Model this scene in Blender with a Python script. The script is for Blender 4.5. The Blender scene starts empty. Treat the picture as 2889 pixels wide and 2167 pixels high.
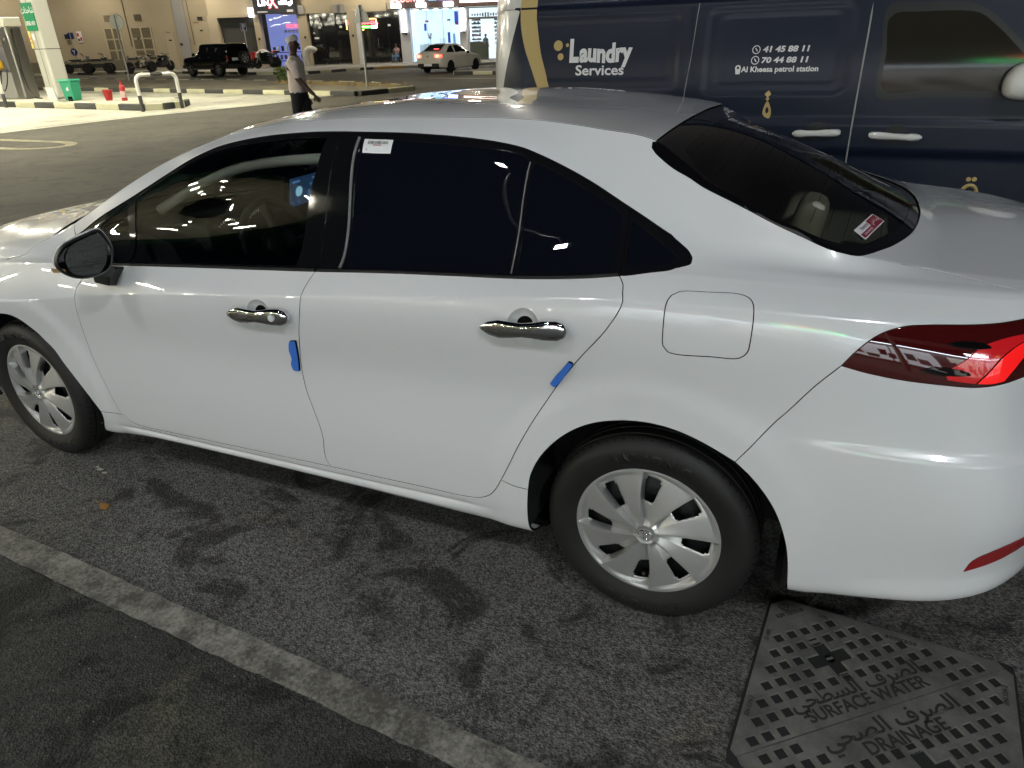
import bpy, bmesh, math, random
import numpy as np
from mathutils import Vector, Matrix
from mathutils.geometry import delaunay_2d_cdt
random.seed(7)
SC = bpy.context.scene
COL = SC.collection
PI = math.pi
rad = math.radians

# ------------------------------------------------------------------ camera
cam_d = bpy.data.cameras.new('camera')
cam = bpy.data.objects.new('camera', cam_d)
COL.objects.link(cam)
cam.location = (-0.37057, 2.55139, 1.64847)
cam.rotation_euler = (1.1189958, 0.0320502, 3.5591043)
cam_d.sensor_width = 36.0
cam_d.lens = 25.135
cam_d.clip_start = 0.05
cam_d.clip_end = 500.0
SC.camera = cam

# ------------------------------------------------------------------ night sky
world = bpy.data.worlds.new('World')
SC.world = world
world.use_nodes = True
wt = world.node_tree
sky = wt.nodes.new('ShaderNodeTexSky')
sky.sky_type = 'NISHITA'
sky.sun_disc = False
sky.sun_elevation = rad(35.0)
sky.sun_rotation = rad(160.0)
sky.air_density = 1.0
sky.dust_density = 3.0
bgn = wt.nodes['Background']
wt.links.new(sky.outputs[0], bgn.inputs[0])
bgn.inputs[1].default_value = 0.0022

# moonlight: the one sun lamp, very weak and soft
sun_d = bpy.data.lights.new('moon', 'SUN')
sun_d.energy = 0.02
sun_d.angle = rad(10.0)
sun_d.color = (1.0, 0.97, 0.93)
sun = bpy.data.objects.new('moon', sun_d)
COL.objects.link(sun)
sun.rotation_euler = (rad(-38.0), rad(-14.0), 0.0)

vs = SC.view_settings
vs.view_transform = 'Standard'
vs.look = 'None'
vs.exposure = 0.36
vs.gamma = 1.0
vs.use_curve_mapping = False
SC.cycles.use_denoising = True
try:
    SC.cycles.denoiser = 'OPENIMAGEDENOISE'
    SC.cycles.denoising_input_passes = 'RGB_ALBEDO_NORMAL'
except Exception:
    pass
SC.cycles.max_bounces = 5
SC.cycles.diffuse_bounces = 2
SC.cycles.glossy_bounces = 4
SC.cycles.transparent_max_bounces = 10
SC.cycles.sample_clamp_indirect = 4.0
SC.cycles.caustics_reflective = False
SC.cycles.caustics_refractive = False

# ------------------------------------------------------------------ materials
MATS = {}
def mat(name, col, rough=0.6, metal=0.0, coat=0.0, coat_r=0.03, spec=0.5, emit=None, es=0.0,
        noise=None, bump=None, alpha=None, aniso=None):
    """noise=(scale, amount, second colour)  bump=(scale, strength, distance)"""
    m = bpy.data.materials.new(name)
    m.use_nodes = True
    nt = m.node_tree
    b = nt.nodes['Principled BSDF']
    c = (*col, 1.0)
    b.inputs['Base Color'].default_value = c
    b.inputs['Roughness'].default_value = rough
    b.inputs['Metallic'].default_value = metal
    b.inputs['Coat Weight'].default_value = coat
    b.inputs['Coat Roughness'].default_value = coat_r
    b.inputs['Specular IOR Level'].default_value = spec
    if emit:
        b.inputs['Emission Color'].default_value = (*emit, 1.0)
        b.inputs['Emission Strength'].default_value = es
    tc = None
    if noise or bump:
        tc = nt.nodes.new('ShaderNodeTexCoord')
    if noise:
        n = nt.nodes.new('ShaderNodeTexNoise')
        n.inputs['Scale'].default_value = noise[0]
        n.inputs['Detail'].default_value = 6.0
        n.inputs['Roughness'].default_value = 0.65
        nt.links.new(tc.outputs['Object'], n.inputs['Vector'])
        r = nt.nodes.new('ShaderNodeValToRGB')
        r.color_ramp.elements[0].position = 0.5 - noise[1] / 2
        r.color_ramp.elements[1].position = 0.5 + noise[1] / 2
        r.color_ramp.elements[0].color = (*noise[2], 1.0)
        r.color_ramp.elements[1].color = c
        nt.links.new(n.outputs['Fac'], r.inputs['Fac'])
        nt.links.new(r.outputs['Color'], b.inputs['Base Color'])
    if bump:
        n = nt.nodes.new('ShaderNodeTexNoise')
        n.inputs['Scale'].default_value = bump[0]
        n.inputs['Detail'].default_value = 5.0
        nt.links.new(tc.outputs['Object'], n.inputs['Vector'])
        k = nt.nodes.new('ShaderNodeBump')
        k.inputs['Strength'].default_value = bump[1]
        k.inputs['Distance'].default_value = bump[2]
        nt.links.new(n.outputs['Fac'], k.inputs['Height'])
        nt.links.new(k.outputs['Normal'], b.inputs['Normal'])
    MATS[name] = m
    return m

def glass(name, tint, refl=(1, 1, 1), ior=1.5, rough=0.0):
    """thin sheet of glass: tinted see-through plus mirror reflection by angle"""
    m = bpy.data.materials.new(name)
    m.use_nodes = True
    nt = m.node_tree
    nt.nodes.clear()
    out = nt.nodes.new('ShaderNodeOutputMaterial')
    mix = nt.nodes.new('ShaderNodeMixShader')
    tr = nt.nodes.new('ShaderNodeBsdfTransparent')
    tr.inputs[0].default_value = (*tint, 1)
    gl = nt.nodes.new('ShaderNodeBsdfGlossy')
    gl.inputs['Color'].default_value = (*refl, 1)
    gl.inputs['Roughness'].default_value = rough
    fr = nt.nodes.new('ShaderNodeFresnel')
    fr.inputs[0].default_value = ior
    nt.links.new(fr.outputs[0], mix.inputs[0])
    nt.links.new(tr.outputs[0], mix.inputs[1])
    nt.links.new(gl.outputs[0], mix.inputs[2])
    nt.links.new(mix.outputs[0], out.inputs[0])
    MATS[name] = m
    return m

def light_mat(name, col, s):
    return mat(name, (0.8, 0.8, 0.8), 0.5, emit=col, es=s)

# ------------------------------------------------------------------ object helpers
def link(o, parent=None):
    COL.objects.link(o)
    if parent is not None:
        o.parent = parent
    return o

def tag(o, label=None, cat=None, group=None, kind=None):
    if label: o['label'] = label
    if cat: o['category'] = cat
    if group: o['group'] = group
    if kind: o['kind'] = kind
    return o

def empty(name, loc=(0, 0, 0), rz=0.0, parent=None, **kw):
    o = bpy.data.objects.new(name, None)
    o.location = loc
    o.rotation_euler = (0, 0, rz)
    o.empty_display_size = 0.2
    link(o, parent)
    return tag(o, **kw)

def copy_tree(o, parent=None):
    c = o.copy()
    COL.objects.link(c)
    c.parent = parent
    for ch in list(o.children):
        copy_tree(ch, c)
    return c

class MB:
    """collects pieces of one mesh"""
    def __init__(self):
        self.v = []; self.f = []; self.m = []; self.mats = []
    def mi(self, m):
        if m is None:
            return 0
        if m not in self.mats:
            self.mats.append(m)
        return self.mats.index(m)
    def add(self, vs, fs, m=None, M=None):
        o = len(self.v); k = self.mi(m)
        if M is not None:
            vs = [M @ Vector(v) for v in vs]
        self.v += [tuple(v) for v in vs]
        self.f += [tuple(i + o for i in f) for f in fs]
        self.m += [k] * len(fs)
        return self
    def box(self, c, s, m=None, M=None, taper=None):
        x, y, z = c; a, b, h = s[0] / 2, s[1] / 2, s[2] / 2
        tx, ty = taper or (1, 1)
        vs = [(x - a, y - b, z - h), (x + a, y - b, z - h), (x + a, y + b, z - h), (x - a, y + b, z - h),
              (x - a * tx, y - b * ty, z + h), (x + a * tx, y - b * ty, z + h), (x + a * tx, y + b * ty, z + h), (x - a * tx, y + b * ty, z + h)]
        fs = [(3, 2, 1, 0), (4, 5, 6, 7), (0, 1, 5, 4), (1, 2, 6, 5), (2, 3, 7, 6), (3, 0, 4, 7)]
        return self.add(vs, fs, m, M)
    def tube(self, path, r, n=10, m=None, caps=True, M=None, closed=False):
        path = [Vector(p) for p in path]
        rs = r if isinstance(r, (list, tuple)) else [r] * len(path)
        vs = []; fs = []
        up = None
        for i, p in enumerate(path):
            a = path[i - 1] if (i > 0 or closed) else p
            b = path[(i + 1) % len(path)] if (i < len(path) - 1 or closed) else p
            t = (b - a).normalized()
            if up is None:
                up = Vector((0, 0, 1)) if abs(t.z) < .9 else Vector((1, 0, 0))
            x = t.cross(up).normalized(); y = x.cross(t).normalized(); up = y
            for k in range(n):
                an = 2 * PI * k / n
                vs.append(p + (x * math.cos(an) + y * math.sin(an)) * rs[i])
        L = len(path)
        for i in range(L if closed else L - 1):
            j = (i + 1) % L
            for k in range(n):
                k2 = (k + 1) % n
                fs.append((i * n + k, i * n + k2, j * n + k2, j * n + k))
        if caps and not closed:
            fs.append(tuple(range(n))[::-1]); fs.append(tuple((L - 1) * n + k for k in range(n)))
        return self.add(vs, fs, m, M)
    def lathe(self, prof, n=32, m=None, M=None, caps=True, axis='Z'):
        """prof: (r, h) list, turned round the axis"""
        vs = []; fs = []
        for r, h in prof:
            for k in range(n):
                a = 2 * PI * k / n
                p = (r * math.cos(a), r * math.sin(a), h)
                if axis == 'Y': p = (p[0], h, p[1])
                if axis == 'X': p = (h, p[0], p[1])
                vs.append(p)
        for i in range(len(prof) - 1):
            for k in range(n):
                k2 = (k + 1) % n
                q = (i * n + k, i * n + k2, (i + 1) * n + k2, (i + 1) * n + k)
                fs.append(q if axis != 'Y' else q[::-1])
        if caps:
            a = tuple(range(n)); b = tuple((len(prof) - 1) * n + k for k in range(n))
            if axis == 'Y': fs += [a, b[::-1]]
            else: fs += [a[::-1], b]
        return self.add(vs, fs, m, M)
    def prism(self, pts, z0, z1, m=None, M=None):
        """polygon in xy pulled up from z0 to z1"""
        n = len(pts)
        vs = [(x, y, z0) for x, y in pts] + [(x, y, z1) for x, y in pts]
        fs = [tuple(range(n))[::-1], tuple(range(n, 2 * n))] + [(i, (i + 1) % n, n + (i + 1) % n, n + i) for i in range(n)]
        return self.add(vs, fs, m, M)
    def build(self, name, m=None, parent=None, smooth=None, bevel=0.0, seg=2, loc=None, **kw):
        me = bpy.data.meshes.new(name)
        me.from_pydata(self.v, [], self.f)
        for q in (self.mats or [m]):
            me.materials.append(q)
        if self.mats:
            me.polygons.foreach_set('material_index', self.m)
        o = bpy.data.objects.new(name, me)
        if smooth is not None:
            me.polygons.foreach_set('use_smooth', [True] * len(me.polygons))
            me.set_sharp_from_angle(angle=rad(smooth))
        if bevel:
            b = o.modifiers.new('bevel', 'BEVEL')
            b.width = bevel; b.segments = seg; b.limit_method = 'ANGLE'; b.angle_limit = rad(35)
            me.polygons.foreach_set('use_smooth', [True] * len(me.polygons))
            b.harden_normals = True
        me.update()
        link(o, parent)
        if loc: o.location = loc
        return tag(o, **kw)

def frame(o, x, z):
    """matrix with origin o, x axis and z axis given"""
    o = Vector(o); x = Vector(x).normalized(); z = Vector(z)
    y = z.cross(x).normalized(); z = x.cross(y).normalized()
    return Matrix(((x.x, y.x, z.x, o.x), (x.y, y.y, z.y, o.y), (x.z, y.z, z.z, o.z), (0, 0, 0, 1)))

def rot(o, rx=0, ry=0, rz=0):
    return Matrix.Translation(o) @ Matrix.Rotation(rz, 4, 'Z') @ Matrix.Rotation(ry, 4, 'Y') @ Matrix.Rotation(rx, 4, 'X')

AR = {'ا': 'ﺍﺎ', 'ل': 'ﻝﻞﻟﻠ', 'ص': 'ﺹﺺﺻﺼ', 'ر': 'ﺭﺮ', 'ف': 'ﻑﻒﻓﻔ', 'س': 'ﺱﺲﺳﺴ', 'ط': 'ﻁﻂﻃﻄ', 'ح': 'ﺡﺢﺣﺤ', 'ي': 'ﻱﻲﻳﻴ',
      'م': 'ﻡﻢﻣﻤ', 'ت': 'ﺕﺖﺗﺘ', 'و': 'ﻭﻮ', 'ك': 'ﻙﻚﻛﻜ', 'ق': 'ﻕﻖﻗﻘ', 'ة': 'ﺓﺔ', 'ش': 'ﺵﺶﺷﺸ', 'ن': 'ﻥﻦﻧﻨ', 'د': 'ﺩﺪ', 'ز': 'ﺯﺰ', 'ب': 'ﺏﺐﺑﺒ', 'ج': 'ﺝﺞﺟﺠ', 'غ': 'ﻍﻎﻏﻐ', 'ه': 'ﻩﻪﻫﻬ'}
def arabic(s):
    out = []
    for w in s.split(' '):
        r = ''
        for i, ch in enumerate(w):
            F = AR[ch]
            prev = i > 0 and len(AR[w[i - 1]]) == 4
            nxt = i < len(w) - 1 and len(F) == 4
            r += (F[3] if prev and nxt else F[1] if prev else F[2] if nxt else F[0])
        out.append(r[::-1])
    return ' '.join(out[::-1])

def text_geo(body, size=1.0, ext=0.0, align='CENTER', bold=0.0, shear=0.0, sx=1.0, space=1.0):
    c = bpy.data.curves.new('lettering', 'FONT')
    c.body = body; c.size = size; c.extrude = ext; c.align_x = align; c.align_y = 'CENTER'
    c.offset = bold; c.shear = shear; c.space_character = space; c.resolution_u = 3
    o = bpy.data.objects.new('lettering', c)
    COL.objects.link(o)
    dg = bpy.context.evaluated_depsgraph_get()
    dg.update()
    me = bpy.data.meshes.new_from_object(o.evaluated_get(dg))
    vs = [(v.co.x * sx, v.co.y, v.co.z) for v in me.vertices]
    fs = [tuple(p.vertices) for p in me.polygons]
    bpy.data.objects.remove(o); bpy.data.curves.remove(c); bpy.data.meshes.remove(me)
    return vs, fs

def text_obj(name, body, M, m, parent, **kw):
    vs, fs = text_geo(body, **kw)
    b = MB(); b.add(vs, fs, None, M)
    return b.build(name, m, parent)

def catmull(pts, step, closed=False):
    """smooth curve through points, resampled at about `step`"""
    P_ = [np.array(p, float) for p in pts]
    n = len(P_); out = []
    rng = range(n if closed else n - 1)
    for i in rng:
        p0 = P_[(i - 1) % n] if (closed or i > 0) else 2 * P_[i] - P_[i + 1]
        p1 = P_[i]; p2 = P_[(i + 1) % n]
        p3 = P_[(i + 2) % n] if (closed or i < n - 2) else 2 * p2 - p1
        d = np.linalg.norm(p2 - p1); k = max(1, int(round(d / step)))
        t01 = max(np.linalg.norm(p1 - p0), 1e-6) ** .5; t12 = max(d, 1e-6) ** .5; t23 = max(np.linalg.norm(p3 - p2), 1e-6) ** .5
        m1 = p2 - p1 + t12 * ((p1 - p0) / t01 - (p2 - p0) / (t01 + t12))
        m2 = p2 - p1 + t12 * ((p3 - p2) / t23 - (p3 - p1) / (t12 + t23))
        for j in range(k):
            t = j / k
            out.append((2 * t ** 3 - 3 * t * t + 1) * p1 + (t ** 3 - 2 * t * t + t) * m1 + (-2 * t ** 3 + 3 * t * t) * p2 + (t ** 3 - t * t) * m2)
    if not closed: out.append(P_[-1])
    return out

# ------------------------------------------------------------------ shared materials
paint = mat('pearl_white_paint', (0.68, 0.685, 0.70), 0.26, coat=1.0, coat_r=0.02, spec=0.4)
piano = mat('gloss_black_trim', (0.006, 0.006, 0.007), 0.06, spec=0.5)
rubber = mat('black_rubber', (0.012, 0.012, 0.012), 0.55, spec=0.3)
plastic = mat('black_plastic', (0.015, 0.015, 0.016), 0.42, spec=0.4)
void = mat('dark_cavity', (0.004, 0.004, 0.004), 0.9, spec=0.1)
chrome = mat('chrome', (0.75, 0.75, 0.76), 0.04, metal=1.0)
steel = mat('brushed_steel', (0.50, 0.49, 0.47), 0.28, metal=1.0, bump=(60, 0.05, 0.01))
privacy = mat('privacy_glass', (0.004, 0.005, 0.009), 0.015, spec=0.5)
tint = glass('tinted_glass', (0.74, 0.78, 0.74), ior=1.75)
rear_tint = glass('dark_tinted_glass', (0.72, 0.74, 0.66), ior=1.52)
clear = glass('shop_glass', (0.85, 0.9, 0.92), ior=1.3)
white_p = mat('white_paint', (0.78, 0.78, 0.76), 0.45)
silver = mat('silver_paint', (0.42, 0.415, 0.40), 0.30, metal=0.75, spec=0.4)

def pchip(xs,ys):
    o=np.argsort(xs); x=np.array(xs,float)[o]; y=np.array(ys,float)[o]
    h=np.diff(x); d=np.diff(y)/h; m=np.zeros_like(y)
    for i in range(1,len(x)-1):
        if d[i-1]*d[i]>0:
            w1=2*h[i]+h[i-1]; w2=h[i]+2*h[i-1]; m[i]=(w1+w2)/(w1/d[i-1]+w2/d[i])
    m[0]=d[0]; m[-1]=d[-1]
    def f(q):
        q=np.clip(np.asarray(q,float),x[0],x[-1]); i=np.clip(np.searchsorted(x,q)-1,0,len(x)-2)
        t=(q-x[i])/h[i]; a=(1+2*t)*(1-t)**2; b=t*(1-t)**2; c=t*t*(3-2*t); e=t*t*(t-1)
        return a*y[i]+b*h[i]*m[i]+c*y[i+1]+e*h[i]*m[i+1]
    return f
# line: list of (x,y,z)
LN=[
 [(3.64,.45,.24),(3.3,.74,.20),(2.7,.78,.18),(2.3,.77,.185),(1.0,.775,.20),(.37,.78,.205),(-.4,.79,.21),(-.65,.79,.25),(-.85,.79,.31),(-1.0,.77,.375),(-1.08,.75,.40)],
 [(3.64,.55,.28),(3.3,.80,.23),(2.7,.85,.205),(2.3,.845,.205),(2.0,.845,.222),(1.0,.85,.234),(.5,.855,.237),(.37,.855,.238),(-.4,.86,.262),(-.65,.852,.294),(-.85,.84,.348),(-1.0,.82,.412),(-1.08,.81,.44)],
 [(3.64,.58,.34),(3.3,.82,.30),(2.7,.868,.275),(2.3,.866,.272),(1.0,.87,.292),(.37,.874,.315),(-.4,.875,.33),(-.65,.858,.37),(-.85,.845,.42),(-1.08,.83,.48)],
 [(3.64,.60,.45),(3.3,.835,.44),(2.7,.872,.43),(2.1,.874,.42),(1.0,.879,.43),(.37,.882,.45),(-.4,.882,.50),(-.65,.868,.52),(-.85,.855,.55),(-1.08,.835,.58)],
 [(3.64,.60,.60),(3.3,.83,.61),(2.7,.868,.62),(2.1,.866,.64),(1.0,.868,.68),(.37,.872,.71),(-.2,.882,.76),(-.4,.872,.78),(-.65,.842,.775),(-.8,.812,.77),(-.985,.75,.77)],
 [(3.64,.54,.70),(3.3,.80,.72),(2.9,.872,.735),(2.63,.873,.755),(2.06,.870,.840),(1.11,.877,.942),(.556,.882,.999),(.09,.882,1.043),(-.205,.868,1.05),(-.5,.82,1.04),(-.75,.765,1.02),(-.985,.72,1.0)],
 [(3.64,.50,.72),(3.5,.64,.76),(3.2,.75,.835),(2.8,.80,.88),(2.4,.823,.917),(2.018,.826,.945),(1.634,.826,.972),(1.329,.826,.992),(1.078,.826,1.009),(.815,.826,1.029),(.578,.826,1.043),(.413,.826,1.052),(.309,.826,1.061),(.21,.824,1.072),(.115,.82,1.086),(-.0,.80,1.098),(-.2,.785,1.095),(-.5,.735,1.083),(-.8,.67,1.07),(-.985,.63,1.06)],
 [(3.64,.48,.725),(3.5,.62,.77),(3.2,.73,.845),(2.8,.78,.89),(2.4,.80,.93),(2.018,.803,.958),(1.634,.803,.986),(1.078,.803,1.023),(.578,.803,1.057),(.413,.803,1.066),(.309,.802,1.075),(.21,.80,1.085),(.115,.795,1.098),(-.0,.775,1.108),(-.2,.755,1.106),(-.5,.71,1.092),(-.8,.65,1.077),(-.985,.61,1.066)],
 [(3.64,.42,.73),(3.5,.56,.785),(3.2,.69,.86),(2.8,.745,.925),(2.5,.758,.957),(2.417,.75,.968),(2.309,.736,1.010),(2.177,.718,1.082),(1.98,.691,1.174),(1.826,.673,1.247),(1.68,.657,1.312),(1.557,.645,1.352),(1.409,.631,1.379),(1.273,.623,1.393),(1.167,.617,1.399),(1.054,.614,1.401),(.905,.614,1.401),(.722,.614,1.396),(.575,.62,1.386),(.463,.627,1.37),(.408,.632,1.353),(.326,.641,1.322),(.246,.652,1.287),(.167,.666,1.247),(.088,.683,1.208),(.011,.703,1.171),(-.06,.71,1.14),(-.2,.705,1.125),(-.4,.675,1.11),(-.6,.645,1.095),(-.8,.61,1.083),(-.985,.57,1.07)],
 [(3.64,.38,.735),(3.5,.52,.79),(3.2,.65,.89),(2.8,.705,.948),(2.5,.725,.985),(2.42,.715,1.01),(2.337,.704,1.050),(2.01,.645,1.219),(1.858,.622,1.285),(1.672,.60,1.35),(1.58,.588,1.376),(1.4,.57,1.407),(1.2,.553,1.427),(1.0,.545,1.436),(.6,.535,1.438),(.478,.533,1.434),(.36,.53,1.424),(.25,.53,1.410),(.16,.531,1.399),(.10,.540,1.384),(.053,.558,1.358),(0,.580,1.326),(-.046,.600,1.296),(-.142,.622,1.255),(-.236,.633,1.214),(-.305,.64,1.188),(-.371,.645,1.159),(-.44,.635,1.135),(-.5,.61,1.122),(-.6,.585,1.105),(-.8,.57,1.088),(-.985,.55,1.074)],
 [(3.64,0,.74),(3.5,0,.80),(3.2,0,.94),(2.8,0,1.01),(2.5,0,1.055),(2.4,0,1.085),(2.2,0,1.16),(1.9,0,1.297),(1.6,0,1.395),(1.4,0,1.435),(1.2,0,1.455),(1.0,0,1.462),(.7,0,1.458),(.4,0,1.436),(.1,0,1.398),(-.1,0,1.35),(-.3,0,1.274),(-.5,0,1.187),(-.6,0,1.144),(-.64,0,1.125),(-.8,0,1.116),(-.985,0,1.10)],
]
FY=[pchip([k[0] for k in l],[k[1] for k in l]) for l in LN]
FZ=[pchip([k[0] for k in l],[k[2] for k in l]) for l in LN]
SHARP={5,6,9}   # section creases (tangent break)
XR0,XR1,PR=-.70,-1.08,2.7
XF0,XF1,PF=3.1,3.64,2.4
def plan(x):
    f=np.ones_like(x)
    t=np.clip((XR0-x)/(XR0-XR1),0,1); f=np.where(x<XR0,(1-t**PR)**(1/PR),f)
    t=np.clip((x-XF0)/(XF1-XF0),0,1); f=np.where(x>XF0,(1-t**PF)**(1/PF),f)
    return f
def xmap(u):
    """u -> x : slows near the tail so the wrap-round corner is finely sampled; u in [-1.4 .. 4.0]"""
    u=np.asarray(u,float); x=u.copy()
    L=.75
    t=np.clip((XR0-u)/L,0,1); x=np.where(u<XR0,XR0+(XR1-XR0)*np.sin(t*np.pi/2),x)
    L2=.85
    t=np.clip((u-XF0)/L2,0,1); x=np.where(u>XF0,XF0+(XF1-XF0)*np.sin(t*np.pi/2),x)
    return x
UMIN,UMAX=XR0-.75,XF0+.85
def sstep(a,b,t):
    t=np.clip((t-a)/(b-a),0,1); return t*t*(3-2*t)
def body_pt(u,v):
    u=np.asarray(u,float).ravel(); v=np.clip(np.asarray(v,float).ravel(),0,10)
    x=xmap(u); n=len(x)
    Y=np.stack([f(x) for f in FY]); Z=np.stack([f(x) for f in FZ])
    pl=plan(x); 
    # section interpolation, cubic hermite with finite-difference tangents (chord-length scaled)
    i=np.clip(np.floor(v).astype(int),0,9); t=v-i; k=np.arange(n)
    D=np.sqrt(np.diff(Y,axis=0)**2+np.diff(Z,axis=0)**2)+1e-6   # 10 x n
    def tang(A):
        T=np.zeros_like(A); s=np.diff(A,axis=0)/D
        T[0]=s[0];T[10]=s[9]
        for j in range(1,10):
            T[j]=(s[j-1]*D[j]+s[j]*D[j-1])/(D[j]+D[j-1])
        return T,s
    TY,sy=tang(Y);TZ,sz=tang(Z)
    TY[10]=1.5*sy[9]-.5*TY[9]; TZ[10]=0
    def ev(A,T,s):
        t0=T[i,k].copy(); t1=T[i+1,k].copy()
        for j,w in SOFT.items():
            if j==9: w=.5+.45*sstep(.75,.25,x)
            t0=np.where(i==j,w*s[i,k]+(1-w)*t0,t0); t1=np.where(i+1==j,w*s[i,k]+(1-w)*t1,t1)
        h=D[i,k]
        return (1+2*t)*(1-t)**2*A[i,k]+t*(1-t)**2*h*t0+t*t*(3-2*t)*A[i+1,k]+t*t*(t-1)*h*t1
    y=ev(Y,TY,sy); z=ev(Z,TZ,sz)
    # wheel-arch flare lip
    for xw,zw in ((0,.33),(2.7,.33)):
        r=np.hypot(x-xw,z-zw); w=sstep(.52,.44,r)*(v<5)
        y=y+.010*w
    # bumper shelf crease
    b=sstep(-.30,-.60,x)*(v<5.0)
    y=y+b*.013*(sstep(.742,.716,z)-sstep(.70,.42,z)*.9)
    # groove along the sill
    gx=sstep(.45,.75,x)*sstep(2.26,2.05,x)
    y=y-gx*.0075*np.exp(-((v-1.74)/.10)**2)+gx*.006*np.exp(-((v-1.36)/.22)**2)
    # lean of the tail
    xr=x+sstep(-.65,-1.08,x)*(.08*sstep(.62,1.0,z)*(1-sstep(1.03,1.10,z))+.0*sstep(.5,.3,z))
    return np.stack([xr,y*pl,z],1)
SOFT={5:.45,6:.8,9:.5,2:.5}
# ------------------------------------------------------------------ sedan: panels cut from one body surface
WL = [0, .09, .16, .30, .55, .83, .91, .94, 1.34, 1.44, 1.99]
VV = list(range(11))
def w_of(v): return np.interp(v, VV, WL)
def v_of(w): return np.interp(w, WL, VV)
VROWS = sorted(set([1.1, 1.4, 1.6, 1.64, 1.68, 1.71, 1.74, 1.77, 1.8, 1.84, 1.88] + [3.6 + .03 * k for k in range(13)] + [0, .25, .5, .75, 1, 1.25, 1.5, 1.75, 2, 2.06, 2.12, 2.3, 2.5, 2.75, 3] + [3 + k / 9 for k in range(10)] + [4 + k / 10 for k in range(11)]
        + [4.93, 4.97, 5.03, 5.1, 5.2, 5.4, 5.6, 5.8, 5.95, 6, 6.05, 6.3, 6.6, 7] + [7 + k / 12 for k in range(13)] + [8, 8.15, 8.3, 8.5, 8.7, 8.85, 8.97, 9, 9.03] + [9 + k / 18 for k in range(19)]))

def seg(*pts, step=.014):
    """smooth run of (u, v) points"""
    d = [(a, float(w_of(b))) for a, b in pts]
    c = catmull(d, step) if len(d) > 2 else catmull([d[0], ((d[0][0] + d[1][0]) / 2, (d[0][1] + d[1][1]) / 2), d[1]], step)
    return [tuple(q) for q in c]
def vline(v, u0, u1, step=.02):
    n = max(2, int(abs(u1 - u0) / step)); w = float(w_of(v))
    return [(u0 + (u1 - u0) * k / n, w) for k in range(n + 1)]
def loop(*runs):
    out = []
    for r in runs:
        for q in r:
            if not out or abs(q[0] - out[-1][0]) + abs(q[1] - out[-1][1]) > 2e-4:
                out.append(q)
    if abs(out[0][0] - out[-1][0]) + abs(out[0][1] - out[-1][1]) < 2e-4: out.pop()
    return out
def rev(r): return list(reversed(r))

def inside(poly, Q):
    poly = np.asarray(poly); x, y = Q[:, 0], Q[:, 1]
    res = np.zeros(len(Q), bool)
    a = poly; b = np.roll(poly, -1, axis=0)
    for (x1, y1), (x2, y2) in zip(a, b):
        c = ((y1 > y) != (y2 > y))
        if c.any():
            xi = (x2 - x1) * (y - y1) / ((y2 - y1) if y2 != y1 else 1e-12) + x1
            res ^= c & (x < xi)
    return res
def d3(D):
    """points, unit normals, metric for domain points"""
    D = np.asarray(D, float); u = np.clip(D[:, 0], UMIN, UMAX); v = v_of(D[:, 1]); e = 1.5e-3
    p = body_pt(u, v)
    u1 = np.clip(u + e, UMIN, UMAX); u0 = np.clip(u - e, UMIN, UMAX)
    w1 = np.clip(D[:, 1] + e, 0, WL[-1]); w0 = np.clip(D[:, 1] - e, 0, WL[-1])
    pu = (body_pt(u1, v) - body_pt(u0, v)) / np.maximum(u1 - u0, 1e-9)[:, None]
    pw = (body_pt(u, v_of(w1)) - body_pt(u, v_of(w0))) / np.maximum(w1 - w0, 1e-9)[:, None]
    n = np.cross(pw, pu); L = np.linalg.norm(n, axis=1)
    bad = L < 1e-6
    n = n / np.maximum(L, 1e-9)[:, None]
    ref = np.stack([np.where(p[:, 0] < -.95, -1.0, np.where(p[:, 0] > 3.5, 1.0, 0)), p[:, 1] * 1.2 + .02, p[:, 2] - .75], 1)
    s = np.sign((n * ref).sum(1)); s[s == 0] = 1
    n = n * s[:, None]
    n[bad] = (-1, 0, 0)
    top = np.abs(D[:, 1] - WL[-1]) < 1e-6
    n[top, 1] = 0; n = n / np.linalg.norm(n, axis=1)[:, None]
    return p, n, np.linalg.norm(pu, axis=1), np.linalg.norm(pw, axis=1)
def shrink(L, g):
    L = np.array(L)
    A = np.sum(L[:, 0] * np.roll(L[:, 1], -1) - np.roll(L[:, 0], -1) * L[:, 1])
    if A < 0: L = L[::-1]
    _, _, su, sw = d3(L); su = np.maximum(su, .15); sw = np.maximum(sw, .15)
    ph = np.roll(L, -1, 0) - np.roll(L, 1, 0); tx = ph[:, 0] * su; ty = ph[:, 1] * sw
    l = np.hypot(tx, ty) + 1e-9
    lock = (L[:, 1] > WL[-1] - 1e-5) | (L[:, 0] < UMIN + 1e-4) | (L[:, 0] > UMAX - 1e-4)
    k = np.where(lock, 0, g)
    return L + np.stack([-ty / l * k / su, tx / l * k / sw], 1)

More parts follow.
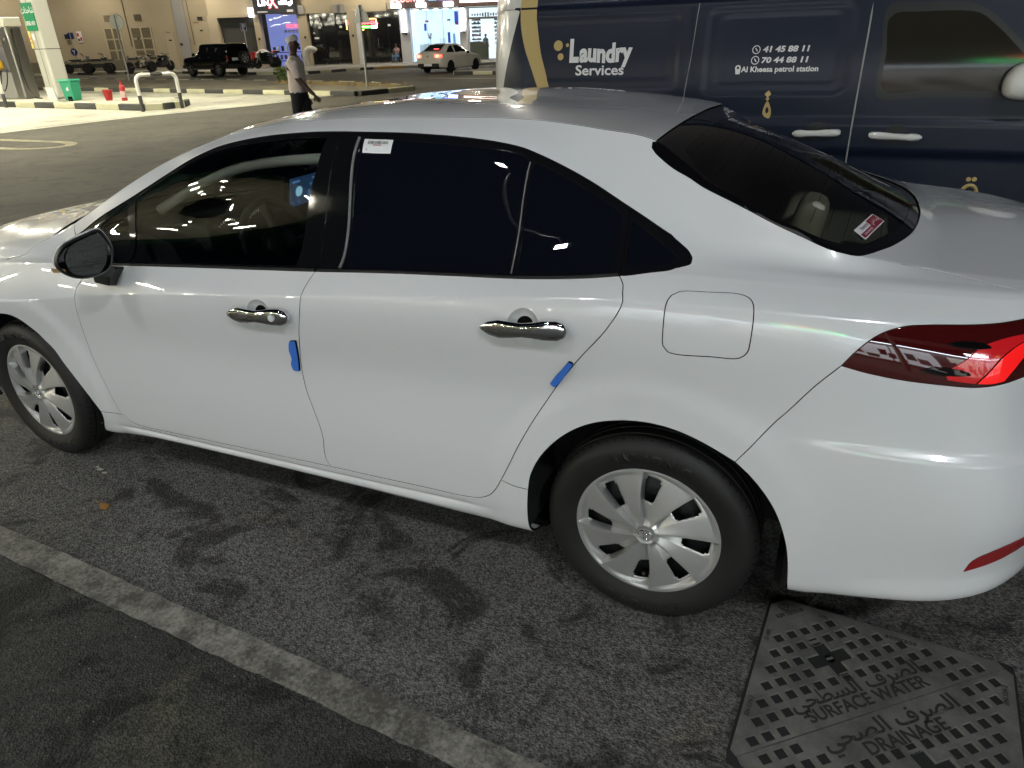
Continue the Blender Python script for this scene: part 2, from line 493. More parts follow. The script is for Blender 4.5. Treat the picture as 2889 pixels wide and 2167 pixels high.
def panel(name, outline, m, parent, holes=(), gap=.0021, depth=0.0, mirror='copy', fl=.010, su=.03, hgap=None, edge=True):
    L = shrink(outline, gap)
    H = [shrink(h, -(gap if hgap is None else hgap)) for h in holes]
    lo = L.min(0); hi = L.max(0)
    rows = [float(w_of(v)) for v in VROWS]
    G = np.array([(u, w) for w in rows if lo[1] < w < hi[1] for u in np.arange(math.floor(lo[0] / su) * su, hi[0], su)])
    bd = np.vstack([L] + H)
    if len(G):
        k = inside(L, G)
        for h in H: k &= ~inside(h, G)
        G = G[k]
        if len(G):
            mind = np.full(len(G), 9.)
            for q in bd: mind = np.minimum(mind, np.hypot(G[:, 0] - q[0], (G[:, 1] - q[1])))
            G = G[mind > .007]
    vs = [Vector((a, b)) for a, b in L]; es = [(i, (i + 1) % len(L)) for i in range(len(L))]
    for h in H:
        o = len(vs); vs += [Vector((a, b)) for a, b in h]; es += [(o + i, o + (i + 1) % len(h)) for i in range(len(h))]
    vs += [Vector((a, b)) for a, b in G]
    ov, oe, of = delaunay_2d_cdt(vs, es, [], 0, 1e-6)[:3]
    D = np.array([(q.x, q.y) for q in ov]); T = np.array([f for f in of if len(f) == 3])
    C = D[T].mean(1); k = inside(L, C)
    for h in H: k &= ~inside(h, C)
    T = T[k]
    used = np.unique(T); mp = -np.ones(len(D), int); mp[used] = np.arange(len(used)); D = D[used]; T = mp[T]
    p, n, _, _ = d3(D)
    p = p - n * depth
    # consistent winding along the normal
    fn = np.cross(p[T[:, 1]] - p[T[:, 0]], p[T[:, 2]] - p[T[:, 0]])
    fl_ = (fn * n[T].sum(1)).sum(1) < 0
    T[fl_] = T[fl_][:, ::-1]
    V = [tuple(q) for q in p]; N = [tuple(q) for q in n]; F = [tuple(int(i) for i in t) for t in T]
    deep = []
    if edge:
        E = {}
        for t in F:
            for i in range(3):
                a, b, c = t[i], t[(i + 1) % 3], t[(i + 2) % 3]
                E.setdefault((min(a, b), max(a, b)), []).append((a, b, c))
        B = [q[0] for q in E.values() if len(q) == 1]
        def locked(i): return D[i, 1] > WL[-1] - 1e-5 or D[i, 0] < UMIN + 1e-4 or D[i, 0] > UMAX - 1e-4
        B = [(a, b, c) for a, b, c in B if not (locked(a) and locked(b))]
        lat = {}
        for a, b, c in B:
            t = p[b] - p[a]; t = t / (np.linalg.norm(t) + 1e-9)
            d = (p[a] + p[b]) / 2 - p[c]; d = d - t * d.dot(t); d = d - n[a] * d.dot(n[a]); d = d / (np.linalg.norm(d) + 1e-9)
            for i in (a, b): lat[i] = lat.get(i, 0) + d
        r1 = {}; r2 = {}
        for i, d in lat.items():
            d = d / (np.linalg.norm(d) + 1e-9)
            r1[i] = len(V); V.append(tuple(p[i] + d * .0008 - n[i] * .0010)); q = n[i] * .5 + d; N.append(tuple(q / np.linalg.norm(q)))
            r2[i] = len(V); V.append(tuple(p[i] + d * .0008 - n[i] * fl)); N.append(tuple(d))
        for a, b, c in B:
            F.append((b, a, r1[a], r1[b])); F.append((r1[b], r1[a], r2[a], r2[b])); deep.append(len(F) - 1)
    NF = len(F)
    def make(V, F, N):
        me = bpy.data.meshes.new(name)
        me.from_pydata(V, [], F)
        me.materials.append(m); me.materials.append(void)
        for i in range(0, len(F), NF):
            for j in deep: me.polygons[i + j].material_index = 1  # deep edge faces blackened: gap shade put into the colour
        me.polygons.foreach_set('use_smooth', [True] * len(F))
        me.normals_split_custom_set_from_vertices(N)
        me.update()
        o = bpy.data.objects.new(name, me)
        return o
    Vm = [(x, -y, z) for x, y, z in V]; Nm = [(x, -y, z) for x, y, z in N]; Fm = [tuple(reversed(f)) for f in F]
    if mirror == 'merge':
        mpz = {}; o = len(V); V2 = list(V); N2 = list(N)
        for i, q in enumerate(V):
            if abs(q[1]) < 2e-4 : mpz[i] = i
            else: mpz[i] = len(V2); V2.append(Vm[i]); N2.append(Nm[i])
        F2 = F + [tuple(mpz[i] for i in f) for f in Fm]
        return link(make(V2, F2, N2), parent), None
    a = link(make(V, F, N), parent)
    b = link(make(Vm, Fm, Nm), parent if mirror == 'copy' else None) if mirror == 'copy' else None
    return a, b

# shared seams, as (u, v) on the body surface
S_FD = seg((2.205, 6), (2.1809, 5.556), (2.2132, 5.248), (2.2224, 4.994), (2.2336, 4.726), (2.2394, 4.447), (2.2434, 4.08), (2.2328, 3.667), (2.2054, 3.242), (2.1814, 2.762), (2.1643, 2.411), (2.1494, 2.31))
S_BOT1 = seg((2.1494, 2.31), (2.1164, 2.14), (2.06, 2.07), (1.9, 2.08), (1.7, 2.10), (1.4, 2.12), (1.1202, 2.135))
S_BOT2 = seg((1.1202, 2.135), (.9494, 2.129), (.7391, 2.113), (.6395, 2.086), (.5744, 2.09), (.5291, 2.139), (.4947, 2.291), (.465, 2.57), (.4468, 2.831))
S_B = seg((1.093, 6), (1.1008, 5.784), (1.1135, 5.389), (1.1215, 5.011), (1.1315, 4.798), (1.1571, 4.445), (1.1775, 4.072), (1.1722, 3.712), (1.152, 3.434), (1.1335, 3.177), (1.1285, 2.969), (1.134, 2.596), (1.1326, 2.334), (1.1202, 2.135))
S_RD = seg((.114, 6), (.0975, 5.62), (.0925, 5.3), (.0862, 4.989), (.096, 4.88), (.1157, 4.766), (.1319, 4.686), (.2125, 4.387), (.2733, 4.132), (.3318, 3.801), (.3812, 3.448), (.417, 3.147), (.4468, 2.831))
S_PIL = seg((1.093, 6), (1.0995, 6.6), (1.1050, 7.0), (1.1060, 7.35), (1.0920, 7.62), (1.0700, 8))
S_RDT = seg((.114, 6), (.1185, 6.6), (.1235, 7.2), (.1275, 7.6), (.1307, 8))
DLO_FRONT = seg((2.205, 6), (2.29, 6.2), (2.335, 6.8), (2.335, 7.5), (2.309, 8))
DLO_REAR = seg((.114, 6), (.051, 6.126), (-.0108, 6.639), (-.0457, 7.153), (-.0524, 7.451), (-.0466, 7.691), (-.0296, 7.884), (.0114, 8))
ARCH_R = seg((.3557, 2.71), (.3476, 3.037), (.3258, 3.245), (.2941, 3.431), (.25, 3.608), (.2028, 3.737), (.1524, 3.824), (.103, 3.87), (.0627, 3.89), (.0033, 3.89), (-.0552, 3.855), (-.1131, 3.785), (-.1707, 3.685), (-.2299, 3.565))
ARCH_B = seg((-.2299, 3.565), (-.2712, 3.422), (-.3078, 3.266), (-.3378, 3.107), (-.3616, 2.876), (-.3811, 2.536), (-.3934, 2.172), (-.400, 1.5), (-.404, .9), (-.404, 0))
ARCH_F = seg((2.269, 2.307), (2.2979, 2.621), (2.3322, 2.961), (2.3681, 3.212), (2.4066, 3.45), (2.4435, 3.712), (2.4903, 3.914), (2.5451, 4.184), (2.5981, 4.419), (2.6498, 4.538), (2.7112, 4.557), (2.78, 4.50), (2.85, 4.28), (2.92, 3.97), (2.98, 3.6), (3.03, 3.2), (3.07, 2.7), (3.10, 2.1))
B_SEAM = seg((-.2299, 3.565), (-.2872, 3.859), (-.3419, 4.12), (-.39, 4.358), (-.4365, 4.556))
TL_TOP = seg((-.4365, 4.556), (-.4666, 4.72), (-.5051, 4.873), (-.5462, 4.958), (-.5891, 5.0), (-.6763, 5.147), (-.7648, 5.282), (-.8558, 5.43), (-.95, 5.5))
TL_END = seg((-.95, 5.5), (-1.0, 5.45), (-1.03, 5.2), (-1.035, 4.95), (-1.02, 4.65))
TL_BOT = seg((-.4365, 4.556), (-.4984, 4.513), (-.567, 4.488), (-.6558, 4.484), (-.7331, 4.496), (-.8117, 4.538), (-.8897, 4.594), (-1.02, 4.65))
GL_EDGE = seg((.1018, 9.0), (.1116, 8.956), (.1105, 8.88), (.0977, 8.832), (.0429, 8.815), (-.0067, 8.862), (-.0567, 8.899), (-.1507, 8.90), (-.2411, 8.875), (-.3071, 8.84), (-.3714, 8.84), (-.404, 8.905), (-.4357, 9.0), (-.4696, 9.058))
GL_LOW = seg((-.4696, 9.058), (-.5126, 9.168), (-.5529, 9.328), (-.5785, 9.497), (-.5992, 9.80), (-.602, 10))
TR_SEAM = seg((-.4696, 9.058), (-.4928, 9.034), (-.5338, 9.0), (-.6129, 8.907), (-.6876, 8.559), (-.7755, 7.911), (-.829, 7.325), (-.88, 6.55), (-.92, 5.9), (-.95, 5.5))
TR_LOW = seg((-1.02, 4.65), (-1.15, 4.5), (UMIN, 4.42))
ROOF_R = seg((.1018, 9.0), (.1025, 9.5), (.1030, 10))
SCR_TOP = seg((1.60, 9.0), (1.54, 9.5), (1.52, 10))
SCR_BOT = seg((2.36, 9.0), (2.42, 9.4), (2.445, 10))
HOOD_E = seg((3.2, 5.7), (3.05, 6.05), (2.88, 6.25), (2.72, 6.4), (2.60, 7.3), (2.54, 8.5), (2.47, 9.0))
HOOD_B = seg((2.47, 9.0), (2.50, 9.4), (2.51, 10))

sedan = empty('sedan', (0, 0, 0), label='white pearl sedan with blue foam door guards, nearest vehicle', cat='car')
fd_o = loop(vline(6, 2.205, 1.093), S_B, rev(S_BOT1), rev(S_FD))
def oval(u, v, ru, rw, n=40):
    w0 = float(w_of(v)); return [(u + ru * math.cos(2 * PI * k / n), w0 + rw * math.sin(2 * PI * k / n)) for k in range(n)]
def dish(name, hole, par, dep=.020):
    c = np.mean(hole, 0); vs = []; fs = []; n = len(hole); NR = 7
    for i in range(NR):
        t = 1 - i / (NR - 1) * .97
        p_, n__, _, _ = d3([(c[0] + (q[0] - c[0]) * t, c[1] + (q[1] - c[1]) * t) for q in hole])
        d = dep * (1 - t ** 2.2) ** .8 if t < 1 else 0.0003
        vs += [tuple(q) for q in p_ - n__ * d]
    for i in range(NR - 1):
        for k in range(n): fs.append((i * n + k, i * n + (k + 1) % n, (i + 1) * n + (k + 1) % n, (i + 1) * n + k))
    fs.append(tuple((NR - 1) * n + k for k in range(n)))
    b = MB(); b.add(vs, fs); return b.build(name, paint, par, smooth=50)
OV1 = oval(1.308, 4.75, .050, .055); OV2 = oval(.357, 4.715, .048, .052)
front_door, fd_far = panel('front_door', fd_o, paint, sedan, holes=[OV1], hgap=0)
dish('finger_bowl', OV1, front_door); dish('finger_bowl', OV1, fd_far).scale = (1, -1, 1)
rd_o = loop(vline(6, 1.093, .114), S_RD, rev(S_BOT2), rev(S_B))
rear_door, rd_far = panel('rear_door', rd_o, paint, sedan, holes=[OV2], hgap=0)
dish('finger_bowl', OV2, rear_door); dish('finger_bowl', OV2, rd_far).scale = (1, -1, 1)

fuel = loop(seg((-.0203, 4.666), (-.02, 4.972), (-.0219, 5.111), (-.0286, 5.292), (-.0459, 5.44), (-.1167, 5.50), (-.1864, 5.52), (-.213, 5.41), (-.2278, 5.148), (-.2322, 4.683), (-.2284, 4.607), (-.2105, 4.551), (-.1402, 4.545), (-.0623, 4.544), (-.0353, 4.565), (-.0227, 4.619), (-.0203, 4.666)))
side_o = loop(vline(9, 2.34, .1018), GL_EDGE, TR_SEAM, rev(TL_TOP), rev(B_SEAM), rev(ARCH_R), seg((.3557, 2.71), (.4, 2.73), (.4468, 2.831)), rev(S_RD), DLO_REAR, vline(8, .0114, 2.309), seg((2.309, 8), (2.33, 8.5), (2.34, 9)))
body_side, _ = panel('body_side', side_o, paint, sedan, holes=[fuel], hgap=.0, su=.018)
fuel_flap, _ = panel('fuel_flap', fuel, paint, body_side, gap=.0042, mirror=None)
# black sheet set behind the flap gap
o_f, _ = panel('flap_recess', fuel, void, body_side, gap=-.004, depth=.012, mirror=None, edge=False)
sill_o = loop(seg((2.269, 2.307), (2.21, 2.31), (2.1494, 2.31)), S_BOT1, S_BOT2, seg((.4468, 2.831), (.4, 2.73), (.3557, 2.71)), seg((.3557, 2.71), (.3616, 2.165), (.362, 1.4), (.354, .9), (.35, 0)), vline(0, .35, 2.34), seg((2.34, 0), (2.312, .9), (2.294, 1.515), (2.2701, 2.10), (2.269, 2.307)))
panel('sill', sill_o, paint, sedan)
fen_o = loop(S_FD, seg((2.1494, 2.31), (2.21, 2.31), (2.269, 2.307)), ARCH_F, seg((3.10, 2.1), (3.2, 2.1), (3.26, 3.4), (3.25, 4.6)), seg((3.25, 4.6), (3.21, 5.1), (3.2, 5.7)), HOOD_E, seg((2.47, 9.0), (2.40, 9.05), (2.34, 9)), seg((2.34, 9), (2.33, 8.5), (2.309, 8)), rev(DLO_FRONT))
panel('fender', fen_o, paint, sedan)
bump_o = loop(B_SEAM, TL_BOT, TR_LOW, [(UMIN, float(w_of(v))) for v in np.linspace(4.42, 0, 24)], vline(0, UMIN, -.404), rev(ARCH_B))
rear_bumper, _ = panel('rear_bumper', bump_o, paint, sedan, mirror='merge')
trunk_o = loop(TR_SEAM, TL_END, TR_LOW, [(UMIN, float(w_of(v))) for v in np.linspace(4.42, 10, 40)], vline(10, UMIN, -.602), rev(GL_LOW))
panel('trunk_lid', trunk_o, paint, sedan, mirror='merge')
roof_o = loop(vline(9, 1.60, .1018), ROOF_R, vline(10, .1030, 1.52), rev(SCR_TOP))
panel('roof', roof_o, paint, sedan, mirror='merge', gap=.003)
ws_o = loop(vline(9, 2.36, 1.60), SCR_TOP, vline(10, 1.52, 2.445), rev(SCR_BOT))
panel('windscreen', ws_o, tint, sedan, mirror='merge', depth=.004)
panel('cowl', loop(SCR_BOT, vline(10, 2.445, 2.51), rev(HOOD_B), seg((2.47, 9), (2.41, 9.02), (2.36, 9))), plastic, sedan, mirror='merge', depth=.012)
hood_o = loop(HOOD_E, HOOD_B, vline(10, 2.51, UMAX), [(UMAX, float(w_of(v))) for v in np.linspace(10, 5.5, 30)], seg((UMAX, 5.5), (3.8, 5.5), (3.62, 5.5), (3.4, 5.6), (3.2, 5.7)))
panel('hood', hood_o, paint, sedan, mirror='merge')
hl_o = loop(seg((3.25, 4.6), (3.45, 4.68), (3.65, 4.75)), seg((3.65, 4.75), (3.66, 5.1), (3.62, 5.5)), seg((3.62, 5.5), (3.4, 5.6), (3.2, 5.7)), seg((3.2, 5.7), (3.21, 5.1), (3.25, 4.6)))
headm = mat('headlight_lens', (0.5, 0.52, 0.55), 0.08, coat=1.0)
panel('headlight', hl_o, headm, sedan)
panel('front_bumper', loop(seg((3.10, 2.1), (3.2, 2.1), (3.26, 3.4), (3.25, 4.6)), seg((3.25, 4.6), (3.45, 4.68), (3.65, 4.75)), vline(4.75, 3.65, UMAX), [(UMAX, float(w_of(v))) for v in np.linspace(4.75, 0, 24)], vline(0, UMAX, 3.13), seg((3.13, 0), (3.11, 1), (3.10, 2.1))), paint, sedan, mirror='merge')
panel('grille', loop(seg((3.65, 4.75), (3.66, 5.1), (3.62, 5.5)), seg((3.62, 5.5), (3.8, 5.5), (UMAX, 5.5)), [(UMAX, float(w_of(v))) for v in np.linspace(5.5, 4.75, 8)], vline(4.75, UMAX, 3.65)), plastic, sedan, mirror='merge', depth=.02)

# rear window: printed black border and tinted pane
gl_in = loop(seg((.03, 10), (.028, 9.5), (.0295, 9.17), (-.008, 9.089), (-.0974, 9.042), (-.1922, 9.028), (-.2808, 9.03), (-.3239, 9.036), (-.3658, 9.059), (-.4069, 9.092), (-.4477, 9.15), (-.4988, 9.298), (-.5565, 9.58), (-.575, 10)), vline(10, -.575, .03))
rg_o = loop(GL_EDGE, GL_LOW, vline(10, -.602, .1030), rev(ROOF_R))
frit = mat('black_glass_border', (0.004, 0.004, 0.0045), 0.03, spec=0.5)
gl_in_half = [q for q in gl_in]
rear_window, _ = panel('rear_window', loop(GL_EDGE, GL_LOW, vline(10, -.602, -.575), rev(seg((.03, 10), (.028, 9.5), (.0295, 9.17), (-.008, 9.089), (-.0974, 9.042), (-.1922, 9.028), (-.2808, 9.03), (-.3239, 9.036), (-.3658, 9.059), (-.4069, 9.092), (-.4477, 9.15), (-.4988, 9.298), (-.5565, 9.58), (-.575, 10))), vline(10, .03, .1030), rev(ROOF_R)), frit, sedan, mirror='merge', gap=.0012, depth=.0055, su=.014)
panel('window_pane', gl_in, rear_tint, rear_window, mirror='merge', gap=0.0, depth=.0057, edge=False, su=.02)
hw = MB()
for k in range(13):
    vk = .02 - .042 * k
    pts = []
    for s in np.linspace(-1, 1, 25):
        a = 10 - abs(s) * .86
        q, nn, _, _ = d3([(vk - .02 * (1 - s * s), float(w_of(a)))])
        y = q[0][1] * (1 if s >= 0 else -1)
        pts.append((q[0][0] - nn[0][0] * .006, y, q[0][2] - nn[0][2] * .006))
    hw.tube(pts, .0007, 4)
hw.build('heating_wires', void, rear_window, kind='stuff')

# tail lights: smoked housing with red light bar
tl_o = loop(TL_TOP, TL_END, rev(TL_BOT))
lens_b = mat('smoked_lens', (0.055, 0.004, 0.004), 0.03, coat=1.0, coat_r=0.01)
lens_r = mat('red_lens', (0.55, 0.008, 0.008), 0.10, coat=1.0, coat_r=0.01, emit=(1.0, 0.015, 0.015), es=0.50)  # emission added to brighten the red lens
lens_r2 = mat('deep_red_lens', (0.35, 0.008, 0.010), 0.10, coat=1.0, coat_r=0.01, emit=(1.0, 0.02, 0.03), es=0.16)  # fainter glow added to this lens as well
tl, tl2 = panel('tail_light', tl_o, lens_b, sedan, gap=.0015, depth=.001)
tl_bar = loop(seg((-.735, 4.53), (-.765, 4.64), (-.80, 4.78), (-.865, 4.92), (-.95, 4.96), (-1.015, 4.94)), seg((-1.015, 4.94), (-1.02, 4.9), (-1.015, 4.84)), seg((-1.015, 4.84), (-.93, 4.86), (-.88, 4.80), (-.845, 4.68), (-.815, 4.57)), seg((-.815, 4.57), (-.775, 4.54), (-.735, 4.53)))
tl_in = loop(seg((-.665, 4.64), (-.69, 4.72), (-.72, 4.84), (-.79, 4.95), (-.90, 5.05), (-1.0, 5.02)), seg((-1.0, 5.02), (-.95, 4.97), (-.865, 4.935), (-.795, 4.79), (-.758, 4.64), (-.728, 4.53)), seg((-.728, 4.53), (-.69, 4.53), (-.66, 4.535)), seg((-.66, 4.535), (-.655, 4.58), (-.665, 4.64)))
for par in ((tl,), ):
    panel('light_bar', tl_bar, lens_r, tl, gap=0, depth=-.0025, mirror=None, fl=.004)
    panel('light_wing', tl_in, lens_r2, tl, gap=0, depth=-.0012, mirror=None, fl=.003)
    for a, b in ((-.70, 4.86), (-.655, 4.60)):
        panel('lens_slot', loop(seg((a + .055, b - .01), (a + .03, b + .025), (a - .03, b + .03), (a - .055, b), (a - .02, b - .025), (a + .03, b - .03), (a + .055, b - .01))), frit, tl, gap=0, depth=-.002, mirror=None, fl=.003)
# bumper reflector
rf_o = loop(seg((-.8183, 2.14), (-.8335, 2.40), (-.892, 2.60), (-.9688, 2.72), (-1.06, 2.78)), seg((-1.06, 2.78), (-1.065, 2.66), (-1.06, 2.55)), seg((-1.06, 2.55), (-.9826, 2.48), (-.9082, 2.30), (-.8183, 2.14)))
reflm = mat('red_reflector', (0.28, 0.012, 0.014), 0.22, coat=1.0)
panel('reflector', rf_o, reflm, rear_bumper, gap=0, depth=-.002, fl=.006)

# ------- side glass in black frames
g1 = loop(seg((2.145, 7.82), (2.08, 7.89), (2.018, 7.95)), seg((2.018, 7.95), (1.995, 7.4), (1.982, 6.85)), vline(6.8, 1.982, 2.20), seg((2.20, 6.8), (2.18, 7.4), (2.145, 7.82)))
g2 = loop(seg((1.9737, 7.945), (1.8381, 7.965), (1.6741, 7.955), (1.5433, 7.95), (1.4015, 7.945), (1.2637, 7.945), (1.1242, 7.95)), seg((1.1242, 7.95), (1.1380, 7.738), (1.1700, 7.48), (1.1890, 7.2), (1.1880, 6.884)), seg((1.188, 6.86), (1.46, 6.80), (1.65, 6.78), (1.9618, 6.83)), seg((1.9618, 6.83), (1.966, 7.4), (1.9737, 7.945)))
g3 = loop(seg((.9926, 7.943), (.8333, 7.932), (.6843, 7.932), (.5405, 7.936), (.462, 7.941), (.4406, 7.935), (.4335, 7.90)), seg((.4335, 7.90), (.4335, 7.775), (.4410, 7.499), (.4450, 7.186), (.4403, 6.75)), seg((.4403, 6.75), (.7011, 6.68), (.9994, 6.70)), seg((.9994, 6.70), (1.005, 7.2), (1.0, 7.6), (.9926, 7.943)))
g4 = loop(seg((.4165, 7.915), (.3753, 7.925), (.294, 7.908), (.2139, 7.89), (.158, 7.868), (.1467, 7.835)), seg((.1467, 7.835), (.1454, 7.499), (.1412, 6.852)), vline(6.83, .1412, .4156), seg((.4156, 6.83), (.4225, 7.442), (.4188, 7.87), (.4165, 7.915)))
g5 = loop(seg((.1200, 7.86), (.0822, 7.815), (.0292, 7.70), (-.0120, 7.513), (-.0190, 7.363), (-.0110, 7.202), (.0357, 7.04), (.1100, 6.97)), seg((.1100, 6.97), (.117, 7.4), (.1200, 7.86)))
tr1 = loop(vline(6, 2.205, 1.093), S_PIL, vline(8, 1.07, 2.309), rev(DLO_FRONT))
tr2 = loop(vline(6, 1.093, .114), S_RDT, vline(8, .1307, 1.07), rev(S_PIL))
tr3 = loop(S_RDT, vline(8, .1307, .0114), rev(DLO_REAR))
for nm, tr, gl, par, parf, pm in (('f', tr1, [g1, g2], front_door, fd_far, tint), ('r', tr2, [g3, g4], rear_door, rd_far, privacy), ('q', tr3, [g5], body_side, None, privacy)):
    a, b = panel('window_frame', tr, piano, par, holes=gl, gap=.0012, depth=.004, hgap=0)
    if b is not None and parf is not None: b.parent = parf
    for g in gl:
        a, b = panel('window_pane', g, pm, par, gap=-.001, depth=.0065, edge=False)
        if b is not None and parf is not None: b.parent = parf
# bright run along the rear glass channel and the sill strip of the belt line
def strip(name, pts, r, m, parent, off=0.0, n=6):
    D = [(a, float(w_of(b))) for a, b in pts]
    D = catmull(D, .02) if len(D) > 2 else D
    p, nn, _, _ = d3(D)
    b = MB(); b.tube([tuple(q) for q in (p + nn * off)], r, n)
    return b.build(name, m, parent, smooth=60)
grey_seal = mat('grey_rubber_seal', (0.16, 0.16, 0.17), 0.45)
strip('glass_channel', [(1.0045, 7.945), (1.0115, 7.6), (1.0165, 7.2), (1.0105, 6.70)], .0045, grey_seal, rear_door, -.003)
strip('glass_channel', [(.4275, 7.90), (.4325, 7.5), (.4325, 7.1), (.4270, 6.75)], .0022, grey_seal, rear_door, -.003)
strip('belt_moulding', [(2.2, 6.15), (1.6, 6.18), (1.10, 6.2)], .006, rubber, front_door, -.003)
strip('belt_moulding', [(1.088, 6.2), (.6, 6.16), (.3, 6.2), (.12, 6.25)], .006, rubber, rear_door, -.003)

# black inner shell added to block light in the gaps; wheel wells
def shell(name, u0, u1, v0, v1, off, m, n=60, k=24):
    U = np.linspace(u0, u1, n); Wd = np.linspace(w_of(v0), w_of(v1), k)
    D = [(u, w) for u in U for w in Wd]
    p, nn, _, _ = d3(D); p = p - nn * off
    vs = [tuple(q) for q in p] + [(q[0], -q[1], q[2]) for q in p]
    fs = []
    for i in range(n - 1):
        for j in range(k - 1):
            a = i * k + j; f = (a, a + 1, a + k + 1, a + k)
            x = p[a][0]; z = p[a][2]
            if any((p[c][0] - xw) ** 2 + (p[c][2] - .33) ** 2 < .395 ** 2 for xw in (0, 2.7) for c in f): continue
            fs.append(f); fs.append(tuple(n * k + c for c in f[::-1]))
    b = MB(); b.add(vs, fs)
    return b.build(name, m, sedan)
shell('inner_shell', UMIN + .02, UMAX - .02, .3, 5.9, .016, void, 160, 40)
shell('inner_deck', UMIN + .02, -.60, 5.9, 10, .016, void, 20, 30)
shell('inner_side', -.6, .12, 5.9, 8.8, .018, void, 40, 20)['kind'] = 'stuff'
liner = mat('wheel_arch_liner', (0.010, 0.010, 0.011), 0.7)
for xw in (0, 2.7):
    for sd in (1, -1):
        wl = MB(); n = 28; pr = []
        for k in range(n + 1):
            a = -.42 + (PI + .84) * k / n
            pr.append((xw + (.40 if xw == 0 else .425) * math.cos(a), max(.25, .33 + .392 * math.sin(a))))
        wl.add([(x, sd * .872, z) for x, z in pr] + [(x, sd * .55, z) for x, z in pr], [(k, k + 1, n + 2 + k, n + 1 + k) for k in range(n)] + [tuple(n + 1 + k for k in range(n + 1))])
        wl.build('wheel_well', liner, sedan)
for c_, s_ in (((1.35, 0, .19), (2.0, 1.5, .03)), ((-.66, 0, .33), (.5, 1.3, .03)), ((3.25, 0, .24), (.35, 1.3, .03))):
    fl_ = MB(); fl_.box(c_, s_); fl_.build('floor_pan', void, sedan)

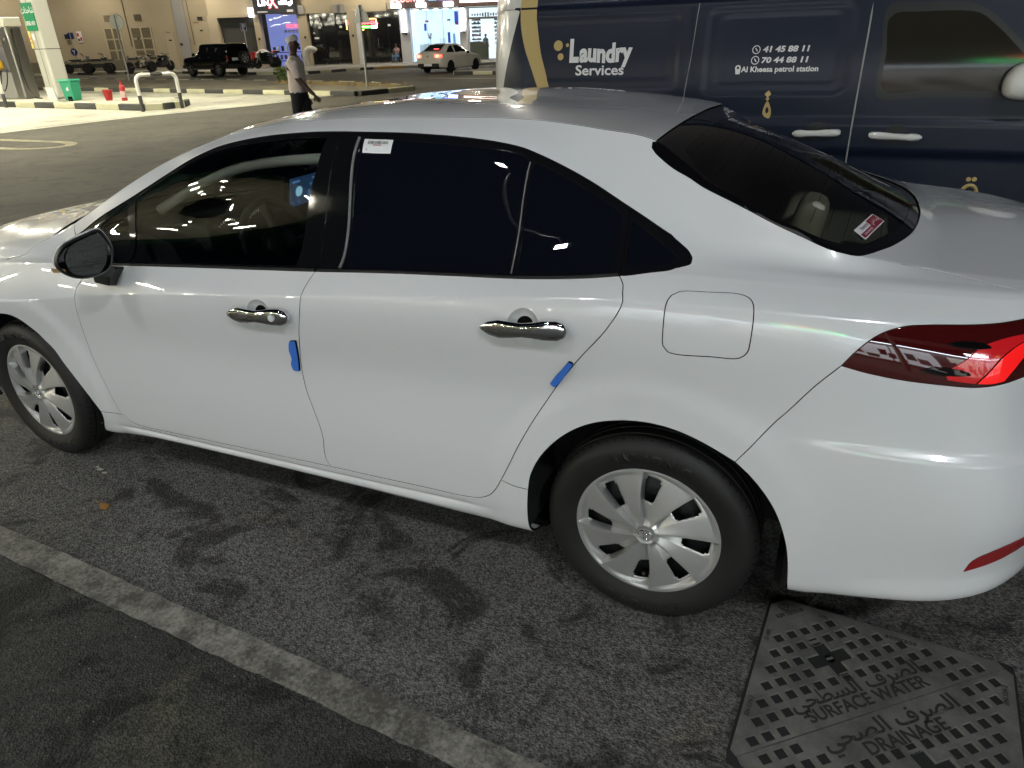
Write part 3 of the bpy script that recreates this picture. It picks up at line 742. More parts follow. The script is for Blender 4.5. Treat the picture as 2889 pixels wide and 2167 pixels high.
# ------- wheels
def smooth01(t): t = max(0., min(1., t)); return t * t * (3 - 2 * t)
alloy = mat('silver_wheel_cover', (0.54, 0.535, 0.525), 0.37, metal=0.62, spec=0.5, noise=(30, 0.5, (0.50, 0.495, 0.485)))
brake = mat('brake_dark_metal', (0.02, 0.02, 0.022), 0.45, metal=0.5)
tyre_m = mat('tyre_rubber', (0.010, 0.0098, 0.0095), 0.55, spec=0.35, noise=(9, 0.5, (0.016, 0.0150, 0.0140)), bump=(260, 0.12, 0.002))
tyre_t = mat('tyre_lettering', (0.008, 0.008, 0.008), 0.5)
def make_wheel(parent, loc, rz, spin=0.0, flip=False):
    """axle along local +Y, outer face at +Y"""
    w = empty('wheel', loc, rz + (PI if flip else 0), parent)
    R0, RC = .318, .2165
    # tyre, outer sidewall at y=+.095
    t = MB()
    prof = [(.205, .068), (.212, .078), (.222, .082), (.240, .091), (.262, .0965), (.281, .0955), (.294, .0905), (.303, .082), (.3095, .0735), (.3135, .064)]
    prof += [(.3155, .056), (.3085, .0545), (.3085, .0485), (.3165, .047), (.3180, .020), (.3095, .0185), (.3095, .0115), (.3182, .010)]
    full = prof + [(r, -y) for r, y in reversed(prof)]
    t.lathe(full, 96, axis='Y', caps=False)
    o = t.build('tyre', tyre_m, w, smooth=28)
    sp = MB()
    for k in range(72):
        a = 2 * PI * k / 72
        for y0, y1 in ((.061, .079), (-.079, -.061)):
            M = Matrix.Rotation(-a, 4, 'Y')
            sp.box((.3088, (y0 + y1) / 2, 0), (.0052, .014, .0014), None, M @ Matrix.Rotation(0, 4, 'X'))
    sp.build('tread_sipes', void, o, kind='stuff')
    # lettering round the sidewall
    for word, a0 in (('HARMONIC', -PI / 2 - .02), ('HARMONIC', PI / 2)):
        vs, fs = text_geo(word, size=.038, ext=.0016, bold=.0006, space=1.25)
        out = []
        for x, y, z in vs:
            an = a0 + x / .262; r = .262 + y
            out.append((r * math.cos(an), .0974 - 4.0 * max(0, abs(r - .264) - .006) ** 1.5 + z, r * math.sin(an)))
        b = MB(); b.add(out, fs); b.build('lettering', tyre_t, o)
    # wheel cover: eight raised blades with pockets between
    n_r, per, kb = 36, 24, 13
    rs = [.026 + (RC - .026) * (k / n_r) for k in range(n_r + 1)]
    NA = 8 * per
    def bwid(s): return .535 - .08 * (1 - s)
    def h(r, q):
        """height of the cover at radius r, step q of one blade period"""
        s = r / RC
        base = .0880 - .012 * s ** 2.2 + .004 * math.sin(min(1, s * 1.1) * PI)
        rim = smooth01((s - .90) / .07)
        hub = 1 - smooth01((s - .13) / .09)
        if q <= kb:
            return base - .0095 * (1 - q / kb) * (1 - hub) * (1 - rim)
        t_ = (q - kb) / (per - kb)
        z = base - .0260 * min(1, t_ * 11) * (1 - t_ * .62) * (1 - hub)
        return z * (1 - rim) + base * rim
    vs = []; fs = []
    for i, r in enumerate(rs):
        s_ = r / RC
        for k in range(NA):
            q = k % per
            ph = (q / kb) * bwid(s_) if q <= kb else bwid(s_) + (q - kb) / (per - kb) * (1 - bwid(s_))
            a = 2 * PI * (k // per + ph) / 8 + spin - .75 * (1 - s_) * .22
            vs.append((r * math.cos(a), h(r, q), r * math.sin(a)))
    for i in range(n_r):
        s_ = (rs[i] + rs[i + 1]) / 2 / RC
        for k in range(NA):
            k2 = (k + 1) % NA; q = k % per
            if q >= kb + 1 and q <= per - 2:
                e_ = min(q - kb - 1, per - 2 - q)
                lo = .47 + (.045, .015)[min(e_, 1)] ; hi = .865 - (.05, .02, .0)[min(e_, 2)]
                if lo < s_ < hi: continue
            fs.append((i * NA + k, i * NA + k2, (i + 1) * NA + k2, (i + 1) * NA + k))
    # rolled outer lip
    o_ = len(vs)
    for k in range(NA):
        a = 2 * PI * k / NA + spin
        vs.append(((RC + .004) * math.cos(a), .071, (RC + .004) * math.sin(a)))
    for k in range(NA):
        k2 = (k + 1) % NA
        fs.append((n_r * NA + k, n_r * NA + k2, o_ + k2, o_ + k))
    # thickness behind the openings
    c = MB(); c.add(vs, [f[::-1] for f in fs])
    co = c.build("wheel_cover", alloy, w, smooth=12)
    sol = co.modifiers.new('thickness', 'SOLIDIFY'); sol.thickness = .004; sol.offset = -1
    hubm = MB()
    hubm.lathe([(.0265, .080), (.0275, .0885), (.0268, .0900), (.0, .0908)], 40, axis='Y', caps=False)
    hubm.build('hub_cap', alloy, co, smooth=40)
    em = MB()
    def ring(cx, cz, a, b, r, y=.0912):
        em.tube([(cx + a * math.cos(2 * PI * k / 32), y, cz + b * math.sin(2 * PI * k / 32)) for k in range(32)], r, 6, closed=True)
    ring(0, 0, .0215, .0155, .0016); ring(0, .0065, .0135, .0055, .0013); ring(0, -.001, .0055, .0130, .0013)
    emo = em.build('emblem', chrome, co, smooth=60)
    # dark steel rim and brake behind
    d = MB()
    d.lathe([(.205, .068), (.200, .040), (.196, -.06), (.205, -.08)], 48, axis='Y', caps=False)
    d.lathe([(.0, .035), (.115, .036), (.118, .048), (.150, .050), (.165, .040), (.197, .038)], 48, axis='Y', caps=False)
    for k in range(5):
        a = 2 * PI * k / 5 + .3
        d.lathe([(.0, .066), (.010, .066), (.011, .05)], 10, axis='Y', caps=False, M=Matrix.Translation((.057 * math.cos(a), 0, .057 * math.sin(a))))
    for k in range(10):
        a = 2 * PI * k / 10 + .1
        d.lathe([(.0, .0525), (.013, .0525), (.014, .044)], 12, axis='Y', caps=False, M=Matrix.Translation((.135 * math.cos(a), 0, .135 * math.sin(a))))
    d.build('rim', brake, w, smooth=40)
    v = MB(); v.tube([(.0, .045, -.172), (.0, .074, -.160)], [.006, .0045], 8); v.tube([(.0, .074, -.160), (.0, .080, -.157)], .006, 8)
    v.build('valve', rubber, w)
    return w
wheel0 = make_wheel(sedan, (0, .762, .317), 0, spin=.28)
for lc, rz_, sp_ in (((0, -.762, .317), PI, .4), ((2.70, .757, .317), rad(-3.5), .20), ((2.70, -.757, .317), rad(-3.5) + PI, .9)):
    w2 = copy_tree(wheel0, sedan); w2.location = lc; w2.rotation_euler = (0, sp_, rz_)

# ------- door handles with their finger bowls
def handle(par, ua, ub, va, vb, name='door_handle', lock=False):
    p, n, _, _ = d3([(ua, float(w_of(va))), (ub, float(w_of(vb)))])
    A = Vector(p[0]); B = Vector(p[1]); N = Vector((0, 1, .06)).normalized()
    L = (B - A).length; M = frame(A, B - A, N)
    b = MB()
    # outline along length: half height profile
    prof = [(0, .002, .016), (.04, .010, .022), (.12, .020, .027), (.25, .0265, .032), (.38, .0235, .035), (.52, .0200, .036), (.64, .0225, .035), (.76, .0275, .033), (.90, .0275, .031), (.97, .0200, .028), (1.0, .008, .022)]
    n_ = 14; vs = []; fs = []
    for t, hh, zz in prof:
        for k in range(n_):
            a = 2 * PI * k / n_
            ca, sa = math.cos(a), math.sin(a)
            vs.append((t * L, hh * (abs(ca) ** .8) * (1 if ca > 0 else -1), zz - .009 + .009 * (abs(sa) ** .8) * (1 if sa > 0 else -1)))
    for i in range(len(prof) - 1):
        for k in range(n_):
            k2 = (k + 1) % n_
            fs.append((i * n_ + k, i * n_ + k2, (i + 1) * n_ + k2, (i + 1) * n_ + k))
    fs += [tuple(range(n_))[::-1], tuple((len(prof) - 1) * n_ + k for k in range(n_))]
    b.add(vs, fs, None, M)
    o = b.build(name, chrome, par, smooth=60)
    ft = MB()
    ft.box((L * .88, 0, .010), (.030, .026, .024), None, M)
    ft.build('handle_foot', paint, o, bevel=.003)
    ft = MB(); ft.box((L * .10, 0, .010), (.022, .016, .022), None, M); ft.build('handle_foot', paint, o, bevel=.003)
    if lock:
        k = MB(); k.lathe([(.0, .0355), (.004, .0355), (.0045, .037), (.0115, .0368), (.0125, .034), (.012, .028)], 24, None, M @ Matrix.Translation((L * .80, 0, 0)), caps=False)
        k.build('lock_cylinder', paint, o, smooth=40)
    return o, M, L
handle(front_door, 1.436, 1.1687, 4.745, 4.737, lock=True)
handle(rear_door, .4825, .2234, 4.717, 4.710)
handle(fd_far, 1.436, 1.1687, 4.745, 4.737)[0].scale = (1, -1, 1)
handle(rd_far, .4825, .2234, 4.717, 4.710)[0].scale = (1, -1, 1)

# ------- blue foam guards on the rear edges of the doors
foam = mat('blue_foam', (0.035, 0.16, 0.62), 0.75, bump=(180, 0.25, 0.003))
g_f = loop(seg((1.1935, 4.404), (1.182, 4.408), (1.171, 4.41)), seg((1.171, 4.41), (1.177, 4.20), (1.1845, 3.99)), seg((1.1845, 3.99), (1.196, 3.985), (1.207, 3.995)), seg((1.207, 3.995), (1.2120, 4.08), (1.203, 4.16), (1.2065, 4.26), (1.200, 4.36), (1.1935, 4.404)))
panel('edge_guard', g_f, foam, front_door, gap=0, depth=-.010, mirror=None, fl=.010, su=.012)
g_r = loop(seg((.2262, 4.416), (.219, 4.41), (.2134, 4.395)), seg((.2134, 4.395), (.240, 4.282), (.2677, 4.168)), seg((.2677, 4.168), (.275, 4.175), (.2825, 4.199)), seg((.2825, 4.199), (.268, 4.262), (.25, 4.325), (.2262, 4.416)))
panel('edge_guard', g_r, foam, rear_door, gap=0, depth=-.010, mirror=None, fl=.010, su=.012)

# ------- barcode label on the rear door glass
lab = mat('paper_label', (0.82, 0.82, 0.84), 0.5)
ink = mat('label_ink', (0.02, 0.02, 0.025), 0.6)
inkr = mat('label_red_ink', (0.35, 0.04, 0.06), 0.6)
o_l, _ = panel('barcode_label', loop(seg((.9814, 7.925), (.93, 7.924), (.8798, 7.923)), seg((.8798, 7.923), (.879, 7.87), (.8783, 7.812)), seg((.8783, 7.812), (.93, 7.811), (.9779, 7.811)), seg((.9779, 7.811), (.98, 7.87), (.9814, 7.925))), lab, rear_door, gap=0, depth=.0005, mirror=None, fl=.002, su=.02)
bars = MB()
random.seed(3)
a = .966
while a > .893:
    wdt = random.choice((.0008, .0012, .0018)); p, n, _, _ = d3([(a, float(w_of(7.908))), (a - wdt, float(w_of(7.908))), (a - wdt, float(w_of(7.882))), (a, float(w_of(7.882)))])
    q = p + n * .0004; bars.add([tuple(x) for x in q], [(0, 1, 2, 3)], ink); a -= wdt + random.choice((.0008, .0012, .002))
for (u0, u1, v0, v1, mm) in ((.945, .915, 7.877, 7.870, inkr), (.966, .963, 7.842, 7.832, ink)):
    p, n, _, _ = d3([(u0, float(w_of(v0))), (u1, float(w_of(v0))), (u1, float(w_of(v1))), (u0, float(w_of(v1)))]); q = p + n * .0004
    bars.add([tuple(x) for x in q], [(0, 1, 2, 3)], mm)
bars.build('printed_bars', None, rear_door, kind='stuff')

# ------- sticker on the rear window
def patch(name, uvq, off, m, par, n=6):
    """quad patch on the body from four (u, v) corners"""
    b = MB(); D = []
    for i in range(n + 1):
        for j in range(n + 1):
            s, t = i / n, j / n
            u = (1 - s) * ((1 - t) * uvq[0][0] + t * uvq[3][0]) + s * ((1 - t) * uvq[1][0] + t * uvq[2][0])
            w = (1 - s) * ((1 - t) * w_of(uvq[0][1]) + t * w_of(uvq[3][1])) + s * ((1 - t) * w_of(uvq[1][1]) + t * w_of(uvq[2][1]))
            D.append((u, float(w)))
    p, nn, _, _ = d3(D); p = p + nn * off
    b.add([tuple(q) for q in p], [(i * (n + 1) + j, (i + 1) * (n + 1) + j, (i + 1) * (n + 1) + j + 1, i * (n + 1) + j + 1) for i in range(n) for j in range(n)])
    return b.build(name, m, par, smooth=60)
def sub(uvq, s0, t0, s1, t1):
    def at(s, t):
        u = (1 - s) * ((1 - t) * uvq[0][0] + t * uvq[3][0]) + s * ((1 - t) * uvq[1][0] + t * uvq[2][0])
        w = (1 - s) * ((1 - t) * w_of(uvq[0][1]) + t * w_of(uvq[3][1])) + s * ((1 - t) * w_of(uvq[1][1]) + t * w_of(uvq[2][1]))
        return (u, float(v_of(w)))
    return [at(s0, t0), at(s1, t0), at(s1, t1), at(s0, t1)]
ST = [(-.4208, 9.233), (-.4647, 9.486), (-.4974, 9.446), (-.452, 9.182)]
maroon = mat('maroon_print', (0.22, 0.008, 0.03), 0.45)
st = patch('oil_sticker', ST, -.0010, lab, rear_window)
patch('sticker_field', sub(ST, .03, .55, .62, .93), -.0004, maroon, st)
patch('sticker_field', sub(ST, .55, .08, .97, .93), -.0004, maroon, st)
def patch_text(body, uvq, s0, t0, s1, t1, m, par, off=.0002, bold=0.0):
    vs, fs = text_geo(body, size=1.0, bold=bold)
    xs = [v[0] for v in vs]; ys = [v[1] for v in vs]; x0, x1, y0, y1 = min(xs), max(xs), min(ys), max(ys)
    D = []
    for x, y, z in vs:
        s = s0 + (s1 - s0) * (x - x0) / (x1 - x0); t = t1 + (t0 - t1) * (y - y0) / (y1 - y0)
        q = sub(uvq, s, t, s, t)[0]; D.append((q[0], float(w_of(q[1]))))
    p, nn, _, _ = d3(D); p = p + nn * off
    b = MB(); b.add([tuple(q) for q in p], fs); return b.build('printed_text', m, par)
patch_text('TOYOTA', ST, .18, .20, .52, .42, ink, st, bold=.02)
patch_text('GENUINE OIL', ST, .12, .66, .50, .82, lab, st, bold=.01)
patch_text(arabic('زيت اصلي'), ST, .60, .25, .94, .75, lab, st, bold=.01)
# ------- door mirror
mirror_m = mat('mirror_glass', (0.70, 0.72, 0.74), 0.0, metal=1.0)
def door_mirror(par, s):
    """s=+1 near side"""
    root = MB()
    be = rad(28)
    e = Vector((math.sin(be), math.cos(be), 0)); n = Vector((-math.cos(be), math.sin(be), 0))
    C = Vector((1.925, .982, 1.035))
    M = frame(C, e, Vector((0, 0, 1)))      # x outward along the glass, z up, y = z cross x points forward (away from glass)
    fy = (M.to_3x3() @ Vector((0, 1, 0))).dot(n)
    sg = -1 if fy > 0 else 1                 # +1: local +y points away from the glass face
    # rounded outline of the head (x outward, z up)
    out = [(-.058, .073), (-.076, .045), (-.084, .0), (-.068, -.054), (-.046, -.072), (-.018, -.080), (.036, -.078), (.066, -.064), (.086, -.044), (.095, -.023), (.092, .0), (.064, .038), (.039, .050), (-.009, .064)]
    ring = catmull([(x, z) for x, z in out], .012, closed=True)
    def head(scales, lo, hi):
        vs = []; fs = []; n_ = len(ring)
        for d, k, dx, dz in scales:
            for x, z in ring: vs.append((x * k + dx, sg * d, z * k + dz))
        for i in range(len(scales) - 1):
            for k in range(n_):
                k2 = (k + 1) % n_; fs.append((i * n_ + k, i * n_ + k2, (i + 1) * n_ + k2, (i + 1) * n_ + k))
        fs.append(tuple((len(scales) - 1) * n_ + k for k in range(n_)))
        return vs, fs
    b = MB()
    vs, fs = head([(-.012, .90, 0, 0), (-.014, .95, 0, 0), (-.006, 1.0, 0, 0), (.012, 1.01, 0, 0)], 0, 0)
    b.add(vs, fs[:-1], None, M)
    vs, fs = head([(.012, 1.005, 0, -.001), (.03, .985, .002, -.004), (.05, .90, .0, -.008), (.062, .72, -.004, -.012), (.068, .4, -.006, -.014)], 0, 0)
    b.add(vs, fs, None, M)
    mo = b.build('door_mirror', plastic, par, smooth=50)
    # painted upper cap
    cp = MB(); n_ = len(ring); vs = []; fs = []
    sc = [(.004, 1.035, 0, .001), (.020, 1.035, 0, .001), (.036, 1.0, .002, -.002), (.054, .89, 0, -.006), (.066, .68, -.004, -.010), (.072, .3, -.006, -.012)]
    keep = [i for i, (x, z) in enumerate(ring) if z > -.030]
    for d, k, dx, dz in sc:
        for x, z in ring: vs.append((x * k + dx, sg * d, z * k + dz))
    for i in range(len(sc) - 1):
        for k in range(n_):
            k2 = (k + 1) % n_
            if ring[k][1] > -.030 and ring[k2][1] > -.030:
                fs.append((i * n_ + k, i * n_ + k2, (i + 1) * n_ + k2, (i + 1) * n_ + k))
    cp.add(vs, fs, None, M)
    so = cp.build('mirror_cap', paint, mo, smooth=60).modifiers.new('t', 'SOLIDIFY'); so.thickness = .003
    # indicator sliver
    ind = MB(); ind.add([(.070, sg * .010, -.040), (.110, sg * .012, -.030), (.108, sg * .040, -.034), (.070, sg * .045, -.048), (.070, sg * .010, -.052), (.106, sg * .012, -.046), (.102, sg * .038, -.050), (.070, sg * .042, -.058)],
        [(0, 1, 2, 3), (7, 6, 5, 4), (0, 4, 5, 1), (1, 5, 6, 2), (2, 6, 7, 3), (3, 7, 4, 0)], None, M)
    ind.build('side_indicator', mat('amber_lens', (0.5, 0.34, 0.16), 0.1, coat=1.0), mo)
    # glass with its lower wide-angle band
    gp_ = catmull([(-.056, .062), (-.064, .042), (-.066, .009), (-.054, -.032), (-.040, -.053), (-.023, -.068), (.030, -.067), (.056, -.050), (.064, -.013), (.055, .014), (.038, .036), (-.007, .053)], .008, closed=True)
    g = MB(); up = [q for q in gp_ if q[1] > -.034]
    g.add([(x, sg * -.0135, z) for x, z in gp_], [tuple(range(len(gp_)))], None, M)
    g.build('mirror_glass', mirror_m, mo)
    g = MB(); g.tube([(-.050, sg * -.0140, -.037), (.062, sg * -.0140, -.031)], .0016, 5, None, M=M); g.build('glass_divider', plastic, mo)
    ft = MB()
    ft.add([(1.955, .825, .944), (2.078, .825, .937), (2.090, .835, .866), (2.000, .835, .870), (1.938, .905, .958), (2.035, .905, .960), (2.045, .900, .898), (1.968, .900, .892)],
        [(0, 1, 2, 3), (7, 6, 5, 4), (0, 4, 5, 1), (1, 5, 6, 2), (2, 6, 7, 3), (3, 7, 4, 0)])
    ft.add([(1.945, .87, .950), (2.020, .87, .955), (2.020, .90, .930), (1.950, .90, .925), (1.900, .935, 1.00), (1.985, .955, 1.00), (1.985, .970, .965), (1.915, .955, .965)],
        [(3, 2, 1, 0), (4, 5, 6, 7), (0, 1, 5, 4), (1, 2, 6, 5), (2, 3, 7, 6), (3, 0, 4, 7)])
    ft.build('mirror_foot', plastic, mo, bevel=.007)
    if s < 0: mo.scale = (1, -1, 1)
    return mo
door_mirror(front_door, 1)
door_mirror(fd_far, -1)

# ------- cabin
dash_m = mat('dashboard_plastic', (0.035, 0.035, 0.036), 0.5)
cloth = mat('seat_fabric', (0.36, 0.34, 0.29), 0.9, bump=(300, 0.2, 0.002))
trimg = mat('light_trim', (0.42, 0.41, 0.38), 0.7)
cabin = MB()
prof = [(2.34, .98), (2.20, 1.02), (2.00, 1.015), (1.86, .99), (1.83, .93), (1.86, .78), (1.95, .60), (2.3, .55)]
vs = [(x, .70, z) for x, z in prof] + [(x, -.70, z) for x, z in prof]; n_ = len(prof)
cabin.add(vs, [(k, k + 1, n_ + k + 1, n_ + k) for k in range(n_ - 1)] + [tuple(range(n_)), tuple(range(n_, 2 * n_))[::-1]])
dash = cabin.build('dashboard', dash_m, sedan, bevel=.02, seg=3)
hood_ = MB()
hp = [(2.06, 1.03), (1.95, 1.062), (1.82, 1.055), (1.80, 1.03), (1.80, .95), (2.05, .95)]
vs = [(x, .37 + .19 * s, z - (.02 if abs(s) == 1 else 0)) for s in (-1, -.8, .8, 1) for x, z in hp]; m_ = len(hp)
hood_.add(vs, [(i * m_ + k, i * m_ + (k + 1) % m_, (i + 1) * m_ + (k + 1) % m_, (i + 1) * m_ + k) for i in range(3) for k in range(m_)] + [tuple(range(m_))[::-1], tuple(3 * m_ + k for k in range(m_))])
hood_.build('instrument_hood', dash_m, dash, bevel=.015)
scr = light_mat('screen_blue', (0.015, 0.075, 0.24), 0.22)
s_ = MB(); s_.box((0, 0, 0), (.02, .24, .15), plastic, rot((1.80, -.02, 1.075), ry=rad(-12))); s_.box((-.0115, 0, .0), (.003, .215, .125), scr, rot((1.80, -.02, 1.075), ry=rad(-12)))
so_ = s_.build('touch_screen', None, dash)
ic = MB(); wl_ = light_mat('screen_icons', (0.35, 0.75, 1.0), 0.5)
Ms = rot((1.80, -.02, 1.075), ry=rad(-12))
ic.lathe([(0, -.0145), (.022, -.0145)], 20, wl_, Ms @ Matrix.Translation((0, .05, .0)), axis='X', caps=False)
for a, b, c, d in ((-.02, -.02, .012, .03), (-.05, -.025, .018, .02), (-.075, -.02, .014, .03), (.07, .045, .05, .010), (-.06, .045, .04, .008), (-.03, .02, .010, .010), (-.085, .015, .008, .014), (.09, -.045, .012, .012), (.05, -.045, .012, .012)):
    ic.box((-.0135, a, b), (.001, c, d), light_mat('screen_dim', (0.06, 0.14, 0.30), 0.8), Ms)
ic.build('screen_icons', None, dash, kind='stuff')
# instrument dials
dl = MB(); red = light_mat('red_pointer', (1.0, 0.10, 0.06), 1.6); wh = light_mat('dial_marks', (0.8, 0.85, 0.8), 0.35)
Mi = rot((1.815, .37, .995), ry=rad(-18))
for cy in (-.085, .085):
    for k in range(21):
        a = rad(225 - 270 * k / 20); r0, r1 = (.045, .056) if k % 2 == 0 else (.050, .056)
        p0 = Vector((-.004, cy - r0 * math.cos(a), r0 * math.sin(a))); p1 = Vector((-.004, cy - r1 * math.cos(a), r1 * math.sin(a)))
        dl.tube([p0, p1], .0012, 4, wh, M=Mi)
    dl.tube([(-.006, cy, 0), (-.006, cy + .03, -.03)], .0016, 4, red, M=Mi)
dl.build('dial_marks', None, dash, kind='stuff')
stm = mat('steering_leather', (0.02, 0.02, 0.02), 0.4)
sw = MB(); Mw = rot((1.62, .37, .93), ry=rad(-66))
sw.tube([(.185 * math.cos(2 * PI * k / 40), .185 * math.sin(2 * PI * k / 40), 0) for k in range(40)], .016, 10, None, closed=True, M=Mw)
sw.lathe([(.0, .02), (.07, .018), (.085, .0), (.08, -.03)], 24, None, Mw, caps=False)
for a in (0, PI, -PI / 2): sw.tube([(.07 * math.cos(a + PI/2), .07 * math.sin(a + PI/2), -.005), (.18 * math.cos(a + PI/2), .18 * math.sin(a + PI/2), 0)], .014, 8, None, M=Mw)
sw.tube([(0, 0, 0), (0, 0, -.35)], .03, 8, None, M=Mw)
sw.build('steering_wheel', stm, sedan, smooth=50)
def seat(y):
    b = MB()
    b.box((0, 0, 0), (.52, .50, .18), None, rot((1.02, y, .52), ry=rad(-8)))
    b.box((0, 0, 0), (.16, .48, .62), None, rot((.72, y, .86), ry=rad(-22)), taper=(.7, .8))
    b.box((0, 0, 0), (.10, .26, .17), None, rot((.56, y, 1.24), ry=rad(-12)))
    return b.build('front_seat', cloth, sedan, bevel=.04, seg=3)
seat(.37); seat(-.37)
b = MB(); b.box((.16, 0, .52), (.46, .98, .20)); b.box((0, 0, 0), (.16, 1.0, .62), None, rot((-.16, 0, .84), ry=rad(-24)), taper=(.7, .95))
b.build('rear_bench', cloth, sedan, bevel=.05, seg=3)
for y in (.36, -.36):
    b = MB(); b.box((0, 0, 0), (.10, .26, .16), None, rot((-.30, y, 1.14), ry=rad(-14)), taper=(.8, .8)); b.build('head_rest', cloth, sedan, bevel=.035, seg=3)
b = MB(); b.box((-.42, 0, 1.065), (.40, 1.10, .02)); b.build('parcel_shelf', mat('shelf_felt', (.16, .155, .14), .9), sedan)
b = MB(); b.box((.9, 0, 1.395), (1.1, 1.0, .012)); b.build('headlining', trimg, sedan)
# grab strip / pillar lining seen through the driver's glass
b = MB()
D = [(u, float(w_of(v))) for u, v in ((1.95, 7.80), (1.75, 7.86), (1.55, 7.87), (1.35, 7.87), (1.18, 7.87))]
p_, n__, _, _ = d3(catmull(D, .04)); p_ = p_ - n__ * .09
b.tube([tuple(q) for q in p_], .018, 8)
b.build('pillar_lining', trimg, sedan, smooth=60)
# ------------------------------------------------------------------ ground
def ground_mat(name, base, dark, light, rough=.9, scale=1.0, grit=0.35, stain=0.5, tint=None, spark=True):
    m = bpy.data.materials.new(name); m.use_nodes = True; nt = m.node_tree; b = nt.nodes['Principled BSDF']
    N = nt.nodes.new; Lk = nt.links.new
    tc = N('ShaderNodeTexCoord')
    def noise(s, det=8, r=.6, dist=0):
        n = N('ShaderNodeTexNoise'); n.inputs['Scale'].default_value = s * scale; n.inputs['Detail'].default_value = det; n.inputs['Roughness'].default_value = r; n.inputs['Distortion'].default_value = dist
        Lk(tc.outputs['Object'], n.inputs['Vector']); return n
    def ramp(src, a, b_, ca, cb):
        r = N('ShaderNodeValToRGB'); r.color_ramp.elements[0].position = a; r.color_ramp.elements[1].position = b_
        r.color_ramp.elements[0].color = (*ca, 1); r.color_ramp.elements[1].color = (*cb, 1); Lk(src, r.inputs[0]); return r
    def mix(a, b_, f, mode='MIX'):
        x = N('ShaderNodeMix'); x.data_type = 'RGBA'; x.blend_type = mode
        if hasattr(f, 'links') or hasattr(f, 'is_linked'): Lk(f, x.inputs[0])
        else: x.inputs[0].default_value = f
        Lk(a, x.inputs[6]); Lk(b_, x.inputs[7]); return x.outputs[2]
    fine = noise(85, 6, .78); mid = noise(16, 6, .65); big = noise(3.6, 9, .68, .9); huge = noise(.7, 5, .55, .4)
    vo = N('ShaderNodeTexVoronoi'); vo.inputs['Scale'].default_value = 130 * scale; Lk(tc.outputs['Object'], vo.inputs['Vector'])
    c0 = ramp(fine.outputs[0], .41, .61, dark, light)
    c1 = ramp(mid.outputs[0], .30, .70, dark, base)
    col = mix(c1.outputs[0], c0.outputs[0], grit)
    st = ramp(big.outputs[0], .40, .48, (1 - stain,) * 3, (1.10,) * 3)
    col = mix(col, st.outputs[0], 1.0, 'MULTIPLY')
    st2 = ramp(huge.outputs[0], .35, .65, (.72,) * 3, (1.2,) * 3)
    col = mix(col, st2.outputs[0], .8, 'MULTIPLY')
    if spark:
        sp = ramp(vo.outputs['Distance'], .0, .22, (1.8,) * 3, (1,) * 3)
        col = mix(col, sp.outputs[0], .55, 'MULTIPLY')
    if tint:
        tn = noise(1.7, 4, .5, 1.0); tr = ramp(tn.outputs[0], .60, .72, (1, 1, 1), tint)
        col = mix(col, tr.outputs[0], 1.0, 'MULTIPLY')
    Lk(col, b.inputs['Base Color'])
    b.inputs['Roughness'].default_value = rough * .8; b.inputs['Specular IOR Level'].default_value = .3
    bp = N('ShaderNodeBump'); bp.inputs['Strength'].default_value = 1.0; bp.inputs['Distance'].default_value = .009
    hs = N('ShaderNodeMath'); hs.operation = 'ADD'; Lk(fine.outputs[0], hs.inputs[0]); Lk(vo.outputs['Distance'], hs.inputs[1])
    Lk(hs.outputs[0], bp.inputs['Height']); Lk(bp.outputs[0], b.inputs['Normal'])
    return m
asph = ground_mat('parking_asphalt', (.140, .137, .130), (.030, .0295, .028), (.290, .284, .270), stain=.64, grit=.68, tint=(1.12, .95, .74))
asph_dk = ground_mat('dark_asphalt', (.052, .055, .050), (.012, .013, .012), (.125, .126, .114), stain=.74, grit=.5, tint=(2.0, 1.85, 1.5))
road_m = ground_mat('road_asphalt', (.112, .103, .080), (.072, .066, .051), (.150, .138, .108), stain=.15, scale=.6, grit=.5)
conc = ground_mat('forecourt_concrete', (.52, .505, .42), (.42, .405, .33), (.60, .585, .49), stain=.16, scale=.35, grit=.25, spark=False)
def sheet(name, pts, z, m, **kw):
    b = MB(); b.add([(x, y, z) for x, y in pts], [tuple(range(len(pts)))])
    o = b.build(name, m, **kw)
    if o.data.polygons[0].normal.z < 0: o.data.flip_normals()
    return o
sheet('ground', [(-160, -200), (220, -200), (220, 140), (-160, 140)], 0.0, road_m, kind='structure')
sheet('parking_pavement', [(-9, -4.6), (7.6, -4.6), (7.6, 6.5), (-9, 6.5)], .004, asph, kind='structure')
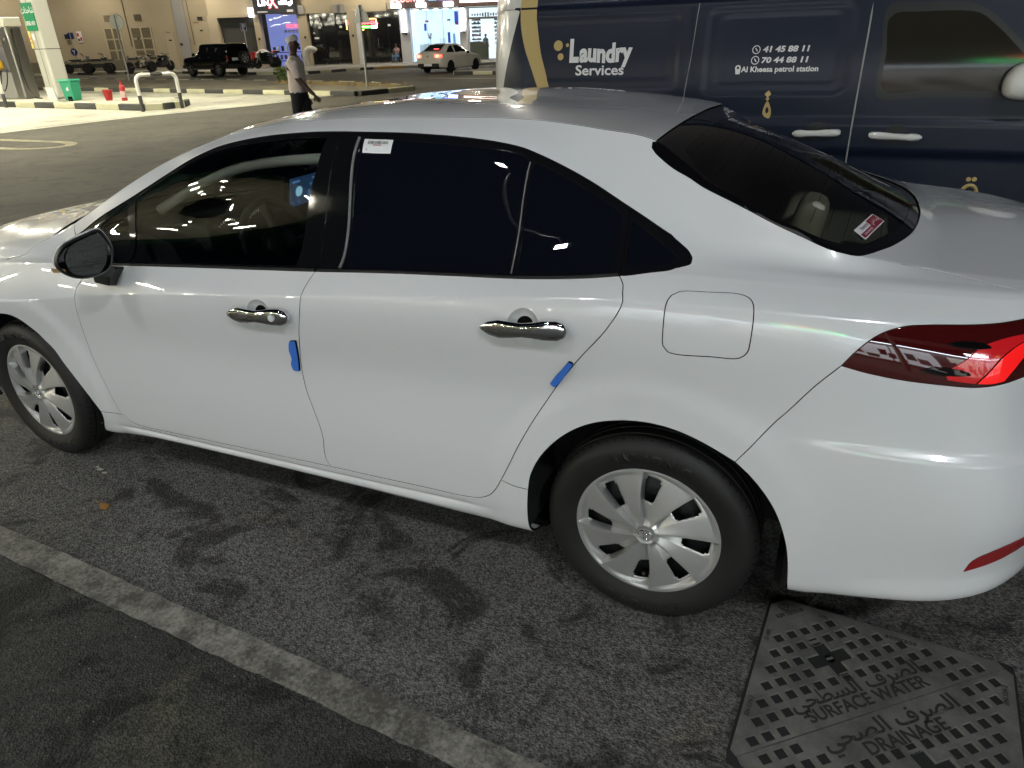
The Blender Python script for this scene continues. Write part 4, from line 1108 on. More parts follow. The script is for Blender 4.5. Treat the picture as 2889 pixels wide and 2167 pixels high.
# darker strip of asphalt beside the bay, worn white bay line
def ly(x): return 1.50 - .058 * (x - .17)
sheet('access_strip', [(7.6, ly(7.6) + .05), (-9, ly(-9) + .05), (-9, 6.5), (7.6, 6.5)], .008, asph_dk, kind='structure')
def worn_paint(name, col, under, lo=.42, hi=.60, s=9.0):
    m = mat(name, col, .8); nt = m.node_tree; b = nt.nodes['Principled BSDF']
    tc = nt.nodes.new('ShaderNodeTexCoord')
    fac = []
    for sc, d, r in ((s, 9, .72), (s * 9, 5, .7)):
        n = nt.nodes.new('ShaderNodeTexNoise'); n.inputs['Scale'].default_value = sc; n.inputs['Detail'].default_value = d; n.inputs['Roughness'].default_value = r
        nt.links.new(tc.outputs['Object'], n.inputs['Vector']); fac.append(n)
    a = nt.nodes.new('ShaderNodeMath'); a.operation = 'MULTIPLY_ADD'; nt.links.new(fac[1].outputs[0], a.inputs[0]); a.inputs[1].default_value = .55
    nt.links.new(fac[0].outputs[0], a.inputs[2])
    r = nt.nodes.new('ShaderNodeValToRGB'); r.color_ramp.elements[0].position = lo + .275; r.color_ramp.elements[1].position = hi + .275
    r.color_ramp.elements[0].color = (*under, 1); r.color_ramp.elements[1].color = (*col, 1)
    e = r.color_ramp.elements.new((lo + hi) / 2 + .27); e.color = tuple((a_ * .55 + b_ * .45) for a_, b_ in zip(under, col)) + (1,)
    nt.links.new(a.outputs[0], r.inputs[0]); nt.links.new(r.outputs[0], b.inputs['Base Color'])
    k = nt.nodes.new('ShaderNodeBump'); k.inputs['Strength'].default_value = .5; k.inputs['Distance'].default_value = .004
    nt.links.new(a.outputs[0], k.inputs['Height']); nt.links.new(k.outputs[0], b.inputs['Normal'])
    return m
bay_paint = worn_paint('worn_bay_paint', (.28, .268, .235), (.070, .066, .056), .40, .64, 8.0)
random.seed(5)
e0 = []; e1 = []
x = 6.0
while x > -3.0:
    e0.append((x, ly(x) - .052 + random.uniform(-.004, .004))); e1.append((x, ly(x) + .052 + random.uniform(-.006, .006))); x -= .05
b = MB(); n_ = len(e0)
b.add([(x, y, .0125) for x, y in e0] + [(x, y, .0125) for x, y in e1], [(i, i + 1, n_ + i + 1, n_ + i) for i in range(n_ - 1)])
o = b.build('bay_line', bay_paint, kind='structure')
if o.data.polygons[0].normal.z < 0: o.data.flip_normals()

# ------------------------------------------------------------------ cast-iron drainage cover
iron = mat('cast_iron', (.200, .194, .180), .52, metal=.15, spec=.5, noise=(9, .45, (.060, .058, .054)), bump=(140, .35, .003))
iron_dk = mat('cast_iron_hollow', (.012, .012, .012), .8)
iron_tx = mat('cast_iron_lettering', (.022, .021, .020), .6, bump=(150, .3, .002))
A_ = Vector((-.367, .624, 0)); B_ = Vector((-1.015, .669, 0)); D_ = Vector((-.329, 1.266, 0)); C_ = B_ + D_ - A_
cen = (A_ + C_) / 2
e1v = (B_ - D_).normalized(); e2v = (A_ - C_).normalized()
cover = empty('manhole_cover', (cen.x, cen.y, .0), math.atan2(e1v.y, e1v.x), label='cast iron surface water drainage cover beside the rear tyre', cat='manhole cover')
HD = (B_ - D_).length / 2
def plate(name, outer, holes, zt, dep, m, mh, parent):
    vs = [Vector(q) for q in outer]; es = [(i, (i + 1) % len(outer)) for i in range(len(outer))]
    for h in holes:
        o = len(vs); vs += [Vector(q) for q in h]; es += [(o + i, o + (i + 1) % len(h)) for i in range(len(h))]
    ov, oe, of = delaunay_2d_cdt(vs, es, [], 0, 1e-6)[:3]
    P2 = np.array([(q.x, q.y) for q in ov]); T = np.array([f for f in of]); Cc = P2[T].mean(1)
    k = inside(outer, Cc)
    for h in holes: k &= ~inside(h, Cc)
    T = T[k]; b = MB()
    tri = []
    for t in T:
        a_, b_, c_ = (P2[i] for i in t)
        cr = (b_[0] - a_[0]) * (c_[1] - a_[1]) - (b_[1] - a_[1]) * (c_[0] - a_[0])
        tri.append(tuple(t) if cr > 0 else tuple(t[::-1]))
    b.add([(x, y, zt) for x, y in P2], tri, m)
    n = len(outer)
    b.add([(x, y, zt) for x, y in outer] + [(x, y, zt - .02) for x, y in outer], [(i, (i + 1) % n, n + (i + 1) % n, n + i) for i in range(n)], m)
    for h in holes:
        n = len(h)
        cx = sum(q[0] for q in h) / n; cy = sum(q[1] for q in h) / n
        lo = [(cx + (x - cx) * .86, cy + (y - cy) * .86) for x, y in h]
        b.add([(x, y, zt) for x, y in h] + [(x, y, zt - dep) for x, y in lo], [((i + 1) % n, i, n + i, n + (i + 1) % n) for i in range(n)], m)
        b.add([(x, y, zt - dep) for x, y in lo], [tuple(range(n))], mh)
    return b.build(name, None, parent)
def sqr(a, b_, s): return [(a - s, b_ - s), (a + s, b_ - s), (a + s, b_ + s), (a - s, b_ + s)]
SP, HS = .0455, .0152
ZT = .016
ch = .028
for sgn in (1, -1):
    if sgn > 0: outer = [(-HD + ch, .0015), (HD - ch, .0015), (HD - ch * .9, ch * .9), (ch, HD - ch), (-ch, HD - ch), (-HD + ch * .9, ch * .9)]
    else: outer = [(HD - ch, -.0015), (-HD + ch, -.0015), (-HD + ch * .9, -ch * .9), (-ch, -HD + ch), (ch, -HD + ch), (HD - ch * .9, -ch * .9)]
    holes = []
    for i in range(-12, 13):
        for j in range(1, 12):
            a, b_ = (i + (.5 if False else 0)) * SP, sgn * (j - .42) * SP
            if abs(a) + abs(b_) + 2 * HS > HD - .026: continue
            if j <= 2 and abs(a) < .205 + (.01 if j == 2 else .03): continue
            if sgn > 0 and abs(b_) > .33: continue
            holes.append(sqr(a, b_, HS))
    # key socket: small squares run together
    keep = []
    for h in holes:
        cx, cy = h[0][0] + HS, h[0][1] + HS
        if abs(cx - .0) < SP * 1.2 and abs(cy - sgn * .185) < SP * 1.2: continue
        keep.append(h)
    kx, ky = 0.0, sgn * .189
    t = SP * .5
    cross = [(kx - t, ky - 3 * t), (kx + t, ky - 3 * t), (kx + t, ky - t), (kx + 3 * t, ky - t), (kx + 3 * t, ky + t), (kx + t, ky + t), (kx + t, ky + 3 * t), (kx - t, ky + 3 * t), (kx - t, ky + t), (kx - 3 * t, ky + t), (kx - 3 * t, ky - t), (kx - t, ky - t)]
    plate('cover_plate', outer, keep + [cross], ZT, .0075, iron, iron_dk, cover)
    # key slot plug
    kp = MB(); kp.lathe([(.0, .0105), (.016, .0105), (.018, .0085)], 16, iron_dk, Matrix.Translation((kx, ky, 0)), caps=False); kp.box((kx, ky, .0112), (.020, .007, .002), iron); kp.build('key_plug', None, cover)
fr = MB()
outr = [(-HD - .004, 0), (-HD + ch * .6, -ch), (-ch, -HD + ch * .6), (0, -HD - .0), (ch, -HD + ch * .6), (HD - ch * .6, -ch), (HD + .004, 0), (HD - ch * .6, ch), (ch, HD - ch * .6), (0, HD - .004), (-ch, HD - ch * .6), (-HD + ch * .6, ch)]
fr.prism([(x * 1.0, y * 1.0) for x, y in outr], .001, .0105, None)
fr.build('cover_frame', iron_dk, cover)
def ctext(body, a, b_, size, ang=0, ext=.0014, **kw):
    M = Matrix.Translation((a, b_, ZT + .0008)) @ Matrix.Rotation(ang, 4, 'Z')
    return text_obj('raised_lettering', body, M, iron_tx, cover, size=size, ext=ext, **kw)
ctext('SURFACE WATER', .0, .036, .053, sx=.92, bold=.0008)
ctext(arabic('الصرف السطحي'), .0, .083, .062, sx=1.05, bold=.0008)
ctext(arabic('الصرف الصحي'), .005, -.040, .062, sx=1.15, bold=.0008)
ctext('DRAINAGE', .01, -.088, .053, sx=.95, bold=.0008)
ctext('KM 737518', .0, HD - .082, .020, bold=.0004)
ctext('HFL', .085, HD - .130, .017, ang=rad(-45))
ctext('600X600', .235, HD - .280, .019, ang=rad(-45), sx=1.2)
ctext('D-400', -.115, HD - .135, .017, ang=rad(45))
ctext('EN-124-2', -.312, HD - .335, .018, ang=rad(45))
ctext('EN-124-2', .352, -HD + .385, .018, ang=rad(45))
hb = MB()
hp = catmull([(0, -.018), (-.013, -.002), (-.013, .010), (-.006, .013), (0, .007), (.006, .013), (.013, .010), (.013, -.002)], .004, closed=True)
hb.tube([(x, HD - .052 + y, ZT + .001) for x, y in hp], .0016, 5, closed=True)
hb.tube([(-.004, HD - .048, ZT + .001), (.006, HD - .044, ZT + .001), (.0, HD - .056, ZT + .001)], .0014, 5)
hb.build('certification_mark', iron_tx, cover)

# ------------------------------------------------------------------ litter on the asphalt
leafm = mat('dry_leaf', (.42, .20, .025), .6, noise=(40, .4, (.25, .10, .015)))
lf = MB()
pts = [(0, 0), (.03, .012), (.055, .022), (.075, .012), (.082, -.004), (.066, -.016), (.04, -.012)]
rng = random.Random(2)
lf.add([(x, y, .010 + .012 * math.sin(x * 40) * math.cos(y * 60) ** 2 + (.008 if x > .05 else 0)) for x, y in pts] + [(.042, .003, .004)], [(k, (k + 1) % 7, 7) for k in range(7)])
lf.tube([(0, 0, .010), (-.03, -.004, .008)], .0012, 4)
lo = lf.build('fallen_leaf', leafm, smooth=60, loc=(2.16, 1.07, .006), label='curled orange leaf lying on the asphalt beside the front door', cat='leaf')
lo.rotation_euler = (0, 0, rad(160)); lo.modifiers.new('t', 'SOLIDIFY').thickness = .0008
bitm = mat('pale_scrap', (.50, .48, .38), .8)
rng = random.Random(11)
spots = [(2.43, .86, .030, 'pair of pale paper scraps beside the front tyre'), (2.36, .90, .018, None), (.33, 1.02, .010, None)]
b1 = MB()
for cx, cy, r in ((0, 0, .018), (-.045, .012, .014), (.03, -.01, .010)):
    q = [(cx + r * rng.uniform(.6, 1.2) * math.cos(2 * PI * k / 7), cy + r * .5 * rng.uniform(.6, 1.2) * math.sin(2 * PI * k / 7)) for k in range(7)]
    b1.prism(q, .001, .0035)
b1.build('litter_scraps', bitm, loc=(2.40, .88, .0045), label='pale torn scraps lying on the ground near the front tyre', cat='litter', kind='stuff')
# grit and pebbles strewn over the bay
gr = MB(); rng = random.Random(4)
for k in range(420):
    x = rng.uniform(-1.2, 3.2); y = rng.uniform(.9, 2.2)
    if -1.05 < x < -.28 and .6 < y < 1.35: continue
    s = rng.uniform(.0012, .0035); zz = .0125 if y > 1.35 else .0045
    a = rng.uniform(0, 6.28)
    gr.add([(x + s * math.cos(a + t) * (1 if t else 1), y + s * math.sin(a + t), zz - .001) for t in (0, 2.1, 4.2)] + [(x, y, zz + s * .9)], [(0, 1, 3), (1, 2, 3), (2, 0, 3)])
gr.build('loose_grit', mat('pale_grit', (.26, .25, .22), .9), kind='stuff', label='fine pale grit strewn over the parking asphalt', cat='grit')
# ------------------------------------------------------------------ delivery van beside the sedan
navy = mat('navy_vinyl_wrap', (.0085, .0135, .030), .33, spec=.34, noise=(14, .5, (.007, .011, .026)), bump=(9, .03, .01))
gold = mat('gold_vinyl', (.50, .36, .13), .45)
wtext = mat('white_vinyl', (.72, .72, .73), .5)
vanw = mat('van_white_paint', (.62, .61, .58), .35, coat=.8, coat_r=.04)
van = empty('delivery_van', (0, 0, 0), label='navy laundry van with gold stripe parked behind the white sedan', cat='van')
VY = -2.10
def rr(x, z, x0, x1, z0, z1, r, soft):
    """1 inside a rounded rectangle, soft edge"""
    cx, cz = (x0 + x1) / 2, (z0 + z1) / 2; hx, hz = abs(x1 - x0) / 2 - r, abs(z1 - z0) / 2 - r
    dx, dz = max(abs(x - cx) - hx, 0), max(abs(z - cz) - hz, 0)
    d = math.hypot(dx, dz) - r
    if dx == 0 and dz == 0: d = max(abs(x - cx) - hx, abs(z - cz) - hz) - r
    return smooth01(.5 - d / soft)
def van_y(x, z):
    y = VY
    y -= .10 * smooth01((z - 1.30) / .75) ** 1.2 + .0                # tumblehome
    y -= .55 * max(0, (z - 1.90) / .22) ** 2.2
    y += .018 * smooth01((1.18 - z) / .03) - .022 * smooth01((1.02 - z) / .05)    # body-side swage
    y += .010 * (smooth01((z - 1.796) / .008) - smooth01((z - 1.812) / .008))     # roof rail bead
    y -= .05 * smooth01((.55 - z) / .3)
    # pressed panels
    y -= .009 * rr(x, z, 1.60, .63, 1.335, 1.742, .05, .022); y -= .005 * rr(x, z, 1.53, .68, 1.39, 1.715, .04, .016)
    y -= .009 * rr(x, z, .465, -.305, 1.310, 1.752, .05, .022); y -= .005 * rr(x, z, .40, -.255, 1.36, 1.71, .04, .016)
    # tail corner and nose taper
    t = max(0, (x - 1.62) / .34); y -= .30 * t ** 2.6
    t = max(0, (-1.55 - x) / 1.6); y -= .42 * t ** 2.2
    # shut lines
    for sx in (.545, -.383):
        y -= .007 * math.exp(-((x - sx - (.03 * (1.55 - z) if sx > 0 else 0)) / .006) ** 2)
    return y
xs = list(np.arange(2.02, -3.15, -.018)); zs = list(np.arange(.32, 2.10, .014))
def top_z(x): return 2.085 - max(0, (-1.15 - x)) * .62 - max(0, -2.0 - x) * -.25
b = MB(); nz = len(zs); vs = []
for x in xs:
    f = min(1.0, max(.42, top_z(x) / 2.085)) if x < -1.15 else 1
    for z in zs:
        zz = .32 + (z - .32) * ((top_z(x) - .32) / (2.085 - .32)) if (x < -1.15 and z > 1.27) else z
        if x < -1.15 and z > 1.27:
            zz = 1.27 + (z - 1.27) * max(.02, (top_z(x) - 1.27) / (2.085 - 1.27))
        yy = van_y(x, zz) if zz > .4 else van_y(x, .4)
        vs.append((x, yy, zz))
fs = []
wheels = ((1.15, .36), (-2.35, .36))
for i in range(len(xs) - 1):
    for j in range(nz - 1):
        cx, cz = xs[i], zs[j]
        if any((cx - wx) ** 2 + (cz - wz) ** 2 < .40 ** 2 for wx, wz in wheels): continue
        fs.append((i * nz + j, i * nz + j + 1, (i + 1) * nz + j + 1, (i + 1) * nz + j))
def edge_x(z): return 1.645 + (1.856 - z) * .277
mi = []
b.add(vs, fs, navy)
b.mats = [navy, vanw]
b.m = [1 if xs[f[0] // nz] > edge_x(zs[f[0] % nz]) + .05 else 0 for f in fs]
vb = b.build('side_body', None, van, smooth=50)
# roof, tail, far side, nose
b = MB()
ring = []
for x in xs[::6]:
    zt = 1.27 + (2.085 - 1.27) * (max(.02, (top_z(x) - 1.27) / (2.085 - 1.27)) if x < -1.15 else 1)
    yt = van_y(x, min(zt, 2.085)); ring.append((x, yt, zt))
n_ = len(ring)
far = [(x, 2 * (VY - .92) - y, z) for x, y, z in ring]
b.add(ring + far, [(i, i + 1, n_ + i + 1, n_ + i) for i in range(n_ - 1)], vanw)
low = [(x, van_y(x, .4), .32) for x, y, z in ring]; lowf = [(x, 2 * (VY - .92) - van_y(x, .4), .32) for x, y, z in ring]
b.add(far + lowf, [(i, i + 1, n_ + i + 1, n_ + i) for i in range(n_ - 1)], vanw)
x0 = xs[0]; prof = [(x0, van_y(x0, z), z) for z in zs]; proff = [(x, 2 * (VY - .92) - y, z) for x, y, z in prof]; m_ = len(prof)
b.add(prof + proff, [(i, i + 1, m_ + i + 1, m_ + i) for i in range(m_ - 1)], vanw)
x0 = xs[-1]; prof = [(x0, van_y(x0, z), .32 + (z - .32) * .55) for z in zs]; proff = [(x, 2 * (VY - .92) - y, z) for x, y, z in prof]
b.add(prof + proff, [(i, i + 1, m_ + i + 1, m_ + i) for i in range(m_ - 1)], navy)
b.build('roof_shell', None, van)
# wheels
for wx, wz in wheels:
    for s in (0, 1):
        w = MB(); yy = VY - .12 if not s else 2 * (VY - .92) - VY + .12
        w.lathe([(.19, .09), (.23, .10), (.31, .10), (.34, .08), (.345, 0), (.34, -.08), (.31, -.10)], 32, rubber, Matrix.Translation((wx, yy, .345)), axis='Y')
        w.lathe([(.0, .07), (.10, .06), (.19, .085)], 24, silver, Matrix.Translation((wx, yy, .345)), axis='Y', caps=False)
        w.build('wheel', None, van, smooth=40)
def on_van(x, z, off=.003): return (x, van_y(x, z) + off, z)
def decal(name, pts, m, par=van, off=.003, st=.02):
    """filled outline (x, z) laid on the van side"""
    P2 = [tuple(q) for q in pts]
    lo = np.min(P2, 0); hi = np.max(P2, 0)
    G = np.array([(x, z) for x in np.arange(lo[0], hi[0], st) for z in np.arange(lo[1], hi[1], st)])
    if len(G): G = G[inside(P2, G)]
    vs = [Vector(q) for q in P2] + [Vector(q) for q in G]
    ov, oe, of = delaunay_2d_cdt(vs, [(i, (i + 1) % len(P2)) for i in range(len(P2))], [], 0, 1e-6)[:3]
    Q = np.array([(q.x, q.y) for q in ov]); T = np.array(of); T = T[inside(P2, Q[T].mean(1))]
    fs = []
    for t in T:
        a_, b_, c_ = (Q[i] for i in t)
        cr = (b_[0] - a_[0]) * (c_[1] - a_[1]) - (b_[1] - a_[1]) * (c_[0] - a_[0])
        fs.append(tuple(t) if cr < 0 else tuple(t[::-1]))
    k = MB(); k.add([on_van(x, z, off) for x, z in Q], fs)
    return k.build(name, m, par, smooth=60)
decal('white_corner', [(edge_x(z), z) for z in np.arange(.5, 2.0, .03)] + [(edge_x(z) + .12, z) for z in np.arange(.5, 2.0, .03)][::-1], vanw, off=.0025)
gl = [(1.652, 1.90), (1.653, 1.856), (1.654, 1.749), (1.637, 1.654), (1.596, 1.526), (1.562, 1.443), (1.533, 1.366), (1.46, 1.20), (1.36, 1.0)]
gr_ = [(1.541, 1.90), (1.541, 1.851), (1.543, 1.745), (1.531, 1.665), (1.507, 1.547), (1.473, 1.442), (1.448, 1.358), (1.38, 1.20), (1.27, 1.0)]
decal('gold_stripe', [tuple(q) for q in catmull(gl, .03)] + [tuple(q) for q in catmull(gr_, .03)][::-1], gold)
for cx, cz, r in ((1.391, 1.590, .030), (1.372, 1.526, .020), (1.330, 1.591, .0105)):
    decal('gold_bubble', [(cx + r * math.cos(2 * PI * k / 28), cz + r * math.sin(2 * PI * k / 28)) for k in range(28)], gold)
def vtext(body, x0, z0, x1, z1, m=wtext, bold=.0, wave=0, shear=0, off=.0035):
    """lettering filling the box from x0 (rear) to x1, z0..z1"""
    vs, fs = text_geo(body, size=1.0, bold=bold, shear=shear)
    X = [v[0] for v in vs]; Yv = [v[1] for v in vs]; a0, a1, b0, b1 = min(X), max(X), min(Yv), max(Yv)
    out = []
    for x, y, z in vs:
        s = (x - a0) / (a1 - a0); t = (y - b0) / (b1 - b0)
        out.append(on_van(x0 + (x1 - x0) * s, z0 + (z1 - z0) * t + wave * math.sin(s * 9), off))
    k = MB(); k.add(out, fs); return k.build('vinyl_lettering', m, van)
vtext('L', 1.312, 1.490, 1.250, 1.626, bold=.055)
vtext('aundry', 1.246, 1.455, .907, 1.600, bold=.045, wave=.004)
vtext('Services', 1.268, 1.416, .955, 1.476, bold=.022)
vtext('41 45 88 11', .146, 1.524, -.102, 1.556, bold=.04, shear=.12)
vtext('70 44 88 11', .148, 1.468, -.102, 1.500, bold=.04, shear=.12)
vtext('Al Kheesa petrol station', .256, 1.413, -.161, 1.452, bold=.03)
def ringdecal(cx, cz, r, t):
    k = MB(); N_ = 28
    vs = [on_van(cx + (r - s * t) * math.cos(2 * PI * i / N_), cz + (r - s * t) * math.sin(2 * PI * i / N_)) for s in (0, 1) for i in range(N_)]
    k.add(vs, [(i, (i + 1) % N_, N_ + (i + 1) % N_, N_ + i) for i in range(N_)])
    a = [on_van(cx + r * u, cz + r * v, .0036) for u, v in ((.35, .40), (.15, .45), (-.25, -.05), (-.40, -.40), (-.10, -.35), (.05, -.10))]
    k.add(a, [tuple(range(6))]); return k.build('phone_symbol', wtext, van)
ringdecal(.183, 1.539, .0225, .0045); ringdecal(.183, 1.484, .0225, .0045)
pin = [(.2735, 1.411)] + [(.2735 + .0165 * math.cos(a), 1.444 + .0165 * math.sin(a)) for a in np.linspace(-2.5 + 2 * PI, -.65, 18)]
k = MB(); N_ = 24
outl = [(.2735 + .0165 * math.cos(2 * PI * i / N_), (1.444 if math.sin(2 * PI * i / N_) > -.6 else 1.428) + .0165 * math.sin(2 * PI * i / N_)) for i in range(N_)]
outl = [(x, z if z > 1.425 else 1.412) for x, z in outl]
k.add([on_van(x, z) for x, z in outl] + [on_van(.2735 + .007 * math.cos(2 * PI * i / N_), 1.446 + .007 * math.sin(2 * PI * i / N_)) for i in range(N_)], [(i, (i + 1) % N_, N_ + (i + 1) % N_, N_ + i) for i in range(N_)])
k.build('pin_symbol', wtext, van)
decal('gold_glyph', [(.088, 1.325), (.070, 1.305), (.090, 1.288), (.108, 1.305)], gold)
decal('gold_glyph', [(.088, 1.292), (.078, 1.280), (.089, 1.268), (.100, 1.280)], gold)
decal('gold_glyph', [tuple(q) for q in catmull([(.088, 1.268), (.062, 1.215), (.068, 1.175), (.086, 1.178), (.108, 1.200)], .01, closed=True)], gold)
decal('gold_glyph_eye', [tuple(q) for q in catmull([(.086, 1.238), (.075, 1.215), (.086, 1.200), (.094, 1.215)], .008, closed=True)], navy, off=.005)
for cx, cz, r in ((-1.005, .871, .012), (-1.032, .872, .012)):
    decal('gold_dot', [(cx + r * math.cos(2 * PI * k / 18), cz + r * math.sin(2 * PI * k / 18)) for k in range(18)], gold)
k = MB(); k.tube([on_van(-.985 - .035 + .035 * math.cos(a), .800 + .040 * math.sin(a), .004) for a in np.linspace(-.4, PI + .4, 20)], .010, 6); k.build('gold_glyph', gold, van)
# pale lines along the door gaps, window, handles
lightgap = mat('pale_gap_line', (.30, .30, .30), .5)
k = MB(); k.tube([on_van(x, z, .006) for x, z in ((-.385, 1.95), (-.386, 1.62), (-.383, 1.443), (-.381, 1.301), (-.379, 1.126), (-.379, 1.002), (-.379, .6))], .0048, 6, lightgap)
k.build('door_gap', None, van)
k = MB(); k.tube([on_van(x, z, .004) for x, z in ((.515, 1.95), (.533, 1.74), (.548, 1.506), (.569, 1.32), (.585, .9))], .0022, 5, lightgap)
k.build('door_gap', None, van)
wo = [tuple(q) for q in catmull([(-.482, 1.290), (-.466, 1.517), (-.452, 1.700), (-.475, 1.744), (-.60, 1.742), (-.833, 1.732), (-.930, 1.692), (-1.101, 1.543), (-1.30, 1.35), (-1.34, 1.290), (-1.0, 1.285), (-.7, 1.287)], .03, closed=True)]
dw = decal('window_frame', wo, mat('van_window_rubber', (.008, .008, .009), .35), off=.004)
wg = [tuple(q) for q in catmull([(-.505, 1.325), (-.489, 1.516), (-.474, 1.670), (-.500, 1.697), (-.62, 1.700), (-.812, 1.697), (-.888, 1.683), (-.966, 1.628), (-1.10, 1.505), (-1.24, 1.36), (-1.26, 1.322), (-1.0, 1.32), (-.7, 1.322)], .03, closed=True)]
vgl = mat('van_dark_glass', (.022, .020, .015), .10, spec=.28)
decal('window_pane', wg, vgl, dw, off=.006)
gloss_w = mat('handle_white', (.68, .67, .65), .3, coat=.6)
def van_handle(x0, x1, z, flip):
    k = MB(); L = abs(x1 - x0); s = 1 if x1 > x0 else -1
    pr = [(0, .010, .030), (.05, .019, .036), (.22, .0205, .040), (.235, .0195, .040), (.30, .0195, .042), (.48, .0165, .046), (.7, .0165, .045), (.80, .0205, .040), (.94, .0165, .033), (1.0, .006, .022)]
    n = 12; vs = []; fs = []
    for t, h, d in pr:
        yb = van_y(x0 + s * t * L, z)
        for a in range(n):
            c_, s_ = math.cos(2 * PI * a / n), math.sin(2 * PI * a / n)
            vs.append((x0 + s * t * L, yb + d - .012 + .012 * s_, z - (.010 * t) + h * c_))
    for i in range(len(pr) - 1):
        for a in range(n): fs.append((i * n + a, i * n + (a + 1) % n, (i + 1) * n + (a + 1) % n, (i + 1) * n + a))
    fs += [tuple(range(n)), tuple((len(pr) - 1) * n + a for a in range(n))]
    k.add(vs, fs)
    xa = x0 + s * .12 * L; xb = x0 + s * .86 * L
    for xx in (xa, xb): k.box((xx, van_y(xx, z) + .014, z), (.02, .03, .018))
    h = k.build('door_handle', gloss_w, van, smooth=50)
    cx = x0 + s * .5 * L
    decal('finger_bowl', [(cx + .058 * math.cos(2 * PI * q / 24), z + .005 + .050 * math.sin(2 * PI * q / 24)) for q in range(24)], plastic, h, off=.003)
van_handle(-.327, -.072, 1.106, 0); van_handle(-.472, -.737, 1.096, 1)
# wing mirror
k = MB()
ml = catmull([(-1.060, 1.300), (-1.048, 1.37), (-1.075, 1.43), (-1.14, 1.465), (-1.26, 1.47), (-1.30, 1.42), (-1.30, 1.31), (-1.25, 1.285), (-1.12, 1.282)], .02, closed=True)
n_ = len(ml); cx, cz = -1.17, 1.37; vs = []; fs = []
for d, sc in ((-.03, .9), (0, 1.0), (.06, 1.0), (.10, .93), (.125, .75), (.135, .4)):
    for x, z in ml: vs.append((cx + (x - cx) * sc, VY + .04 + d, cz + (z - cz) * sc))
for i in range(5):
    for a in range(n_): fs.append((i * n_ + a, i * n_ + (a + 1) % n_, (i + 1) * n_ + (a + 1) % n_, (i + 1) * n_ + a))
fs += [tuple(range(n_))[::-1], tuple(5 * n_ + a for a in range(n_))]
k.add(vs, fs); vm = k.build('wing_mirror', gloss_w, van, smooth=50)
k = MB(); k.box((0, 0, 0), (.10, .012, .026), None, rot((-1.13, VY + .155, 1.357), rz=rad(-8))); k.build('mirror_indicator', mat('clear_lens', (.35, .35, .36), .08, coat=1.0), vm, bevel=.006)
k = MB(); k.box((-1.2, VY - .02, 1.33), (.08, .10, .06)); k.build('mirror_arm', plastic, vm)
# ------------------------------------------------------------------ forecourt, kerbs and road
H_ = Vector((.40549, -.91410, 0)); E_ = Vector((.91410, .40549, 0)); FO = Vector((23.9587, -52.2947, 0))
def fw(s, t, z=0.0):
    """street frontage frame: s along the shops, t out from them, z up"""
    q = FO + E_ * s - H_ * t
    return (q.x, q.y, z)
FRZ = math.atan2(E_.y, E_.x)
conc_line = mat('worn_white_line', (.62, .61, .52), .8)
def strip_sheet(name, a, b, w, z, m, **kw):
    a = Vector((*a, 0)); b = Vector((*b, 0)); d = (b - a).normalized(); n = Vector((-d.y, d.x, 0)) * w / 2
    return sheet(name, [(q.x, q.y) for q in (a + n, b + n, b - n, a - n)], z, m, kind='structure', **kw)
sheet('forecourt', [(17.95, -8.0), (17.75, -12.1), (16.6, -15.9), (16.4, -19.6), (16.4, -20.2), (37.0, -23.9), (62, -28.0), (62, 78), (17.95, 78)], .006, conc, kind='structure')
edge_m = mat('concrete_joint', (.10, .095, .075), .9)
for a, b in (((17.80, 77), (17.80, -8.5)), ((17.80, -8.5), (17.60, -12.2)), ((17.60, -12.2), (16.45, -15.9)), ((16.45, -15.9), (16.25, -19.8))):
    strip_sheet('forecourt_edge_line', a, b, .14, .012, conc_line)
    strip_sheet('forecourt_joint', (a[0] + .22, a[1]), (b[0] + .22, b[1]), .05, .012, edge_m)
# turn arrow painted on the asphalt
yel = worn_paint('faded_yellow_marking', (.40, .37, .22), (.10, .09, .07), .30, .60, 3.0)
am = MB(); arc = [(15.2 + 1.15 * math.cos(a) * 1.9 - 1.0, -7.15 + .62 * math.sin(a)) for a in np.linspace(PI * .55, PI * 1.45, 14)]
arc = [(16.6, -7.75)] + [(14.55 + .9 * math.cos(a), -7.25 + .5 * math.sin(a)) for a in np.linspace(-PI / 2, -PI * 1.5, 16)] + [(16.0, -6.75)]
vs = []
for i, q in enumerate(arc):
    a = Vector((*arc[max(0, i - 1)], 0)); b = Vector((*arc[min(len(arc) - 1, i + 1)], 0)); n = (b - a).normalized(); n = Vector((-n.y, n.x, 0)) * .11
    vs += [(q[0] + n.x, q[1] + n.y, .006), (q[0] - n.x, q[1] - n.y, .006)]
am.add(vs, [(2 * i, 2 * i + 1, 2 * i + 3, 2 * i + 2) for i in range(len(arc) - 1)])
o = am.build('road_marking', yel, kind='structure')
if o.data.polygons[0].normal.z < 0: o.data.flip_normals()
